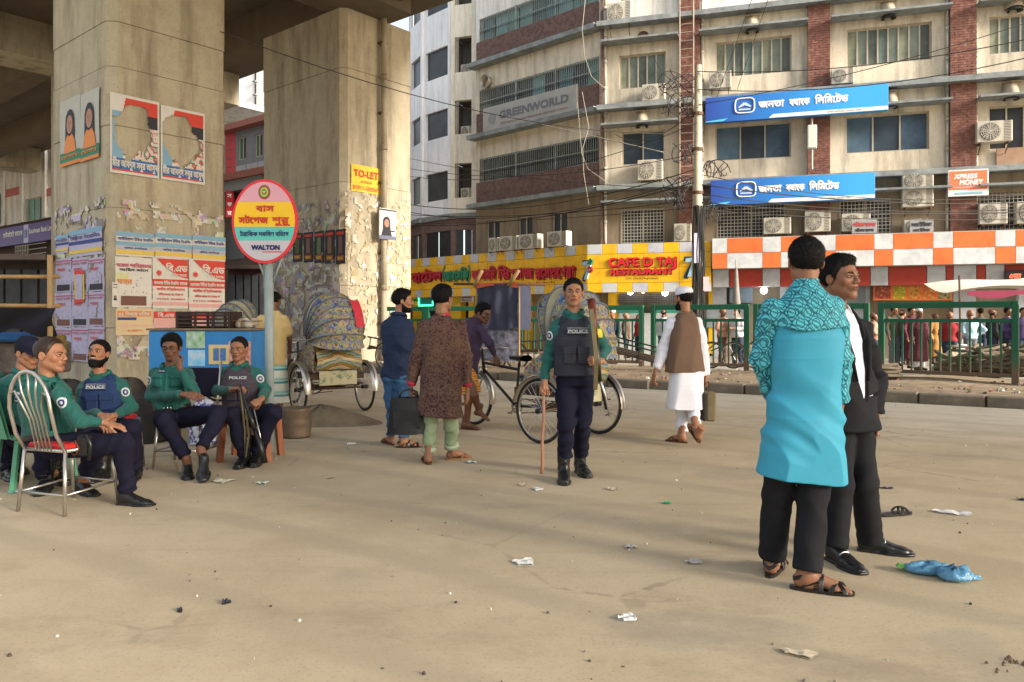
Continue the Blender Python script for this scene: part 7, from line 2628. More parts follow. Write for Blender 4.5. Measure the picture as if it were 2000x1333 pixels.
# C  officer with glasses, chin on hand
steel_chair((-3.02, 7.35, 0), (.0, -1), 'steel tube chair with navy back under the officer with hand on chin', back='panel')
pC = seated('slim police officer with glasses, chin on hand and legs crossed on a steel chair', 338, 7.15, (.05, -1),
  dict(neck=(333, 716, .0), chest=(334, 750, .0), pel=(338, 808, .02), shA=(303, 728, .02), elA=(296, 775, -.02), wrA=(356, 772, -.26), shB=(366, 727, .02), elB=(378, 766, -.18), wrB=(352, 720, -.20),
   hiA=(322, 818, -.05), knA=(320, 822, -.45), anA=(364, 896, -.52), hiB=(352, 816, -.05), knB=(428, 810, -.36), anB=(392, 878, -.60), wd=.92),
  dict(at=(334, 679, -.03), yaw=.15, pitch=.10, hair='full', scale=1.0), None, 'c', seed=5,
  hands=(((360, 771, -.27), (.95, -.1, -.1), (0, .6, -.6), 'relax', -1), ((351, 718, -.20), (-.50, .12, .85), (.2, .95, .1), 'grip', 1)),
  feet=(((366, 915, -.52), (.45, -1), 'shoe', leather, {'lift': .0}), ((398, 893, -.64), (.35, -.95), 'shoe', leather, {'lift': .085, 'pitch': .35})),
  plate=lambda p: (p.wrap('name_tag', patch_d, p.P(324, 724), (0, 1, 0), .075, .018, 4, 2, lift=.006), p.wrap('name_print', patch_w, p.P(324, 724), (0, 1, 0), .06, .006, 4, 1, lift=.009)))
q = MB()
for sx in (-1, 1):
 q.tube([(.031 * sx + .019 * math.cos(a), -.098, .001 + .015 * math.sin(a)) for a in [2 * PI * i / 14 for i in range(14)]], .0018, 5, closed=True)
 q.tube([(.05 * sx, -.097, .004), (.078 * sx, -.03, .004), (.080 * sx, .01, .0)], .0016, 5)
q.tube([(-.012, -.1, .004), (.012, -.1, .004)], .0018, 5)
pC._hp('glasses', q, leather)
# D  officer with grey vest and long gun, wooden stool
pD = seated('police officer in grey vest sitting upright with a long gun between his knees', 478, 7.5, (.05, -1),
  dict(neck=(467, 713, .0), chest=(469, 748, .0), pel=(474, 806, .02), shA=(437, 727, .02), elA=(425, 764, -.02), wrA=(452, 762, -.32), shB=(500, 727, .02), elB=(519, 764, .0), wrB=(511, 778, -.28),
   hiA=(462, 814, -.05), knA=(454, 812, -.50), anA=(476, 886, -.42), hiB=(490, 814, -.05), knB=(536, 806, -.42), anB=(503, 880, -.35)),
  dict(at=(466, 682, -.02), yaw=-.05, pitch=.02, hair='crop', scale=1.0), c_vestg, 'a', seed=6,
  hands=(((455, 760, -.34), (.9, -.3, .15), (0, .1, -1), 'grip', -1), ((510, 780, -.30), (-.5, -.6, -.4), (-.4, .4, -.8), 'fist', -1)),
  feet=(((478, 900, -.40), (.0, -1), 'boot', leather, {}), ((502, 893, -.32), (.15, -1), 'boot', leather, {})), patch=(('A', (.5, .8, 0)), ('B', (-.5, .85, 0))),
  plate=lambda p: word_on(p, 'POLICE', p.P(475, 737), (0, 1, 0), .16, .036, tgrey, None, lift=.012))
w0 = world(pD, pD.P(469, 757, -.45)); t = thing('long_gun', 'black long gun propped muzzle up between the seated officer\'s knees', 'rifle', tuple(w0))
def rr(px, py, dy): return world(pD, pD.P(px, py, dy)) - w0
q = MB(); q.tube([rr(468, 752, -.45), rr(484, 800, -.5), rr(500, 848, -.54)], .011, 8); q.build('barrel', leather, t, True)
q = MB(); q.tube([rr(485, 800, -.52), rr(497, 838, -.56)], .022, 8); q.build('fore_grip', leather, t, True)
q = MB(); q.tube([rr(497, 838, -.55), rr(508, 868, -.58), rr(517, 905, -.60)], [.020, .026, .030], 8); q.build('stock', leather, t, True)
q = MB(); q.tube([rr(496, 800, -.48), rr(505, 838, -.52), rr(514, 880, -.58)], .006, 6); q.build('cleaning_rod', metal_m, t, True)
q = MB(); q.tube([rr(470, 760, -.46), rr(478, 840, -.48), rr(480, 895, -.5), rr(486, 850, -.5), rr(480, 800, -.5)], .010, 5); q.build('sling', strap_m, t, True)
wood_r = M1('stool_wood', (.30, .095, .04), .5, var=.35, vs=4, stretch=(5, 5, 1))
pp = PT(490, 700, 7.45)
t = thing('wooden_stool', 'reddish brown wooden stool under the officer with the grey vest', 'stool', (pp.x, 7.45, 0), 0)
q = MB(); q.cbox(-.24, .24, -.22, .22, .40, .44, .01); q.build('seat', wood_r, t)
for x in (-.20, .20):
 for y in (-.18, .18):
  q = MB(); q.tube([(x * 1.15, y * 1.1, 0), (x, y, .40)], [.036, .042], 4); q.build('leg', wood_r, t)
# E  officer behind A with cap, F partly out of frame
green_p = M1('plastic_green', (.10, .32, .20), .4, var=.1)
pE = seated('police officer with navy cap half hidden behind the stout officer', 40, 6.25, (.75, -.5),
  dict(neck=(48, 728, .0), chest=(40, 768), pel=(34, 838), shA=(25, 752, .1), elA=(20, 800, .1), wrA=(45, 825, .1), shB=(50, 756, -.14), elB=(32, 812, -.16), wrB=(58, 838, -.2),
   hiA=(45, 848, .05), knA=(110, 838, .1), anA=(100, 925, .1), hiB=(40, 850, -.1), knB=(80, 860, -.25), anB=(85, 930, -.2)),
  dict(at=(56, 690, .0), yaw=1.2, pitch=.25, hair='short', eyes=True), None, 'b', seed=8,
  hands=(((60, 840, -.2), (.8, 0, -.4), (0, 0, -1), 'relax', 1),), feet=(((90, 945, -.2), (.3, -1), 'boot', leather, {}), ((110, 938, .1), (.8, -.6), 'boot', leather, {})), patch=(('B', (.35, .9, 0)),))
q = MB(); q.lathe([(.096, .02), (.102, .05), (.098, .10), (.07, .125), (0, .13)], 18)
q.grid(lambda u, v: (.085 * math.cos(PI + PI * u) , -.075 - (.02 + .075 * v) * math.sin(PI * u) ** .6, .035 - .02 * v), 12, 3)
q.v = [tuple(x) for x in xf(np.array(q.v) * A3((.88, 1.04, 1)) + A3((0, .01, 0)), pE.hR, pE.hc, 1.0)]
q.build('cap', c_navy, pE.t, True)
t = thing('plastic_chair', 'pale green plastic chair at the left edge behind the steel chair', 'chair', (-4.05, 6.15, 0), -.7)
q = MB(); q.cbox(-.24, .24, -.02, .42, .40, .44, .012); q.build('seat', green_p, t)
q = MB(); q.grid(lambda u, v: (-.24 + .48 * u, -.04 - .10 * v - .05 * math.sin(PI * u), .42 + .42 * v), 8, 6); q.grid(lambda u, v: (.24 - .48 * u, -.065 - .10 * v - .05 * math.sin(PI * u), .42 + .42 * v), 8, 6); q.build('backrest', green_p, t, True)
for x in (-.2, .2):
 for y in (.02, .38):
  q = MB(); q.tube([(x * 1.15, y + (.05 if y > .1 else -.05), 0), (x, y, .41)], .026, 5); q.build('leg', green_p, t)
pF = seated('police officer cut by the left edge of the photo, green sleeve', -28, 6.7, (.9, -.3),
  dict(neck=(-35, 710, .0), chest=(-38, 750), pel=(-42, 820), shA=(-50, 735, .1), elA=(-40, 785, .1), wrA=(-5, 800, .1), shB=(-20, 738, -.1), elB=(-12, 790, -.1), wrB=(10, 815, -.1),
   hiA=(-35, 830, .05), knA=(30, 822, .1), anA=(30, 910, .1), hiB=(-35, 830, -.1), knB=(15, 830, -.2), anB=(15, 915, -.2)),
  dict(at=(-28, 668, .0), yaw=1.2, pitch=.1, hair='short'), None, 'b', seed=9, hands=(((12, 817, -.1), (.8, 0, -.4), (0, 0, -1), 'relax', 1),), feet=(((15, 930, -.2), (.8, -.6), 'boot', leather, {}), ((30, 925, .1), (.8, -.6), 'boot', leather, {})), patch=(('B', (0, 1, 0)),))
steel_chair((-4.75, 6.9, 0), (1, -.2), 'steel chair at the left edge carrying the half visible officer', back=False)
# ================================================================== THE CROWD BEHIND THE RAILING
def walker(label, px, top, feet, Y, ang, top_m, leg_m, skin='a', hair='short', kind='shirt', capm=None, arms='down', group='people beyond the railing', z0=0.0, off=0):
 Yd = Y
 p = Person(label, px, Yd, skin, group=group, z0=z0, res=.019)
 H = (feet - top) / FPX * Yd
 s = H / 1.74
 f = (math.sin(ang), -math.cos(ang))
 u, ff = p.frames(f)
 def L(x, y, z): return u * x * s + ff * y * s + A3((0, 0, z * s))
 zb = CAMH - (feet - HORY) / FPX * Yd - z0
 B0 = A3((0, 0, zb))
 J = dict(neck=L(0, 0, 1.46), chest=L(0, 0, 1.27), pel=L(0, 0, .92), hiA=L(-.09, 0, .88), knA=L(-.10, .04, .48), anA=L(-.10, 0, .1), hiB=L(.09, 0, .88), knB=L(.10, .0, .48), anB=L(.11, -.02 + off, .1))
 if arms == 'down':
  J.update(shA=L(-.185, 0, 1.39), elA=L(-.235, -.02, 1.10), wrA=L(-.23, .08, .86), shB=L(.185, 0, 1.39), elB=L(.235, -.02, 1.10), wrB=L(.23, .08, .86))
 elif arms == 'hip':
  J.update(shA=L(-.185, 0, 1.39), elA=L(-.40, -.05, 1.16), wrA=L(-.20, .05, 1.0), shB=L(.185, 0, 1.39), elB=L(.235, -.02, 1.10), wrB=L(.20, .12, .9))
 else:
  J.update(shA=L(-.185, 0, 1.39), elA=L(-.23, .0, 1.12), wrA=L(-.08, .22, 1.10), shB=L(.185, 0, 1.39), elB=L(.23, .0, 1.12), wrB=L(.08, .24, 1.14))
 p.pose(f, s, **{k: v + B0 for k, v in J.items()})
 HC = B0 + L(0, .02, 1.615)
 p.hR, p.hc, p.hs = rotm(ang), HC, s
 g = G(HC - .16, HC + .16, .011)
 Mi = np.linalg.inv(p.hR)
 g.add(g.ell(HC + p.hR @ A3((0, .02, .032)), (.076, .092, .08), Mi)); g.add(g.ell(HC + p.hR @ A3((0, -.03, -.03)), (.058, .062, .082), Mi), .03)
 g.add(g.cone(HC + p.hR @ A3((0, -.085, .01)), HC + p.hR @ A3((0, -.108, -.028)), .008, .012), .01)
 p.body_add(*g.mesh())
 if hair:
  V, F = CROWDHAIR
  put('hair', np_mesh('hair', xf(V, p.hR, HC, s), F, hair_m), p.t)
 if capm:
  q = MB(); q.lathe([(.098, .03), (.10, .07), (.09, .115), (0, .13)], 14)
  q.v = [tuple(x) for x in xf(np.array(q.v) * A3((.88, 1.03, 1)) + A3((0, .016, 0)), p.hR, HC, s)]
  q.build('cap', capm, p.t, True)
 p.base_body(legs=True)
 for A, x in (('A', 1), ('B', -1)):
  w = p.J['wr' + A]; g = G(w - .14, w + .14, .013); e = w + (w - p.J['el' + A]) * .38
  g.add(g.cone(w, e, .027, .030, tuple(u), .7)); p.body_add(*g.mesh())
  a = p.J['an' + A]
  p.foot(A3((a[0], a[1], 0)), f, 'shoe', leather, lift=zb, scale=s) if False else None
  g = G(a - .3, a + .3, .016); b0 = A3((a[0], a[1], zb + .035))
  g.add(g.cone(b0, b0 + ff * .15, .045, .035, (0, 0, 1), .8)); V, F = g.mesh(); put('shoe', np_mesh('shoe', V, F, leather if x else leather), p.t)
 p.finish_body()
 if kind == 'shirt':
  p.shirt(top_m, o=.018, folds=.005, seed=px, fx=(9, 6, 12))
  p.trousers(leg_m, r=(.09, .07, .068, .06), hem=.0, folds=.004)
 else:
  J = p.J
  hz = {'kurta': .50, 'long': .26}[kind]
  c = lambda z: B0 + L(0, 0, z)
  g = p.grid([c(hz), c(1.5)], .32)
  g.add(g.loft([(c(hz), .24 * s, .17), (c(.9), .19 * s, .14), (c(1.1), .17 * s, .13), (c(1.30), .185 * s, .13), (c(1.40), .16 * s, .10), (c(1.48), .07, .07)], p.u, p.f, 2.3, .012))
  p.sleeves(g, .02); g.folds(.006, (14, 9, 8), px); p.part('long_shirt', g, top_m)
  p.trousers(leg_m, r=(.09, .07, .068, .06), hem=.0, folds=.004)
 return p
g = G((-.1, -.12, -.09), (.1, .13, .14), .008)
zb_ = np.interp(g.Y, [-.12, -.045, -.02, .03, .12], [.05, .045, -.01, -.045, -.07]).astype(np.float32)
g.D = np.maximum(g.ell((0, .02, .034), (.088, .106, .098)), zb_ - g.Z); CROWDHAIR = g.mesh()
def cm(n, c): return M1('crowd_' + n, c, .85, var=.2, vs=4)
NV, MR, OL, TE, GY, WH, RD, BR, LB, PU, OR = (cm('navy', (.03, .04, .08)), cm('maroon', (.13, .035, .05)), cm('olive', (.14, .13, .09)), cm('teal', (.05, .14, .17)), cm('grey', (.16, .17, .19)), cm('white', (.66, .66, .70)), cm('red', (.30, .025, .03)), cm('brown', (.12, .07, .05)), cm('sky', (.36, .52, .62)), cm('purple', (.09, .06, .16)), cm('peach', (.55, .30, .22)))
CW = [('man in dark olive shirt behind the left end of the right railing', 1746, 598, 716, 19.6, .2, OL, GY, 'shirt', None, 'down'),
  ('bareheaded man in maroon beside the man with the white cap', 1780, 599, 720, 19.4, .3, MR, BR, 'long', None, 'down'),
  ('man in long maroon shirt and white cap behind the right railing', 1795, 603, 724, 18.6, .1, MR, WH, 'long', WH, 'down'),
  ('man in red shirt turned away holding a white bag behind the railing', 1855, 610, 728, 18.2, 2.6, RD, NV, 'shirt', None, 'down'),
  ('man in light blue shirt with hand on hip behind the right railing', 1895, 606, 722, 18.8, PI, LB, GY, 'shirt', None, 'hip'),
  ('man in dark clothes behind the right railing, left of the purple shirt', 1938, 604, 722, 18.9, 1.5, cm('dark', (.03, .03, .035)), NV, 'shirt', None, 'down'),
  ('man in purple shirt behind the right end of the railing', 1968, 600, 722, 18.8, .4, PU, NV, 'shirt', None, 'fold'),
  ('man in violet shirt at the right edge beyond the last post', 1998, 601, 724, 18.5, -.2, PU, NV, 'shirt', None, 'down'),
  ('man with reddish sleeve between the two right railings', 1706, 612, 720, 20.5, 1.2, OR, NV, 'shirt', None, 'fold'),
  ('bald man in peach shirt behind the railing, right of the white waistcoat wearer', 1411, 602, 716, 20.5, .6, OR, BR, 'shirt', None, 'fold'),
  ('man in white shirt behind the railing next to the man in peach', 1440, 602, 718, 20.2, -1.0, WH, NV, 'shirt', None, 'fold'),
  ('man in white and blue shirt seen left of the white cap man', 1296, 604, 712, 21.0, 2.4, WH, TE, 'shirt', None, 'down'),
  ('man in dark shirt and white cap behind the standing officer', 1197, 605, 712, 21.5, -.8, NV, GY, 'shirt', WH, 'down'),
  ('distant man in teal shirt between olive and maroon men', 1762, 606, 712, 21.5, 1.8, TE, NV, 'shirt', None, 'down'),
  ('distant woman in orange between the red and maroon shirts', 1826, 612, 712, 22.0, .4, cm('ochre', (.40, .20, .06)), BR, 'long', None, 'down'),
  ('distant man in grey shirt behind the light blue shirt', 1915, 602, 708, 22.5, 2.9, GY, NV, 'shirt', None, 'down'),
  ('distant man in brown shirt near the cafe counter', 1222, 612, 700, 24.5, 1.2, BR, NV, 'shirt', None, 'down'),
  ('distant man in dark red shirt behind the railing left of the white cap', 1248, 614, 700, 24.8, -1.2, RD, NV, 'shirt', None, 'down')]
for k, (lab, px, a, b_, Y, an, tm, lm_, kd, cp, ar) in enumerate(CW):
 walker(lab, px, a, b_, Y, an, tm, lm_, 'abc'[k % 3], None if (cp or 'bald' in lab) else 'short', kd, cp, ar)
w = GP(1875, 728);
t = thing('carrier_bag', 'white and pink carrier bag held low behind the right railing', 'bag', (5.02 * 2.1, 18.0, .25))
q = MB(); q.grid(lambda u, v: ((.17 - .05 * v) * math.cos(2 * PI * u), (.08 - .03 * v) * math.sin(2 * PI * u), .5 * v), 14, 5); q.build('bag_body', c_white, t, True)
q = MB(); q.box(.10, .18, -.09, .06, .0, .44); q.build('pink_side', M1('bag_pink', (.75, .12, .32), .6, var=.1), t)
# ================================================================== POSTERS
from mathutils import noise as mnoise
def pal(n, c, r=.75): return M1('paper_' + n, c, r, var=.10, vs=7, bump=.15, bs=60)
PW, PR, PB, PY, PK, PO, PL, PG, PN, PT_, PD = (pal('white', (.66, .64, .60)), pal('red', (.62, .07, .05)), pal('blue', (.22, .40, .55)), pal('yellow', (.70, .50, .10)), pal('black', (.04, .04, .05)), pal('orange', (.70, .25, .08)), pal('lilac', (.46, .43, .58)), pal('green', (.05, .22, .13)), pal('navy', (.04, .07, .25)), pal('pink', (.68, .38, .36)), pal('brown', (.18, .09, .07)))
def poster(fac, r, label, base, bands=(), texts=(), n=.035, cat='poster', group=None, dens=None, figs=(), name='poster'):
 u0, u1, z0, z1 = fac.rect(*r, n)
 w, h = u1 - u0, z1 - z0
 t = fac.thing(name, label, cat, u=u0, n=n, z=z0, group=group)
 rg = random.Random(int(u0 * 100))
 q = MB(); q.grid(lambda a, b_: (w * a, -.003 + .004 * math.sin(5 * a + 7 * b_ + u0), h * b_), 6, 6)
 q.f = [tuple(reversed(f)) for f in q.f] if False else q.f
 q.build('sheet', base, t)
 for k, (x0, x1, a, b_, m_) in enumerate(bands):
  q = MB(); q.add([(w * x0, -.011 - .001 * k, h * a), (w * x1, -.011 - .001 * k, h * a), (w * x1, -.011 - .001 * k, h * b_), (w * x0, -.011 - .001 * k, h * b_)], [(0, 1, 2, 3)])
  q.build('printed_band', m_, t)
 for (s, x0, x1, z, hh, m_) in texts:
  letters('lettering', s, m_, t, w * x0, w * x1, h * z, h * hh, y=-.022, bold=h * hh * .035)
 for (cx, cz, s, kind) in figs:
  q = MB()
  if kind == 'face':
   for (r_, dz, m_, yy) in ((.24, .04, PK, -.020), (.165, 0, M1('print_skin', (.42, .22, .16), .7, var=.1), -.022)):
    q = MB(); q.lathe([(0, 0), (s * r_, 0), (s * r_, .001)], 14, (0, 0, 0), 'Y'); q.v = [(x + cx * w, yy, z * 1.25 + cz * h + dz * s) for x, y, z in q.v]; q.build('printed_head', m_, t)
   for ex, ez, eh, em in ((-.055, .03, .018, PK), (.055, .03, .018, PK), (0, -.075, .016, PR), (-.055, .062, .010, PK), (.055, .062, .010, PK), (0, -.015, .022, PD)):
    q = MB(); ww = .03 if ex or ez < -.05 else .012; q.poly([(cx * w + s * (ex - ww), cz * h + s * ez), (cx * w + s * ex, cz * h + s * (ez - eh * .6)), (cx * w + s * (ex + ww), cz * h + s * ez), (cx * w + s * ex, cz * h + s * (ez + eh * .6))], -.0265, -.026); q.build('printed_feature', em, t)
   for sx in (-1, 1):
    q = MB(); q.poly([(cx * w + sx * s * .13, cz * h + s * .16), (cx * w + sx * s * .235, cz * h + s * .05), (cx * w + sx * s * .25, cz * h - s * .36), (cx * w + sx * s * .14, cz * h - s * .22)], -.0205, -.020); q.build('printed_hair', PK, t)
   q = MB(); q.poly([(cx * w - s * .34, cz * h - s * .62), (cx * w + s * .34, cz * h - s * .62), (cx * w + s * .24, cz * h - s * .30), (cx * w, cz * h - s * .14), (cx * w - s * .24, cz * h - s * .30)], -.019, -.018); q.build('printed_shoulders', PO if base is not PW else PK, t)
  elif kind == 'specks':
   q = MB()
   for i in range(26):
    x, z = rg.uniform(.05, .95) * w, cz * h + rg.uniform(-.5, .5) * s
    a = rg.uniform(0, 3); l = rg.uniform(.01, .035)
    q.add([(x, -.016, z), (x + l * math.cos(a), -.016, z + l * math.sin(a)), (x + l * math.cos(a) - .006, -.016, z + l * math.sin(a) + .012), (x - .006, -.016, z + .012)], [(0, 1, 2, 3)])
   o = q.build('printed_specks', PK, t); o['kind'] = 'stuff'
  elif kind == 'star':
   pts = []
   for i in range(20):
    a = PI * i / 10; rr_ = s if i % 2 == 0 else s * .55
    pts.append((cx * w + rr_ * math.cos(a), cz * h + rr_ * math.sin(a)))
   q.poly(pts, -.020, -.019); q.build('printed_star', PR, t)
 return t, w, h
def torn(name, parent, fac, r, m_, thr, sc=1.6, seed=0, n=.03, nu=46, nv=60, fall=None, loc=None):
 """ragged remains of paper: a sheet with irregular pieces missing"""
 u0, u1, z0, z1 = fac.rect(*r, n)
 q = MB()
 ms = m_ if isinstance(m_, list) else [m_]
 for i in range(nu):
  for j in range(nv):
   a, b_ = (i + .5) / nu, (j + .5) / nv
   u, z = u0 + (u1 - u0) * a, z0 + (z1 - z0) * b_
   v = mnoise.fractal(Vector((u * sc, z * sc, seed)), .8, 2.1, 5)
   if v > thr + (fall(a, b_) if fall else 0):
    mi = int(abs(mnoise.noise(Vector((u * 1.1, z * 1.4, seed + 9)))) * 2.6 * len(ms)) % len(ms)
    P_ = [fac.w(uu, n + .004 * mi, zz) - (parent.location if parent else Vector()) for uu, zz in ((u0 + (u1 - u0) * i / nu, z0 + (z1 - z0) * j / nv), (u0 + (u1 - u0) * (i + 1) / nu, z0 + (z1 - z0) * j / nv), (u0 + (u1 - u0) * (i + 1) / nu, z0 + (z1 - z0) * (j + 1) / nv), (u0 + (u1 - u0) * i / nu, z0 + (z1 - z0) * (j + 1) / nv))]
    q.add(P_, [(0, 1, 2, 3)], mi)
 o = q.build(name, ms, parent); o['kind'] = 'stuff'
 return o
col1, col2 = bpy.data.objects['flyover_column'], bpy.data.objects['flyover_column.001']
lo_ = lambda a, b_: .35 * (b_ - .5)
torn('paper_residue', col1, F1L, (107, 205, 395, 705), [scrap_m, PL, pal('grime', (.24, .21, .20))], -.02, 4.2, 1, fall=lo_)
torn('paper_residue', col1, F1R, (228, 436, 400, 700), [scrap_m, pal('cream', (.52, .45, .33))], .05, 3.6, 4, fall=lo_, nu=60)
torn('paper_residue', col2, F2L, (518, 664, 400, 700), [scrap_m, pal('lilac_dirty', (.33, .30, .35)), pal('grime', (.24, .21, .20))], -.08, 3.4, 3, fall=lo_, nu=60, nv=80)
torn('paper_residue', col2, F2R, (674, 800, 380, 660), [pal('cream', (.52, .45, .33)), pal('tan', (.42, .34, .20)), PW], .16, 4.5, 6, nu=60, nv=90)
# political posters on the right face
for k, (p0, p1, y0, y1, lab) in enumerate(((215, 311, 190, 343, 'torn blue and orange political poster, left one of the pair on the sunlit column face'), (314, 400, 214, 356, 'torn blue and orange political poster, right one of the pair on the sunlit column face'))):
 u0, u1, z0, z1 = F1R.rect(p0, p1, y0, y1, .03)
 w, h = u1 - u0, z1 - z0
 t = F1R.thing('poster', lab, 'poster', u=u0, n=.03, z=z0, group='torn political posters')
 q = MB(); N_ = 56
 for i in range(N_):
  for j in range(N_):
   a, b_ = (i + .5) / N_, (j + .5) / N_
   v = mnoise.fractal(Vector((a * 2.4 + 7 * k, b_ * 2.4, 3)), .8, 2, 4)
   d = math.hypot((a - (.42, .45)[k]) / (.40, .42)[k], (b_ - .56) / .36) + .45 * v
   if d < 1 and .03 < a < .97: continue
   mi = 0
   if a < .03 or a > .97 or b_ < .03 or b_ > .97: mi = 1
   elif b_ < .19: mi = 6
   elif b_ > .78: mi = 2 if a > .25 + .3 * (b_ - .78) else 1
   elif b_ > .62 and a > .5: mi = 3
   elif a < .25: mi = 0
   else: mi = (1, 4, 1, 5, 2, 7)[int(abs(mnoise.noise(Vector((a * 6 + k, b_ * 9, 1)))) * 11) % 6]
   q.add([(w * i / N_, -.002, h * j / N_), (w * (i + 1) / N_, -.002, h * j / N_), (w * (i + 1) / N_, -.002, h * (j + 1) / N_), (w * i / N_, -.002, h * (j + 1) / N_)], [(0, 1, 2, 3)], mi)
 q.build('sheet', [PB, PW, PR, PK, PT_, PG, pal('royal', (.05, .16, .42)), pal('greyed', (.40, .38, .36))], t)
 letters('lettering', 'মীর আবদুস সবুর আসুদ', PW, t, w * .04, w * .96, h * .085, h * .09, y=-.014, bold=.004)
 q = MB(); q.poly([(w * .05, h * .035), (w * .9, h * .035), (w * .9, h * .055), (w * .05, h * .055)], -.012, -.011); q.build('printed_line', PR, t)
for k, (p0, p1, y0, y1) in enumerate(((118, 157, 192, 322), (157, 194, 178, 312))):
 poster(F1L, (p0, p1, y0, y1), 'poster of a woman in an orange scarf on the shaded column face, %s copy' % ('left', 'right')[k], pal('sage', (.46, .47, .42)), [(0, 1, .05, .20, PG), (0, 1, 0, .05, PO)], [('েমাসাঃ', .1, .9, .10, .05, PO)], figs=((.52, .60, .95, 'face'), ), group='posters of a woman')
# row of course posters
blue_b = [(0, 1, .82, 1, PB), (0, 1, .42, .60, PB), (0, 1, .08, .24, PY), (0.02, .98, .64, .78, PW), (.02, .98, .27, .40, pal('grey', (.45, .45, .50)))]
for k, (p0, p1, y0, y1) in enumerate(((226, 301, 455, 501), (303, 374, 458, 505), (376, 440, 462, 510))):
 poster(F1R, (p0, p1, y0, y1), 'pale blue banded admission poster, %s of the row of three' % ('left', 'middle', 'right')[k], PW, blue_b, [('আইিডয়াল টিচার টেরিনং', .04, .96, .66, .11, PN), ('ভিতর চলিতেছ', .2, .8, .30, .07, PN)], group='banded admission posters')
for k, (p0, p1, y0, y1) in enumerate(((298, 367, 505, 603), (369, 439, 508, 607))):
 t, w, h = poster(F1R, (p0, p1, y0, y1), 'red and white B.Ed course poster, %s one, above the stall' % ('left', 'right')[k], PW, [(0, 1, .44, .58, PR), (0, 1, .06, .13, PT_)],
  [('িব.এড', .36, .97, .74, .13, PW), ('ভিতর চলেছ', .5, .95, .645, .05, PW), ('মমতাজ টিচার টেরিনং কেলজ', .03, .97, .475, .06, PW), ('জাতীয় বিশ্বিবদযালয়', .1, .9, .36, .045, PR), ('ভিতর জনয যোগাযোগ', .15, .85, .26, .04, PR), ('০১৭১১ ২৩৪৫৬৭', .1, .9, .17, .04, PR)], figs=((.17, .70, .07, 'star'),), group='red B.Ed posters')
 q = MB(); pts = [(w * .10, h * .985)] + [(w * (.10 + .90 * i / 8), h * (.985 - .375 * math.sin(PI / 2 * i / 8))) for i in range(9)] + [(w * .99, h * .985)]
 q.poly(pts[1:], -.016, -.0155); q.build('red_sweep', PR, t)
poster(F1R, (225, 296, 503, 600), 'white poster with pink headline and brown photo patch beside the red ones', PW, [(.15, .85, .03, .22, PD), (0, .35, .52, .68, pal('pale_yellow', (.62, .62, .35)))], [('আমতা পরিবর্তেনর', .02, .98, .80, .07, pal('magenta', (.50, .10, .16))), ('আইন মােন', .1, .9, .72, .05, PK), ('দহন', .05, .45, .46, .10, PO)], figs=((.5, .42, .34, 'specks'),))
poster(F1R, (226, 298, 604, 655), 'small orange and white poster below the white one', pal('peach', (.66, .52, .32)), [(.04, .96, .72, .92, PO), (.04, .55, .58, .68, PN), (.04, .96, .34, .38, PT_)], [('৫১ িবষেয় ভিতর', .06, .9, .75, .12, PW), ('যোগাযোগ', .3, .7, .14, .08, PO)])
poster(F1R, (300, 436, 609, 640), 'red and white poster strip partly hidden by the plastic crate', PT_, [(0, 1, .6, 1, PR)], [('িব.এড ভিতর', .05, .5, .66, .22, PW)])
for k, (p0, p1, y0, y1) in enumerate(((110, 134, 460, 495), (136, 200, 447, 500))):
 poster(F1L, (p0, p1, y0, y1), 'lilac and blue notice at the top of the shaded face, %s' % ('narrow left one', 'wide right one')[k], PL, [(0, 1, .82, 1, PB), (0, 1, .45, .58, PN), (0, 1, .12, .25, PY)], [('টিচার টেরিনং', .05, .95, .64, .12, PN)])
for j in range(3):
 for k in range(3):
  p0 = 109 + 32 * k
  y0 = 505 + 68 * j - k
  poster(F1L, (p0, p0 + 31, y0, y0 + 66), 'lilac handbill with red word and small dark photo, row %s, column %s from the left' % (('one', 'two', 'three')[j], ('one', 'two', 'three')[k]), PL, [(.1, .9, .04, .22, PD if (j + k) % 2 else PK), (.0, 1, .90, .93, pal('magenta', (.50, .10, .16)))], [('দহন', .15, .65, .62, .09, PR), ('আমতা পরিব', .05, .95, .80, .06, pal('magenta', (.5, .1, .16)))], figs=((.5, .42, .30, 'specks'),), group='lilac handbills on the shaded face')
t, w, h = poster(F1L, (146, 165, 530, 590), 'narrow yellow framed film poster among the lilac handbills', PY, [(.18, .82, .06, .94, PL), (0, 1, .9, 1.02, PR), (0, 1, -.02, .08, PR)], figs=((.5, .5, .5, 'specks'),), n=.06)
poster(F1R, (219, 230, 552, 600), 'white notice with a small portrait wrapping the column corner', PW, [(.1, .9, .90, .93, PK), (.1, .9, .78, .80, PK)], figs=((.5, .4, .10, 'face'),), n=.07)
# on column 2
t, w, h = poster(F2R, (686, 742, 325, 377), 'yellow TO-LET notice pasted high on the right column', pal('bright_yellow', (.85, .60, .07)), [], [('TO-LET', .08, .92, .56, .26, PR), ('01911-500569', .05, .95, .08, .16, PO), ('এখােন', .3, .7, .34, .10, PO)])
for k in range(5):
 p0 = 556 + 28 * k
 if k == 0: p0 = 560
 poster(F2L, (572 + 21 * k, 591 + 21 * k, 456 - 2 * k, 512 + k), 'dark film poster with glowing figure on the shaded column face, %s from the left' % ('first', 'second', 'third', 'fourth', 'fifth')[k], PK, [(.15, .85, .1, .25, pal('ember', (.40, .10, .03))), (.3, .7, .3, .8, pal('murk_%d' % k, ((.10, .14, .06), (.22, .13, .09), (.16, .20, .10), (.25, .14, .08), (.2, .1, .1))[k])), (.12, .88, .84, .93, PR)], [('দহন', .25, .75, .12, .09, PY)], group='row of dark film posters')
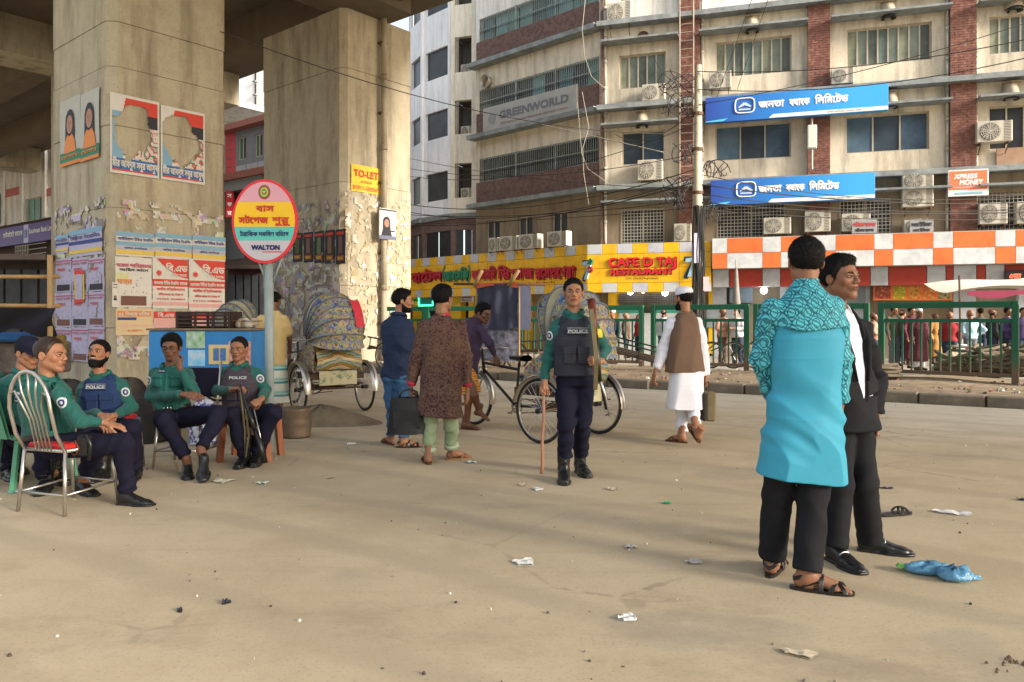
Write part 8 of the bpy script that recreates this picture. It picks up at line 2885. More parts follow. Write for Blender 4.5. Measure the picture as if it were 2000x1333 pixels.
# drain pipe and portrait notice
u, z = F2R.uz(750, 400, .16)
t = F2R.thing('drain_pipe', 'long beige drain pipe running down the sunlit face of the right column', 'pipe', u=u, n=.16, z=0)
q = MB()
for k in range(6):
 q.tube([(0, 0, .3 + k * 1.95), (0, 0, 2.22 + k * 1.95)], .085, 12)
q.build('pipe_length', M1('pipe_beige', (.42, .36, .26), .5, var=.25, vs=2), t, True)
for k in range(6):
 q = MB(); q.tube([(0, 0, .18 + k * 1.95), (0, 0, .34 + k * 1.95)], .10, 12); q.build('pipe_joint', M1('pipe_beige_dark', (.33, .27, .19), .6, var=.3), t, True)
 q = MB(); q.box(-.11, .11, -.02, .15, 1.2 + k * 1.95, 1.25 + k * 1.95); q.build('clamp', rust, t)
t, w, h = poster(F2R, (741, 773, 408, 468), 'white portrait notice hung over the drain pipe', PW, [(.0, 1, .93, .97, PK), (0, 1, .0, .12, pal('slate', (.16, .17, .26))), (.55, .92, .26, .30, PK)], figs=((.42, .52, .55, 'face'),), n=.30)
q = MB(); q.box(0, w, .0, .03, 0, h); q.build('backing_board', PW, t)
# ================================================================== BUS STOP SIGN
S0 = PT(527, 790, 7.9)
t = thing('bus_stop_sign', 'round banded bus stop sign on a grey pole, red rimmed with Bengali lettering', 'sign', (S0.x, 7.9, 0))
pm = M1('pole_grey', (.30, .36, .36), .55, var=.25, vs=4)
zc = CAMH + (HORY - 433) / FPX * 7.85
q = MB(); q.tube([(0, 0, 0), (-.01, 0, zc - .30)], .045, 14); q.build('pole', pm, t, True)
for sx in (-1, 1):
 q = MB(); q.tube([(sx * .03, 0, zc - .62), (sx * .13, -.01, zc - .36)], .012, 6); q.build('brace', pm, t, True)
RX, RZ = .335, .430
ox = -.035
def disc(name, rx, rz, y0, y1, m_):
 q = MB(); q.poly([(ox + rx * math.cos(a), zc + rz * math.sin(a)) for a in [2 * PI * i / 48 for i in range(48)]], y0, y1)
 return q.build(name, m_, t)
disc('rim', RX, RZ, -.06, -.02, M1('sign_rim_red', (.66, .035, .05), .4, var=.1))
fr, fz = RX * .925, RZ * .935
def band(name, a, b_, m_):
 A_ = [math.asin(max(-1, min(1, v))) for v in (a, b_)]
 pts = [(ox + fr * math.cos(x), zc + fz * math.sin(x)) for x in [A_[0] + (A_[1] - A_[0]) * i / 10 for i in range(11)]]
 pts += [(ox - fr * math.cos(x), zc + fz * math.sin(x)) for x in [A_[1] + (A_[0] - A_[1]) * i / 10 for i in range(11)]]
 q = MB(); q.poly(pts, -.064, -.058); q.build(name, m_, t)
band('pink_band', .49, 1, M1('band_pink', (.62, .33, .40), .45, var=.06)); band('yellow_band', -.14, .49, M1('band_yellow', (.78, .50, .02), .45, var=.06))
band('turquoise_band', -.49, -.14, M1('band_turquoise', (.10, .50, .45), .45, var=.06)); band('grey_band', -1, -.49, M1('band_grey', (.48, .46, .52), .45, var=.06))
def sl(s, x0, x1, z, h, m_, b_=.003): letters('lettering', s, m_, t, ox + x0 * fr, ox + x1 * fr, zc + z * fz, h * fz, y=-.068, bold=b_)
tr_ = M1('sign_text_red', (.50, .05, .02), .5, var=0)
sl('বাস', -.27, .32, .25, .155, tr_, .004); sl('সটেপজ', -.84, .12, -.05, .165, tr_, .004); sl('শুরু', .26, .84, -.05, .165, tr_, .004)
sl('টরািফক দকিষণ বিভাগ', -.80, .80, -.38, .115, M1('sign_text_navy', (.02, .03, .12), .5, var=0), .0015); sl('WALTON', -.42, .50, -.72, .115, _M['sign_text_navy'], .004)
q = MB(); q.box(ox - .02, ox + .18, -.067, -.063, zc - .79 * fz, zc - .765 * fz); q.build('small_print', tr_, t)
for (r_, m_, y) in ((.062, led, -.066), (.052, grn, -.069), (.040, M1('crest_gold', (.6, .45, .05), .5, var=0), -.072), (.026, grn, -.075)):
 q = MB(); q.lathe([(0, 0), (r_, 0), (r_, .002)], 18, (0, 0, 0), 'Y'); q.v = [(x + ox, y, z * 1.2 + zc + .74 * fz) for x, yy, z in q.v]; q.build('crest', m_, t)
q = MB(); q.poly([(ox - .02, zc + .765 * fz), (ox + .02, zc + .765 * fz), (ox, zc + .69 * fz)], -.079, -.077); q.build('crest_mark', _M['crest_gold'], t)
# ================================================================== STALL, CRATE, DRUM, MOUND
t = thing('tea_stall', 'blue painted stall box with small pictures behind the seated officers', 'stall', (PT(290, 650, 8.7).x, 8.7, 0))
W_ = 200 / FPX * 8.7
blue_p = M1('stall_blue', (.035, .22, .55), .5, var=.2, vs=3)
q = MB(); q.cbox(0, W_, 0, .6, .52, 1.22, .01); q.build('box', blue_p, t)
q = MB(); q.box(-.02, W_ + .02, -.02, .62, 1.222, 1.245); q.build('top_board', M1('wood_grey', (.22, .17, .12), .8, var=.3), t)
for k, (x, y) in enumerate(((.04, .05), (W_ - .04, .05), (.04, .55), (W_ - .04, .55))):
 q = MB(); q.box(x - .03, x + .03, y - .03, y + .03, 0, .52); q.build('leg', M1('wood_dark', (.09, .055, .035), .8, var=.3), t)
for (x0, x1, z0, z1, m_) in ((.44, .80, 1.02, 1.21, M1('print_leafy', (.10, .32, .07), .6, var=.5, vs=14, col2=(.45, .55, .5))), (.46, .80, .82, 1.0, M1('print_cyan', (.10, .45, .75), .5, var=.5, vs=10, col2=(.5, .6, .65))), (.70, 1.14, .84, 1.06, M1('print_gold', (.62, .50, .22), .6, var=.1)), (.93, 1.16, .80, 1.10, M1('print_mixed', (.6, .5, .45), .6, var=.6, vs=12, col2=(.45, .08, .05)))):
 q = MB(); q.box(x0 * .98, x1 * .80 if x1 < 1.15 else x1, -.006 - .004 * x0, 0, z0, z1); q.build('picture', m_, t)
for x in (.74, .82):
 q = MB(); q.box(x, x + .06, -.016, -.008, .88, 1.02); q.build('printed_figure', M1('print_blue_figure', (.08, .2, .5), .6, var=.4, vs=30), t)
t = thing('plastic_crate', 'dark brown slatted plastic crate lying on the blue stall', 'crate', (PT(343, 640, 8.75).x, 8.75, 1.247))
cw, chh = 107 / FPX * 8.75, .19
crm = M1('crate_brown', (.040, .022, .018), .5, var=.3)
for y in (0, .36):
 for z in (0, .045, .09, .135, .165):
  q = MB(); q.box(0, cw, y, y + .015, z, z + .024); q.build('slat', crm, t)
for x in (0, cw * .33, cw * .66, cw - .03):
 for y in (-.006, .363):
  q = MB(); q.box(x, x + .03, y, y + .018, 0, .19); q.build('upright', crm, t)
q = MB(); q.box(0, cw, 0, .37, .0, .012); q.box(0, .015, .015, .36, .012, .19); q.box(cw - .015, cw, .015, .36, .012, .19); q.build('base', crm, t)
t = thing('wire_basket', 'small wire basket of packets at the right end of the blue stall', 'basket', (PT(455, 640, 8.8).x, 8.8, 1.247))
for k in range(6):
 q = MB(); q.lathe([(0, .0), (.05, .01), (.055, .05), (.03, .09), (0, .1)], 8, (.04 + .05 * (k % 4), .1 + .06 * (k // 3), .02 * (k // 3))); q.build('packet', M1('packet_%d' % (k % 3), ((.5, .42, .3), (.3, .24, .16), (.6, .55, .48))[k % 3], .6, var=.3), t, True)
q = MB(); q.tube([(0, 0, .08), (.25, 0, .08), (.25, .25, .08), (0, .25, .08)], .006, 5, closed=True); q.build('rim', rust, t)
D0 = GP(571, 858);
t = thing('metal_drum', 'dented brown round metal drum beside the bus stop pole', 'drum', (D0.x, D0.y + .15, 0))
q = MB(); q.lathe([(0, .02), (.155, .0), (.165, .03), (.16, .05), (.172, .10), (.165, .12), (.172, .14), (.172, .20), (.165, .22), (.172, .24), (.160, .31), (.165, .33), (.155, .34), (.15, .31), (0, .30)], 28); q.build('shell', M1('drum_rust', (.22, .16, .11), .6, metal=.4, var=.4, vs=6), t, True)
mp_ = GP(590, 842)
q = MB(); q.grid(lambda u, v: (-.55 + 1.75 * v * 1.0 * math.cos(2 * PI * u) * (.75 + .25 * math.sin(3 * u)) * .6 + .6, .42 * v * math.sin(2 * PI * u), .22 * (1 - v ** 1.3) * (1 + .15 * math.sin(14 * u * PI)) - .004), 28, 10)
tag(q.build('dirt_mound', M1('earth_dark', (.17, .135, .09), .95, var=.4, vs=5, bump=.8, bs=20), None, True, loc=(mp_.x, mp_.y + .7, 0)), 'low mound of dark earth beside the metal drum', 'mound', kind='structure')
# clutter behind the officers: bench, sacks, tarpaulin stalls
t = thing('wooden_bench', 'dark wooden bench low behind the seated officers', 'bench', (-5.1, 8.6, 0))
q = MB(); q.box(0, 1.3, 0, .35, .42, .46); q.build('seat', _M['wood_dark'], t)
for x in (.08, 1.2):
 q = MB(); q.box(x, x + .06, .03, .32, 0, .42); q.build('leg', _M['wood_dark'], t)
for k, (px, Y, r_, h_, m_, lab) in enumerate(((290, 8.5, .24, .62, M1('sack_dark', (.04, .035, .03), .9, var=.4, vs=6), 'dark bundle on the ground between the bearded and the slim officer'), (250, 9.2, .30, .75, M1('sack_brown', (.12, .085, .055), .9, var=.4, vs=6), 'brown sack leaning near the column behind the bearded officer'), (400, 8.35, .17, .55, M1('cloth_blue_print', (.06, .06, .25), .8, var=.6, vs=16, col2=(.6, .62, .66), sharp=(.47, .53)), 'blue cloth bag with white pattern between two seated officers'), (130, 9.5, .32, .70, M1('sack_dark'), 'dark heap behind the stout officer'))):
 q = MB(); q.grid(lambda u, v: (r_ * math.cos(2 * PI * u) * math.cos(PI * .5 * v) ** .6 * (1 + .14 * math.sin(6 * u * PI + 5 * v)), r_ * math.sin(2 * PI * u) * math.cos(PI * .5 * v) ** .6, h_ * .85 * math.sin(PI * .5 * v) + .02 * math.sin(9 * u * PI)), 22, 10)
 tag(q.build('bundle', m_ if m_ else _M['sack_dark'], None, True, loc=(PT(px, 700, Y).x, Y, 0)), lab, 'bundle')
bam = M1('bamboo', (.42, .27, .12), .6, var=.3, vs=3)
tarp = M1('tarp_navy', (.018, .022, .050), .6, var=.3, vs=4)
t = thing('market_stall', 'bamboo framed stall with navy tarpaulin at the left edge behind the officers', 'stall', (0, 0, 0))
for (a, b_) in ((PT(-60, 541, 10), PT(118, 541, 10.4)), (PT(-60, 597, 10), PT(118, 598, 10.4))):
 q = MB(); q.tube([a, b_], .028, 7); q.build('bamboo_rail', bam, t, True)
for px in (-30, 98):
 a = PT(px, 460, 10.2); q = MB(); q.tube([(a.x, a.y, 0), (a.x, a.y, 2.2)], .035, 7); q.build('bamboo_post', bam, t, True)
def tf(u, v):
 p = PT(-80 + 185 * u, 602 + 48 * v + 10 * math.sin(3 * u * PI) * v, 9.9 + .5 * v)
 return (p.x, p.y + .06 * math.sin(9 * u + 5 * v), p.z + .05 * math.sin(11 * u) * v)
q = MB(); q.grid(tf, 26, 8); q.grid(lambda u, v: tuple(Vector(tf(1 - u, v)) + Vector((0, .02, 0))), 26, 8); q.build('tarpaulin', tarp, t, True)
for (p0, p1, y0, y1, Y, m_) in ((-60, 60, 650, 668, 10.6, M1('cloth_blue', (.02, .10, .30), .8, var=.3)), (-60, 110, 668, 730, 10.9, M1('stall_shadow_goods', (.07, .06, .06), .9, var=.6, vs=5, col2=(.20, .16, .14))), (60, 100, 655, 700, 10.7, M1('goods_yellow', (.35, .20, .04), .8, var=.6, vs=8, col2=(.05, .10, .05)))):
 a, b_ = PT(p0, y1, Y), PT(p1, y0, Y); q = MB(); q.cbox(a.x, b_.x, Y, Y + .4, a.z, b_.z, .03); q.build('goods', m_, t)
for (p0, p1, y0, y1, Y, lab, m_) in ((-60, 107, 500, 700, 17, 'dim closed kiosk with dark grille behind the bamboo stall', M1('kiosk_dark', (.055, .045, .045), .9, var=.5, vs=3)), (444, 520, 520, 640, 27, 'dim shop kiosk with dark red front between the columns', M1('kiosk_maroon', (.075, .03, .03), .9, var=.5, vs=3))):
 a, b_ = PT(p0, y1, Y), PT(p1, y0, Y)
 t = thing('kiosk', lab, 'kiosk', (a.x, Y, 0)); w = b_.x - a.x
 q = MB(); q.box(0, w, .1, 2, 0, b_.z); q.build('wall', m_, t)
 for k in range(5):
  q = MB(); q.box(w * k / 5 + .03, w * (k + 1) / 5 - .03, .03, .1, .5, b_.z - .3); q.build('shutter_panel', M1('kiosk_panel', (.05, .055, .06), .7, var=.5, vs=3), t)
 q = MB(); q.box(-.1, w + .1, -.5, .1, b_.z - .12, b_.z); q.build('awning', M1('kiosk_awning', (.12, .09, .08), .8, var=.3), t)
# ================================================================== RICKSHAWS
tyre = M1('tyre', (.035, .03, .027), .85, var=.3, vs=6)
chrome = M1('mudguard_metal', (.55, .52, .47), .3, metal=.85, var=.2, vs=5)
framek = M1('frame_black', (.03, .028, .028), .45, var=.4, vs=8)
hoodm = NT('hood_painted', rough=.6)
_p = hoodm.voro(22, out='Color'); _q = hoodm.noise(13, det=6, dist=1.2)
_st = hoodm.wave(3.2, dirn='Z', dist=2.5, det=2)
_pc = hoodm.ramp(_q, [(.34, (.015, .04, .12)), (.42, (.04, .13, .32)), (.47, (.36, .24, .04)), (.53, (.42, .36, .18)), (.58, (.05, .10, .06)), (.64, (.20, .05, .03)), (.72, (.30, .30, .24))])
hoodm.color(hoodm.mix(.25, hoodm.mix(hoodm.ramp(_st, [(.45, 0), (.55, .45)]), _pc, (.13, .17, .27)), _p, 'SOFT_LIGHT')); hoodm.bump(_q, .5, .01); hoodm = hoodm.m
boxm = NT('box_painted', rough=.35)
_s = boxm.sep(); _r = boxm.math('ADD', boxm.math('MULTIPLY', boxm.math('ABSOLUTE', _s[0]), 2.2), boxm.math('MULTIPLY', _s[2], 7))
boxm.color(boxm.ramp(boxm.math('FRACT', boxm.math('ADD', _r, boxm.math('MULTIPLY', boxm.noise(8), .8))), [(.0, (.42, .33, .12)), (.3, (.50, .42, .24)), (.38, (.26, .09, .03)), (.55, (.38, .22, .05)), (.62, (.02, .10, .05)), (.75, (.40, .37, .22)), (.92, (.08, .2, .26))])); boxm = boxm.m
decom = NT('seat_tapestry', rough=.6); decom.color(decom.ramp(decom.noise(16, det=3), [(.36, (.28, .03, .02)), (.46, (.06, .22, .30)), (.54, (.50, .32, .06)), (.62, (.05, .05, .12)), (.72, (.45, .12, .05))])); decom = decom.m
def wheel(parent, x, y, rad=.355, toe=0):
 w_ = bpy.data.objects.new('wheel', None); COL.objects.link(w_); w_.parent = parent; w_.location = (x, y, rad)
 q = MB(); q.tube([(0, (rad - .017) * math.cos(a), (rad - .017) * math.sin(a)) for a in [2 * PI * i / 40 for i in range(40)]], .0185, 8, closed=True); q.build('tyre', tyre, w_, True)
 q = MB(); q.tube([(0, (rad - .040) * math.cos(a), (rad - .040) * math.sin(a)) for a in [2 * PI * i / 40 for i in range(40)]], .012, 6, closed=True); q.build('rim', chrome, w_, True)
 q = MB()
 for i in range(28):
  a = 2 * PI * i / 28; b_ = a + (.35 if i % 2 else -.35); sx = .03 if i % 4 < 2 else -.03
  q.tube([(sx, .025 * math.cos(b_), .025 * math.sin(b_)), (0, (rad - .045) * math.cos(a), (rad - .045) * math.sin(a))], .0022, 3, cap=False)
 o = q.build('spokes', chrome, w_)
 q = MB(); q.tube([(-.05, 0, 0), (.05, 0, 0)], .03, 10); q.build('hub', framek, w_, True)
 return w_
def mudguard(parent, x, y, a0, a1, rad=.40, m_=None):
 q = MB(); q.grid(lambda u, v: (x - .05 + .10 * v, y + (rad - .02 * (2 * v - 1) ** 2) * math.cos(a0 + (a1 - a0) * u), .355 + (rad - .02 * (2 * v - 1) ** 2) * math.sin(a0 + (a1 - a0) * u)), 18, 4); q.build('mudguard', m_ or chrome, parent, True)
def rickshaw(label, loc, heading, fold=0.0, red=True):
 t = thing('cycle_rickshaw', label, 'rickshaw', loc, math.atan2(-heading[0], heading[1]), 'cycle rickshaws')
 for x in (-.50, .50): wheel(t, x, 0)
 wheel(t, 0, 1.62)
 q = MB(); q.tube([(-.52, 0, .355), (.52, 0, .355)], .016, 8); q.tube([(-.42, .02, .40), (.42, .02, .40)], .022, 6); q.build('axle', rust, t, True)
 mudguard(t, -.50, 0, R(10), R(185)); mudguard(t, .50, 0, R(10), R(185)); mudguard(t, 0, 1.62, R(40), R(190), .385)
 q = MB()
 for a, b_, r_ in (((0, .85, .30), (0, 1.42, .72), .018), ((0, .85, .30), (0, .80, .82), .016), ((0, .80, .74), (0, 1.42, .80), .018), ((0, .85, .30), (-.2, .02, .36), .016), ((0, .85, .30), (.2, .02, .36), .016), ((0, .78, .66), (-.30, .42, .62), .014), ((0, .78, .66), (.30, .42, .62), .014), ((0, 1.40, .62), (0, 1.46, .98), .02)):
  q.tube([a, b_], r_, 7)
 q.build('frame', framek, t, True)
 q = MB()
 for x in (-.05, .05): q.tube([(x, 1.43, .74), (x, 1.50, .60), (x, 1.62, .355)], .013, 6)
 q.build('fork', chrome, t, True)
 q = MB(); q.tube([(-.24, 1.22, .98), (-.22, 1.36, .99), (-.08, 1.46, .98), (.08, 1.46, .98), (.22, 1.36, .99), (.24, 1.22, .98)], .012, 7); q.build('handlebar', chrome, t, True)
 q = MB(); q.grid(lambda u, v: ((.02 + .085 * (1 - u) ** .8) * math.cos(2 * PI * v), .68 + .27 * u, .88 + (.025 + .015 * (1 - u)) * math.sin(2 * PI * v)), 10, 12); q.tube([(0, .79, .78), (0, .79, .88)], .013, 6); q.build('saddle', leather, t, True)
 q = MB(); q.lathe([(.07, .012), (.095, .012), (.095, .018), (.07, .018)], 24, (0, .85, .30), 'X')
 for k in range(5): a = 2 * PI * k / 5; q.tube([(.015, .85, .30), (.015, .85 + .08 * math.cos(a), .30 + .08 * math.sin(a))], .007, 4)
 q.tube([(.03, .85, .30), (.03, .99, .20)], .010, 5); q.tube([(-.03, .85, .30), (-.03, .71, .40)], .010, 5); q.box(.03, .11, .95, 1.03, .19, .21); q.box(-.11, -.03, .67, .75, .39, .41); q.build('crank', chrome, t)
 q = MB(); q.tube([(.015, .85, .39), (.015, .02, .40)], .006, 4); q.tube([(.015, .85, .21), (.015, .02, .31)], .006, 4); q.build('chain', framek, t)
 for sx in (-1, 1):
  q = MB()
  for k in range(4): q.tube([(sx * .36, -.30 + .05 * k, .44 + .012 * k), (sx * .36, 0, .38 + .012 * k), (sx * .36, .30 - .05 * k, .44 + .012 * k)], .007, 4)
  q.build('leaf_spring', rust, t)
 q = MB(); q.cbox(-.40, .40, -.20, .50, .50, .58, .01); q.build('floor_board', _M['wood_dark'], t)
 q = MB(); q.grid(lambda u, v: (-.33 + .66 * v, -.20 - .10 * math.sin(PI * (.15 + .85 * u)), .64 + .30 * u), 8, 10); q.grid(lambda u, v: (.33 - .66 * v, -.18 - .10 * math.sin(PI * (.15 + .85 * u)), .64 + .30 * u), 8, 10); q.build('painted_back', boxm, t, True)
 q = MB(); q.box(-.28, .28, -.235, -.22, .42, .62); q.build('tail_board', M1('tail_print', (.50, .44, .28), .5, var=.7, vs=9, col2=(.10, .22, .12), sharp=(.4, .5)), t)
 q = MB(); q.cbox(-.34, .34, -.16, .30, .58, .76, .02); q.build('seat_box', decom, t)
 q = MB(); q.cbox(-.33, .33, -.12, .34, .762, .84, .03); q.build('seat', M1('seat_vinyl', (.30, .03, .03), .35, var=.2), t, 'auto')
 q = MB(); q.cbox(-.33, .33, -.20, -.11, .84, 1.18, .03); q.build('backrest', decom, t, 'auto')
 for sx in (-1, 1):
  q = MB(); q.poly([(-.20, .62), (.40, .62), (.36, .80), (.10, .98), (-.20, 1.0)], sx * .35 - .012, sx * .35 + .012); q.v = [(y, x, z) for x, y, z in q.v]; q.f = [tuple(reversed(f)) for f in q.f]; q.build('side_panel', decom, t)
 # hood of ribs round a pivot
 zp, yp, HR, HW = 1.02, .0, .70 - .2 * fold, .40
 amax = R(118) - fold * R(70)
 def hp(a, s_, dr=0):
  c_, s2 = math.cos(s_), math.sin(s_)
  r_ = (HR + dr) * (abs(s2) ** .72)
  x = (HW + dr) * math.copysign(abs(c_) ** .9, c_)
  return (x, yp - r_ * math.cos(a) * .82, zp + r_ * math.sin(a))
 for k in range(7):
  a0, a1 = R(-8) + (amax - R(-8)) * k / 7, R(-8) + (amax - R(-8)) * (k + 1) / 7
  q = MB()
  q.grid(lambda u, v: hp(a0 + (a1 - a0) * u, PI * (.02 + .96 * v), -.028 * math.sin(PI * u)), 4, 26); q.grid(lambda u, v: hp(a0 + (a1 - a0) * u, PI * (.98 - .96 * v), -.040 * math.sin(PI * u)), 4, 26)
  q.build('hood_panel', hoodm if k != 5 else M1('hood_khaki', (.45, .40, .25), .7, var=.3), t, True)
  q = MB(); q.tube([hp(a1, PI * (.02 + .96 * v / 20), .006) for v in range(21)], .011, 5); q.build('hood_rib', (M1('rib_trim', (.30, .21, .06), .6, var=.5, vs=14, col2=(.05, .12, .24)), M1('rib_dull', (.12, .13, .16), .5))[k % 2], t, True)
 if red:
  P_ = [hp(R(45), PI * s_, .02) for s_ in (.40,)]
  q = MB(); x0 = .14; q.grid(lambda u, v: (x0 + .13 * v, hp(R(18 + 38 * u), PI * .5, .025)[1] + .035, hp(R(18 + 38 * u), PI * .5, .02)[2] - .0), 6, 2); q.f = [tuple(reversed(f)) for f in q.f]; q.build('number_cloth', M1('cloth_crimson', (.62, .04, .06), .7, var=.25, vs=16), t)
 return t
rickshaw('parked cycle rickshaw with painted hood seen from behind, between the columns', (-2.58, 11.02, 0), (-.57, .82))
rickshaw('cycle rickshaw with bright patched hood turning left behind the standing officer', (.655, 8.68, 0), (-.71, .70), red=False)
rickshaw('rickshaw with striped hood half hidden beside the poster covered column', (-4.35, 12.3, 0), (.5, .86), fold=.35, red=False)
# ================================================================== CARTS, BANNER KIOSK, AWNING
cartw = M1('cart_wood', (.10, .07, .05), .85, var=.4, vs=6)
def van_cart(label, px, Y, rz, tilt, wheels=True):
 p = PT(px, 690, Y)
 t = thing('van_cart', label, 'cart', (p.x, Y, .25), rz)
 t.rotation_euler = (0, tilt, rz)
 for y in (0, .28, .56, .84):
  q = MB(); q.cbox(-.9, .9, y, y + .05, .3, .35, .008); q.build('slat', cartw, t)
 for x in (-.88, -.3, .3, .85):
  q = MB(); q.cbox(x - .03, x + .03, -.03, .92, .25, .30, .006); q.build('cross_bar', cartw, t)
 for y in (0, .9):
  q = MB(); q.tube([(-.95, y, .55), (.95, y, .55)], .018, 6); q.build('side_rail', framek, t, True)
  for x in (-.85, -.3, .3, .85):
   q = MB(); q.tube([(x, y, .3), (x, y, .55)], .014, 5); q.build('upright', framek, t, True)
 if wheels:
  w1 = wheel(t, 0, -.12, .33); w1.location = (-.2, -.12, .20); w1.rotation_euler = (0, 0, R(90))
  w2 = wheel(t, 0, 1.0, .33); w2.location = (-.2, 1.02, .20); w2.rotation_euler = (0, 0, R(90))
 return t
van_cart('upturned flat cart on the median just left of the man in navy', 770, 18.2, -.6, .12)
van_cart('flat cart with spoked wheel behind the rickshaw saddle', 985, 17.8, -.5, -.06)
van_cart('tilted dark cart on the median right of the standing officer', 1215, 16.8, -.5, .22, False)
t = thing('bicycle_heap', 'heap of bicycle frames and wheels behind the railing, right of the white cap man', 'bicycles', (PT(1430, 700, 18.6).x, 18.6, .1), -.5)
for k in range(3):
 w1 = wheel(t, 0, 0, .33); w1.location = (-.5 + .5 * k, .15 * k, .36); w1.rotation_euler = (0, .15, R(80 + 12 * k))
q = MB()
for k in range(7): q.tube([(-.8 + .25 * k, .1, .35 + .1 * (k % 3)), (-.3 + .2 * k, .3, .75 - .1 * (k % 2))], .018, 5)
q.build('frame', framek, t)
K = fpt(983, 17.9)
t = thing('banner_kiosk', 'street kiosk draped in dark blue cloth with bamboo poles on top', 'kiosk', (K.x, K.y, .1), -.45)
kw, kh = .55, CAMH - (556 - HORY) / FPX * 17.9 - .1
clothm = M1('cloth_slate', (.055, .060, .105), .75, var=.35, vs=3, bump=.4, bs=12)
q = MB()
q.grid(lambda u, v: (-kw + 2 * kw * u + .02 * math.sin(9 * v), -.35 + .05 * math.sin(7 * u + 5 * v) + .03 * math.sin(22 * u), kh - (kh - 1.05) * v - .06 * math.sin(PI * u) * (v > .9)), 22, 12)
q.grid(lambda u, v: (kw, -.35 + .7 * u, kh - (kh - 1.0) * v), 10, 8)
q.build('drape', clothm, t, True)
q = MB(); q.grid(lambda u, v: (-kw * .9 + 1.8 * kw * u, -.25 + .03 * math.sin(8 * u), 1.02 - .75 * v), 10, 6); q.build('lower_cloth', M1('cloth_grey_print', (.32, .32, .40), .8, var=.6, vs=9, col2=(.06, .06, .08)), t, True)
for a, b_ in (((-1.15, -.3, kh + .02), (1.2, -.3, kh - .04)), ((-kw, -.4, kh - .05), (-kw + .25, -.5, kh + .30)), ((kw * .6, -.4, kh - .05), (kw * .6 + .3, -.5, kh + .28))):
 q = MB(); q.tube([a, b_], .03 if a[0] < -1 else .045, 7); q.build('bamboo_pole', M1('pole_brown', (.16, .07, .035), .7, var=.3) if a[0] < -1 else bam, t, True)
for x in (-kw, kw):
 q = MB(); q.tube([(x, -.3, 0), (x, -.3, kh)], .025, 6); q.build('post', bam, t)
q = MB(); q.grid(lambda u, v: (-kw + 2 * kw * u, -.37, kh + .03 - .14 * v * (1 - .5 * math.sin(PI * u))), 10, 3); q.build('red_trim', M1('trim_red_orange', (.55, .12, .06), .7, var=.2), t)
# awning at the right edge
a0 = PT(1895, 578, 21);
t = thing('cloth_awning', 'pale sagging cloth awning with maroon underside at the right edge', 'awning', (a0.x, 21, 0))
z_ = CAMH - (574 - HORY) / FPX * 21
q = MB(); q.grid(lambda u, v: (-.3 + 5 * u, 1.8 * v, z_ + .1 + .35 * u + .25 * v - .16 * math.sin(PI * v) + .05 * math.sin(9 * u)), 16, 6); q.build('cloth', M1('awning_cloth', (.62, .56, .46), .85, var=.15, vs=2), t, True)
q = MB(); q.grid(lambda u, v: (-.1 + 2.3 * u, -.02, z_ + .07 + .05 * u - .22 * v * (.5 + .5 * abs(math.sin(5 * u)))), 14, 3); q.build('valance', M1('valance_maroon', (.20, .02, .05), .8, var=.2), t)
for x in (-.25, 3):
 q = MB(); q.tube([(x, 0, 0), (x - .05, 0, z_ + .5)], .03, 6); q.build('pole', rust, t)
# grey post sign behind the fence
p = fpt(1438, 19.5); t = thing('closed_umbrella', 'folded grey parasol standing before the food shop left of the turquoise man', 'umbrella', (p.x, p.y, .05))
q = MB(); q.lathe([(.03, 1.5), (.11, 1.7), (.08, 2.0), (.04, 2.5), (.01, 2.65)], 10); q.build('canopy', M1('parasol_grey', (.27, .25, .22), .8, var=.2), t, True)
q = MB(); q.tube([(0, 0, 0), (0, 0, 2.8)], .02, 6); q.build('pole', pvc, t)
# ================================================================== LITTER
lit = [(1024, 1101, .10, .055, PW, 'white paper scrap lying in the middle foreground'), (1225, 1210, .07, .03, PW, 'small crumpled white scrap at the lower centre right'), (1355, 1100, .08, .03, M1('scrap_grey', (.45, .42, .38), .8), 'greyish twisted paper left of the turquoise man\'s feet'), (1232, 1070, .06, .03, _M['scrap_grey'], 'grey scrap up and left of the twisted paper'),
  (1303, 984, .05, .02, M1('scrap_green', (.05, .45, .18), .6), 'bright green scrap right of the standing officer'), (1860, 1003, .20, .05, PW, 'long crumpled printed paper at far right'), (432, 941, .16, .09, M1('scrap_yellowish', (.62, .60, .42), .8), 'crumpled yellowish papers near the crossed legs'), (510, 945, .10, .05, M1('scrap_pale_green', (.52, .58, .48), .8), 'pale green flat scrap right of the crumpled papers'),
  (920, 904, .10, .04, PW, 'grey white scrap behind the brown kurta man\'s heel'), (1050, 957, .06, .04, PW, 'white scrap below the tip of the wooden stick'), (1020, 949, .05, .03, M1('scrap_tan', (.5, .42, .3), .8), 'tan scrap left of the stick scrap'), (1195, 957, .07, .03, _M['scrap_tan'], 'tan scrap right of the officer\'s boots'), (1560, 1280, .12, .03, _M['scrap_tan'], 'thin tan leaf in the lower right foreground'),
  (645, 935, .06, .015, _M['scrap_tan'], 'tan sliver left of the brown kurta man'), (735, 829, .11, .02, M1('scrap_red', (.55, .08, .04), .7), 'flat reddish orange scrap by the rickshaw wheel'), (497, 862, .05, .03, _M['scrap_red'], 'pinkish scrap beside the drum'), (685, 868, .08, .03, PW, 'white scrap right of the drum'), (40, 962, .18, .06, M1('scrap_blue_white', (.5, .58, .62), .7), 'pale blue plastic scrap under the nearest chair'),
  (442, 1178, .035, .02, PK, 'small dark scrap in the left foreground'), (351, 1195, .02, .02, PK, 'tiny dark crumb left of the dark scrap'), (1730, 955, .09, .012, M1('twig_purple', (.10, .05, .12), .8), 'thin dark twig behind the black suit man'), (2000, 978, .08, .02, PK, 'dark scrap cut by the right edge')]
rl = random.Random(5)
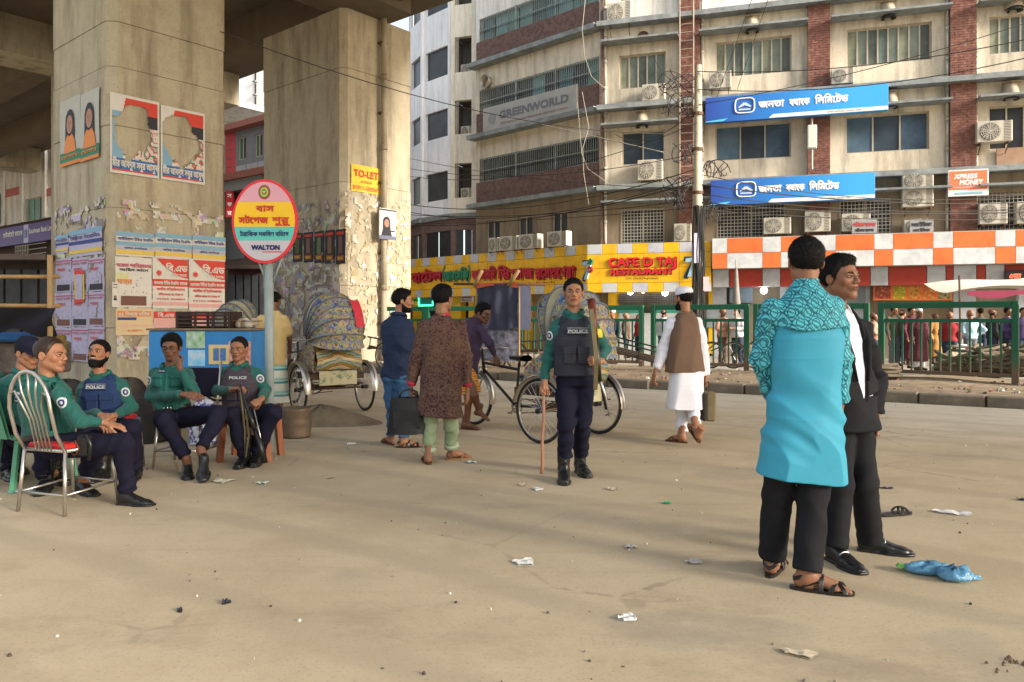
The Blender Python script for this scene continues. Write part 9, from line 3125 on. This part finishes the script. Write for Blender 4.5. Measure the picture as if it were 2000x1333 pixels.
for (px, py, a, b_, m_, lab) in lit:
 p = GP(px, py)
 q = MB(); n = 6; ph = rl.uniform(0, 6)
 q.grid(lambda u, v: ((u - .5) * a * 1.05 * (1 + .2 * math.sin(5 * v + ph)), (v - .5) * b_ * 2.0 * (1 + .25 * math.sin(4 * u + ph)), .006 + .012 * abs(math.sin(6 * u + ph) * math.cos(5 * v + ph))), n, n)
 q.grid(lambda u, v: ((.5 - u) * a * 1.05 * (1 + .2 * math.sin(5 * v + ph)), (v - .5) * b_ * 2.0 * (1 + .25 * math.sin(4 * (1 - u) + ph)), .003), n, n)
 o = q.build('litter_scrap', m_, None, loc=(p.x, p.y, 0), rot=(0, 0, rl.uniform(-.5, .5)))
 tag(o, lab, 'litter', 'litter on the road')
p = GP(1838, 1128)
t = thing('plastic_bag', 'crumpled translucent light blue plastic bag at the lower right', 'bag', (p.x, p.y, 0), -.25)
pb = mat('plastic_blue', (.16, .42, .66), .3, var=.35, vs=18, spec=.5, trans=.25, bump=.8, bs=40)
for (cx, cy, rx, ry, rz_, sd) in ((-.06, .03, .11, .05, .034, 1), (.05, -.045, .085, .07, .038, 4), (.13, .0, .06, .03, .014, 7)):
 q = MB(); q.grid(lambda u, v: (lambda d: (cx + rx * (1 + .16 * d) * math.sin(PI * v) * math.cos(2 * PI * u), cy + ry * (1 + .16 * d) * math.sin(PI * v) * math.sin(2 * PI * u), max(.003, rz_ * (1 - math.cos(PI * v)) * .9 * (1 + .25 * d))))(mnoise.noise(Vector((3 * math.cos(2 * PI * u), 3 * math.sin(2 * PI * u), 5 * v + sd))) * 2), 26, 14)
 q.build('crumpled_lobe', pb, t, True)
q = MB(); q.grid(lambda u, v: (-.20 + .06 * u, .05 + .04 * v, .02 + .02 * math.sin(8 * u * v)), 4, 4); q.build('green_tag', M1('tag_green', (.25, .6, .12), .5, var=.2), t)
p = GP(1742, 1008); t = thing('lost_sandal', 'black sandal lying alone on the road behind the man in the black suit', 'sandal', (p.x - .02, p.y, 0), 1.9)
sb = SANDAL['flip']; q = MB(); q.v, q.f, q.m = list(sb.v), list(sb.f), list(sb.m); q.build('sole_and_straps', leather, t, 'auto', loc=(0, 0, .005))
q = MB()
for k in range(30):
 x, y = rl.gauss(.05, .09), rl.gauss(0, .05); s_ = rl.uniform(.006, .016)
 q.add([(x, y, .002), (x + s_, y, .003), (x + s_, y + s_, .012), (x, y + s_, .004)], [(0, 1, 2, 3)])
p = GP(1975, 1300)
o = q.build('leaf_crumbs', M1('crumb_dark', (.13, .08, .05), .9), None, loc=(p.x, p.y, 0)); tag(o, 'patch of dark crushed leaves at the lower right corner', 'crumbs', kind='stuff')
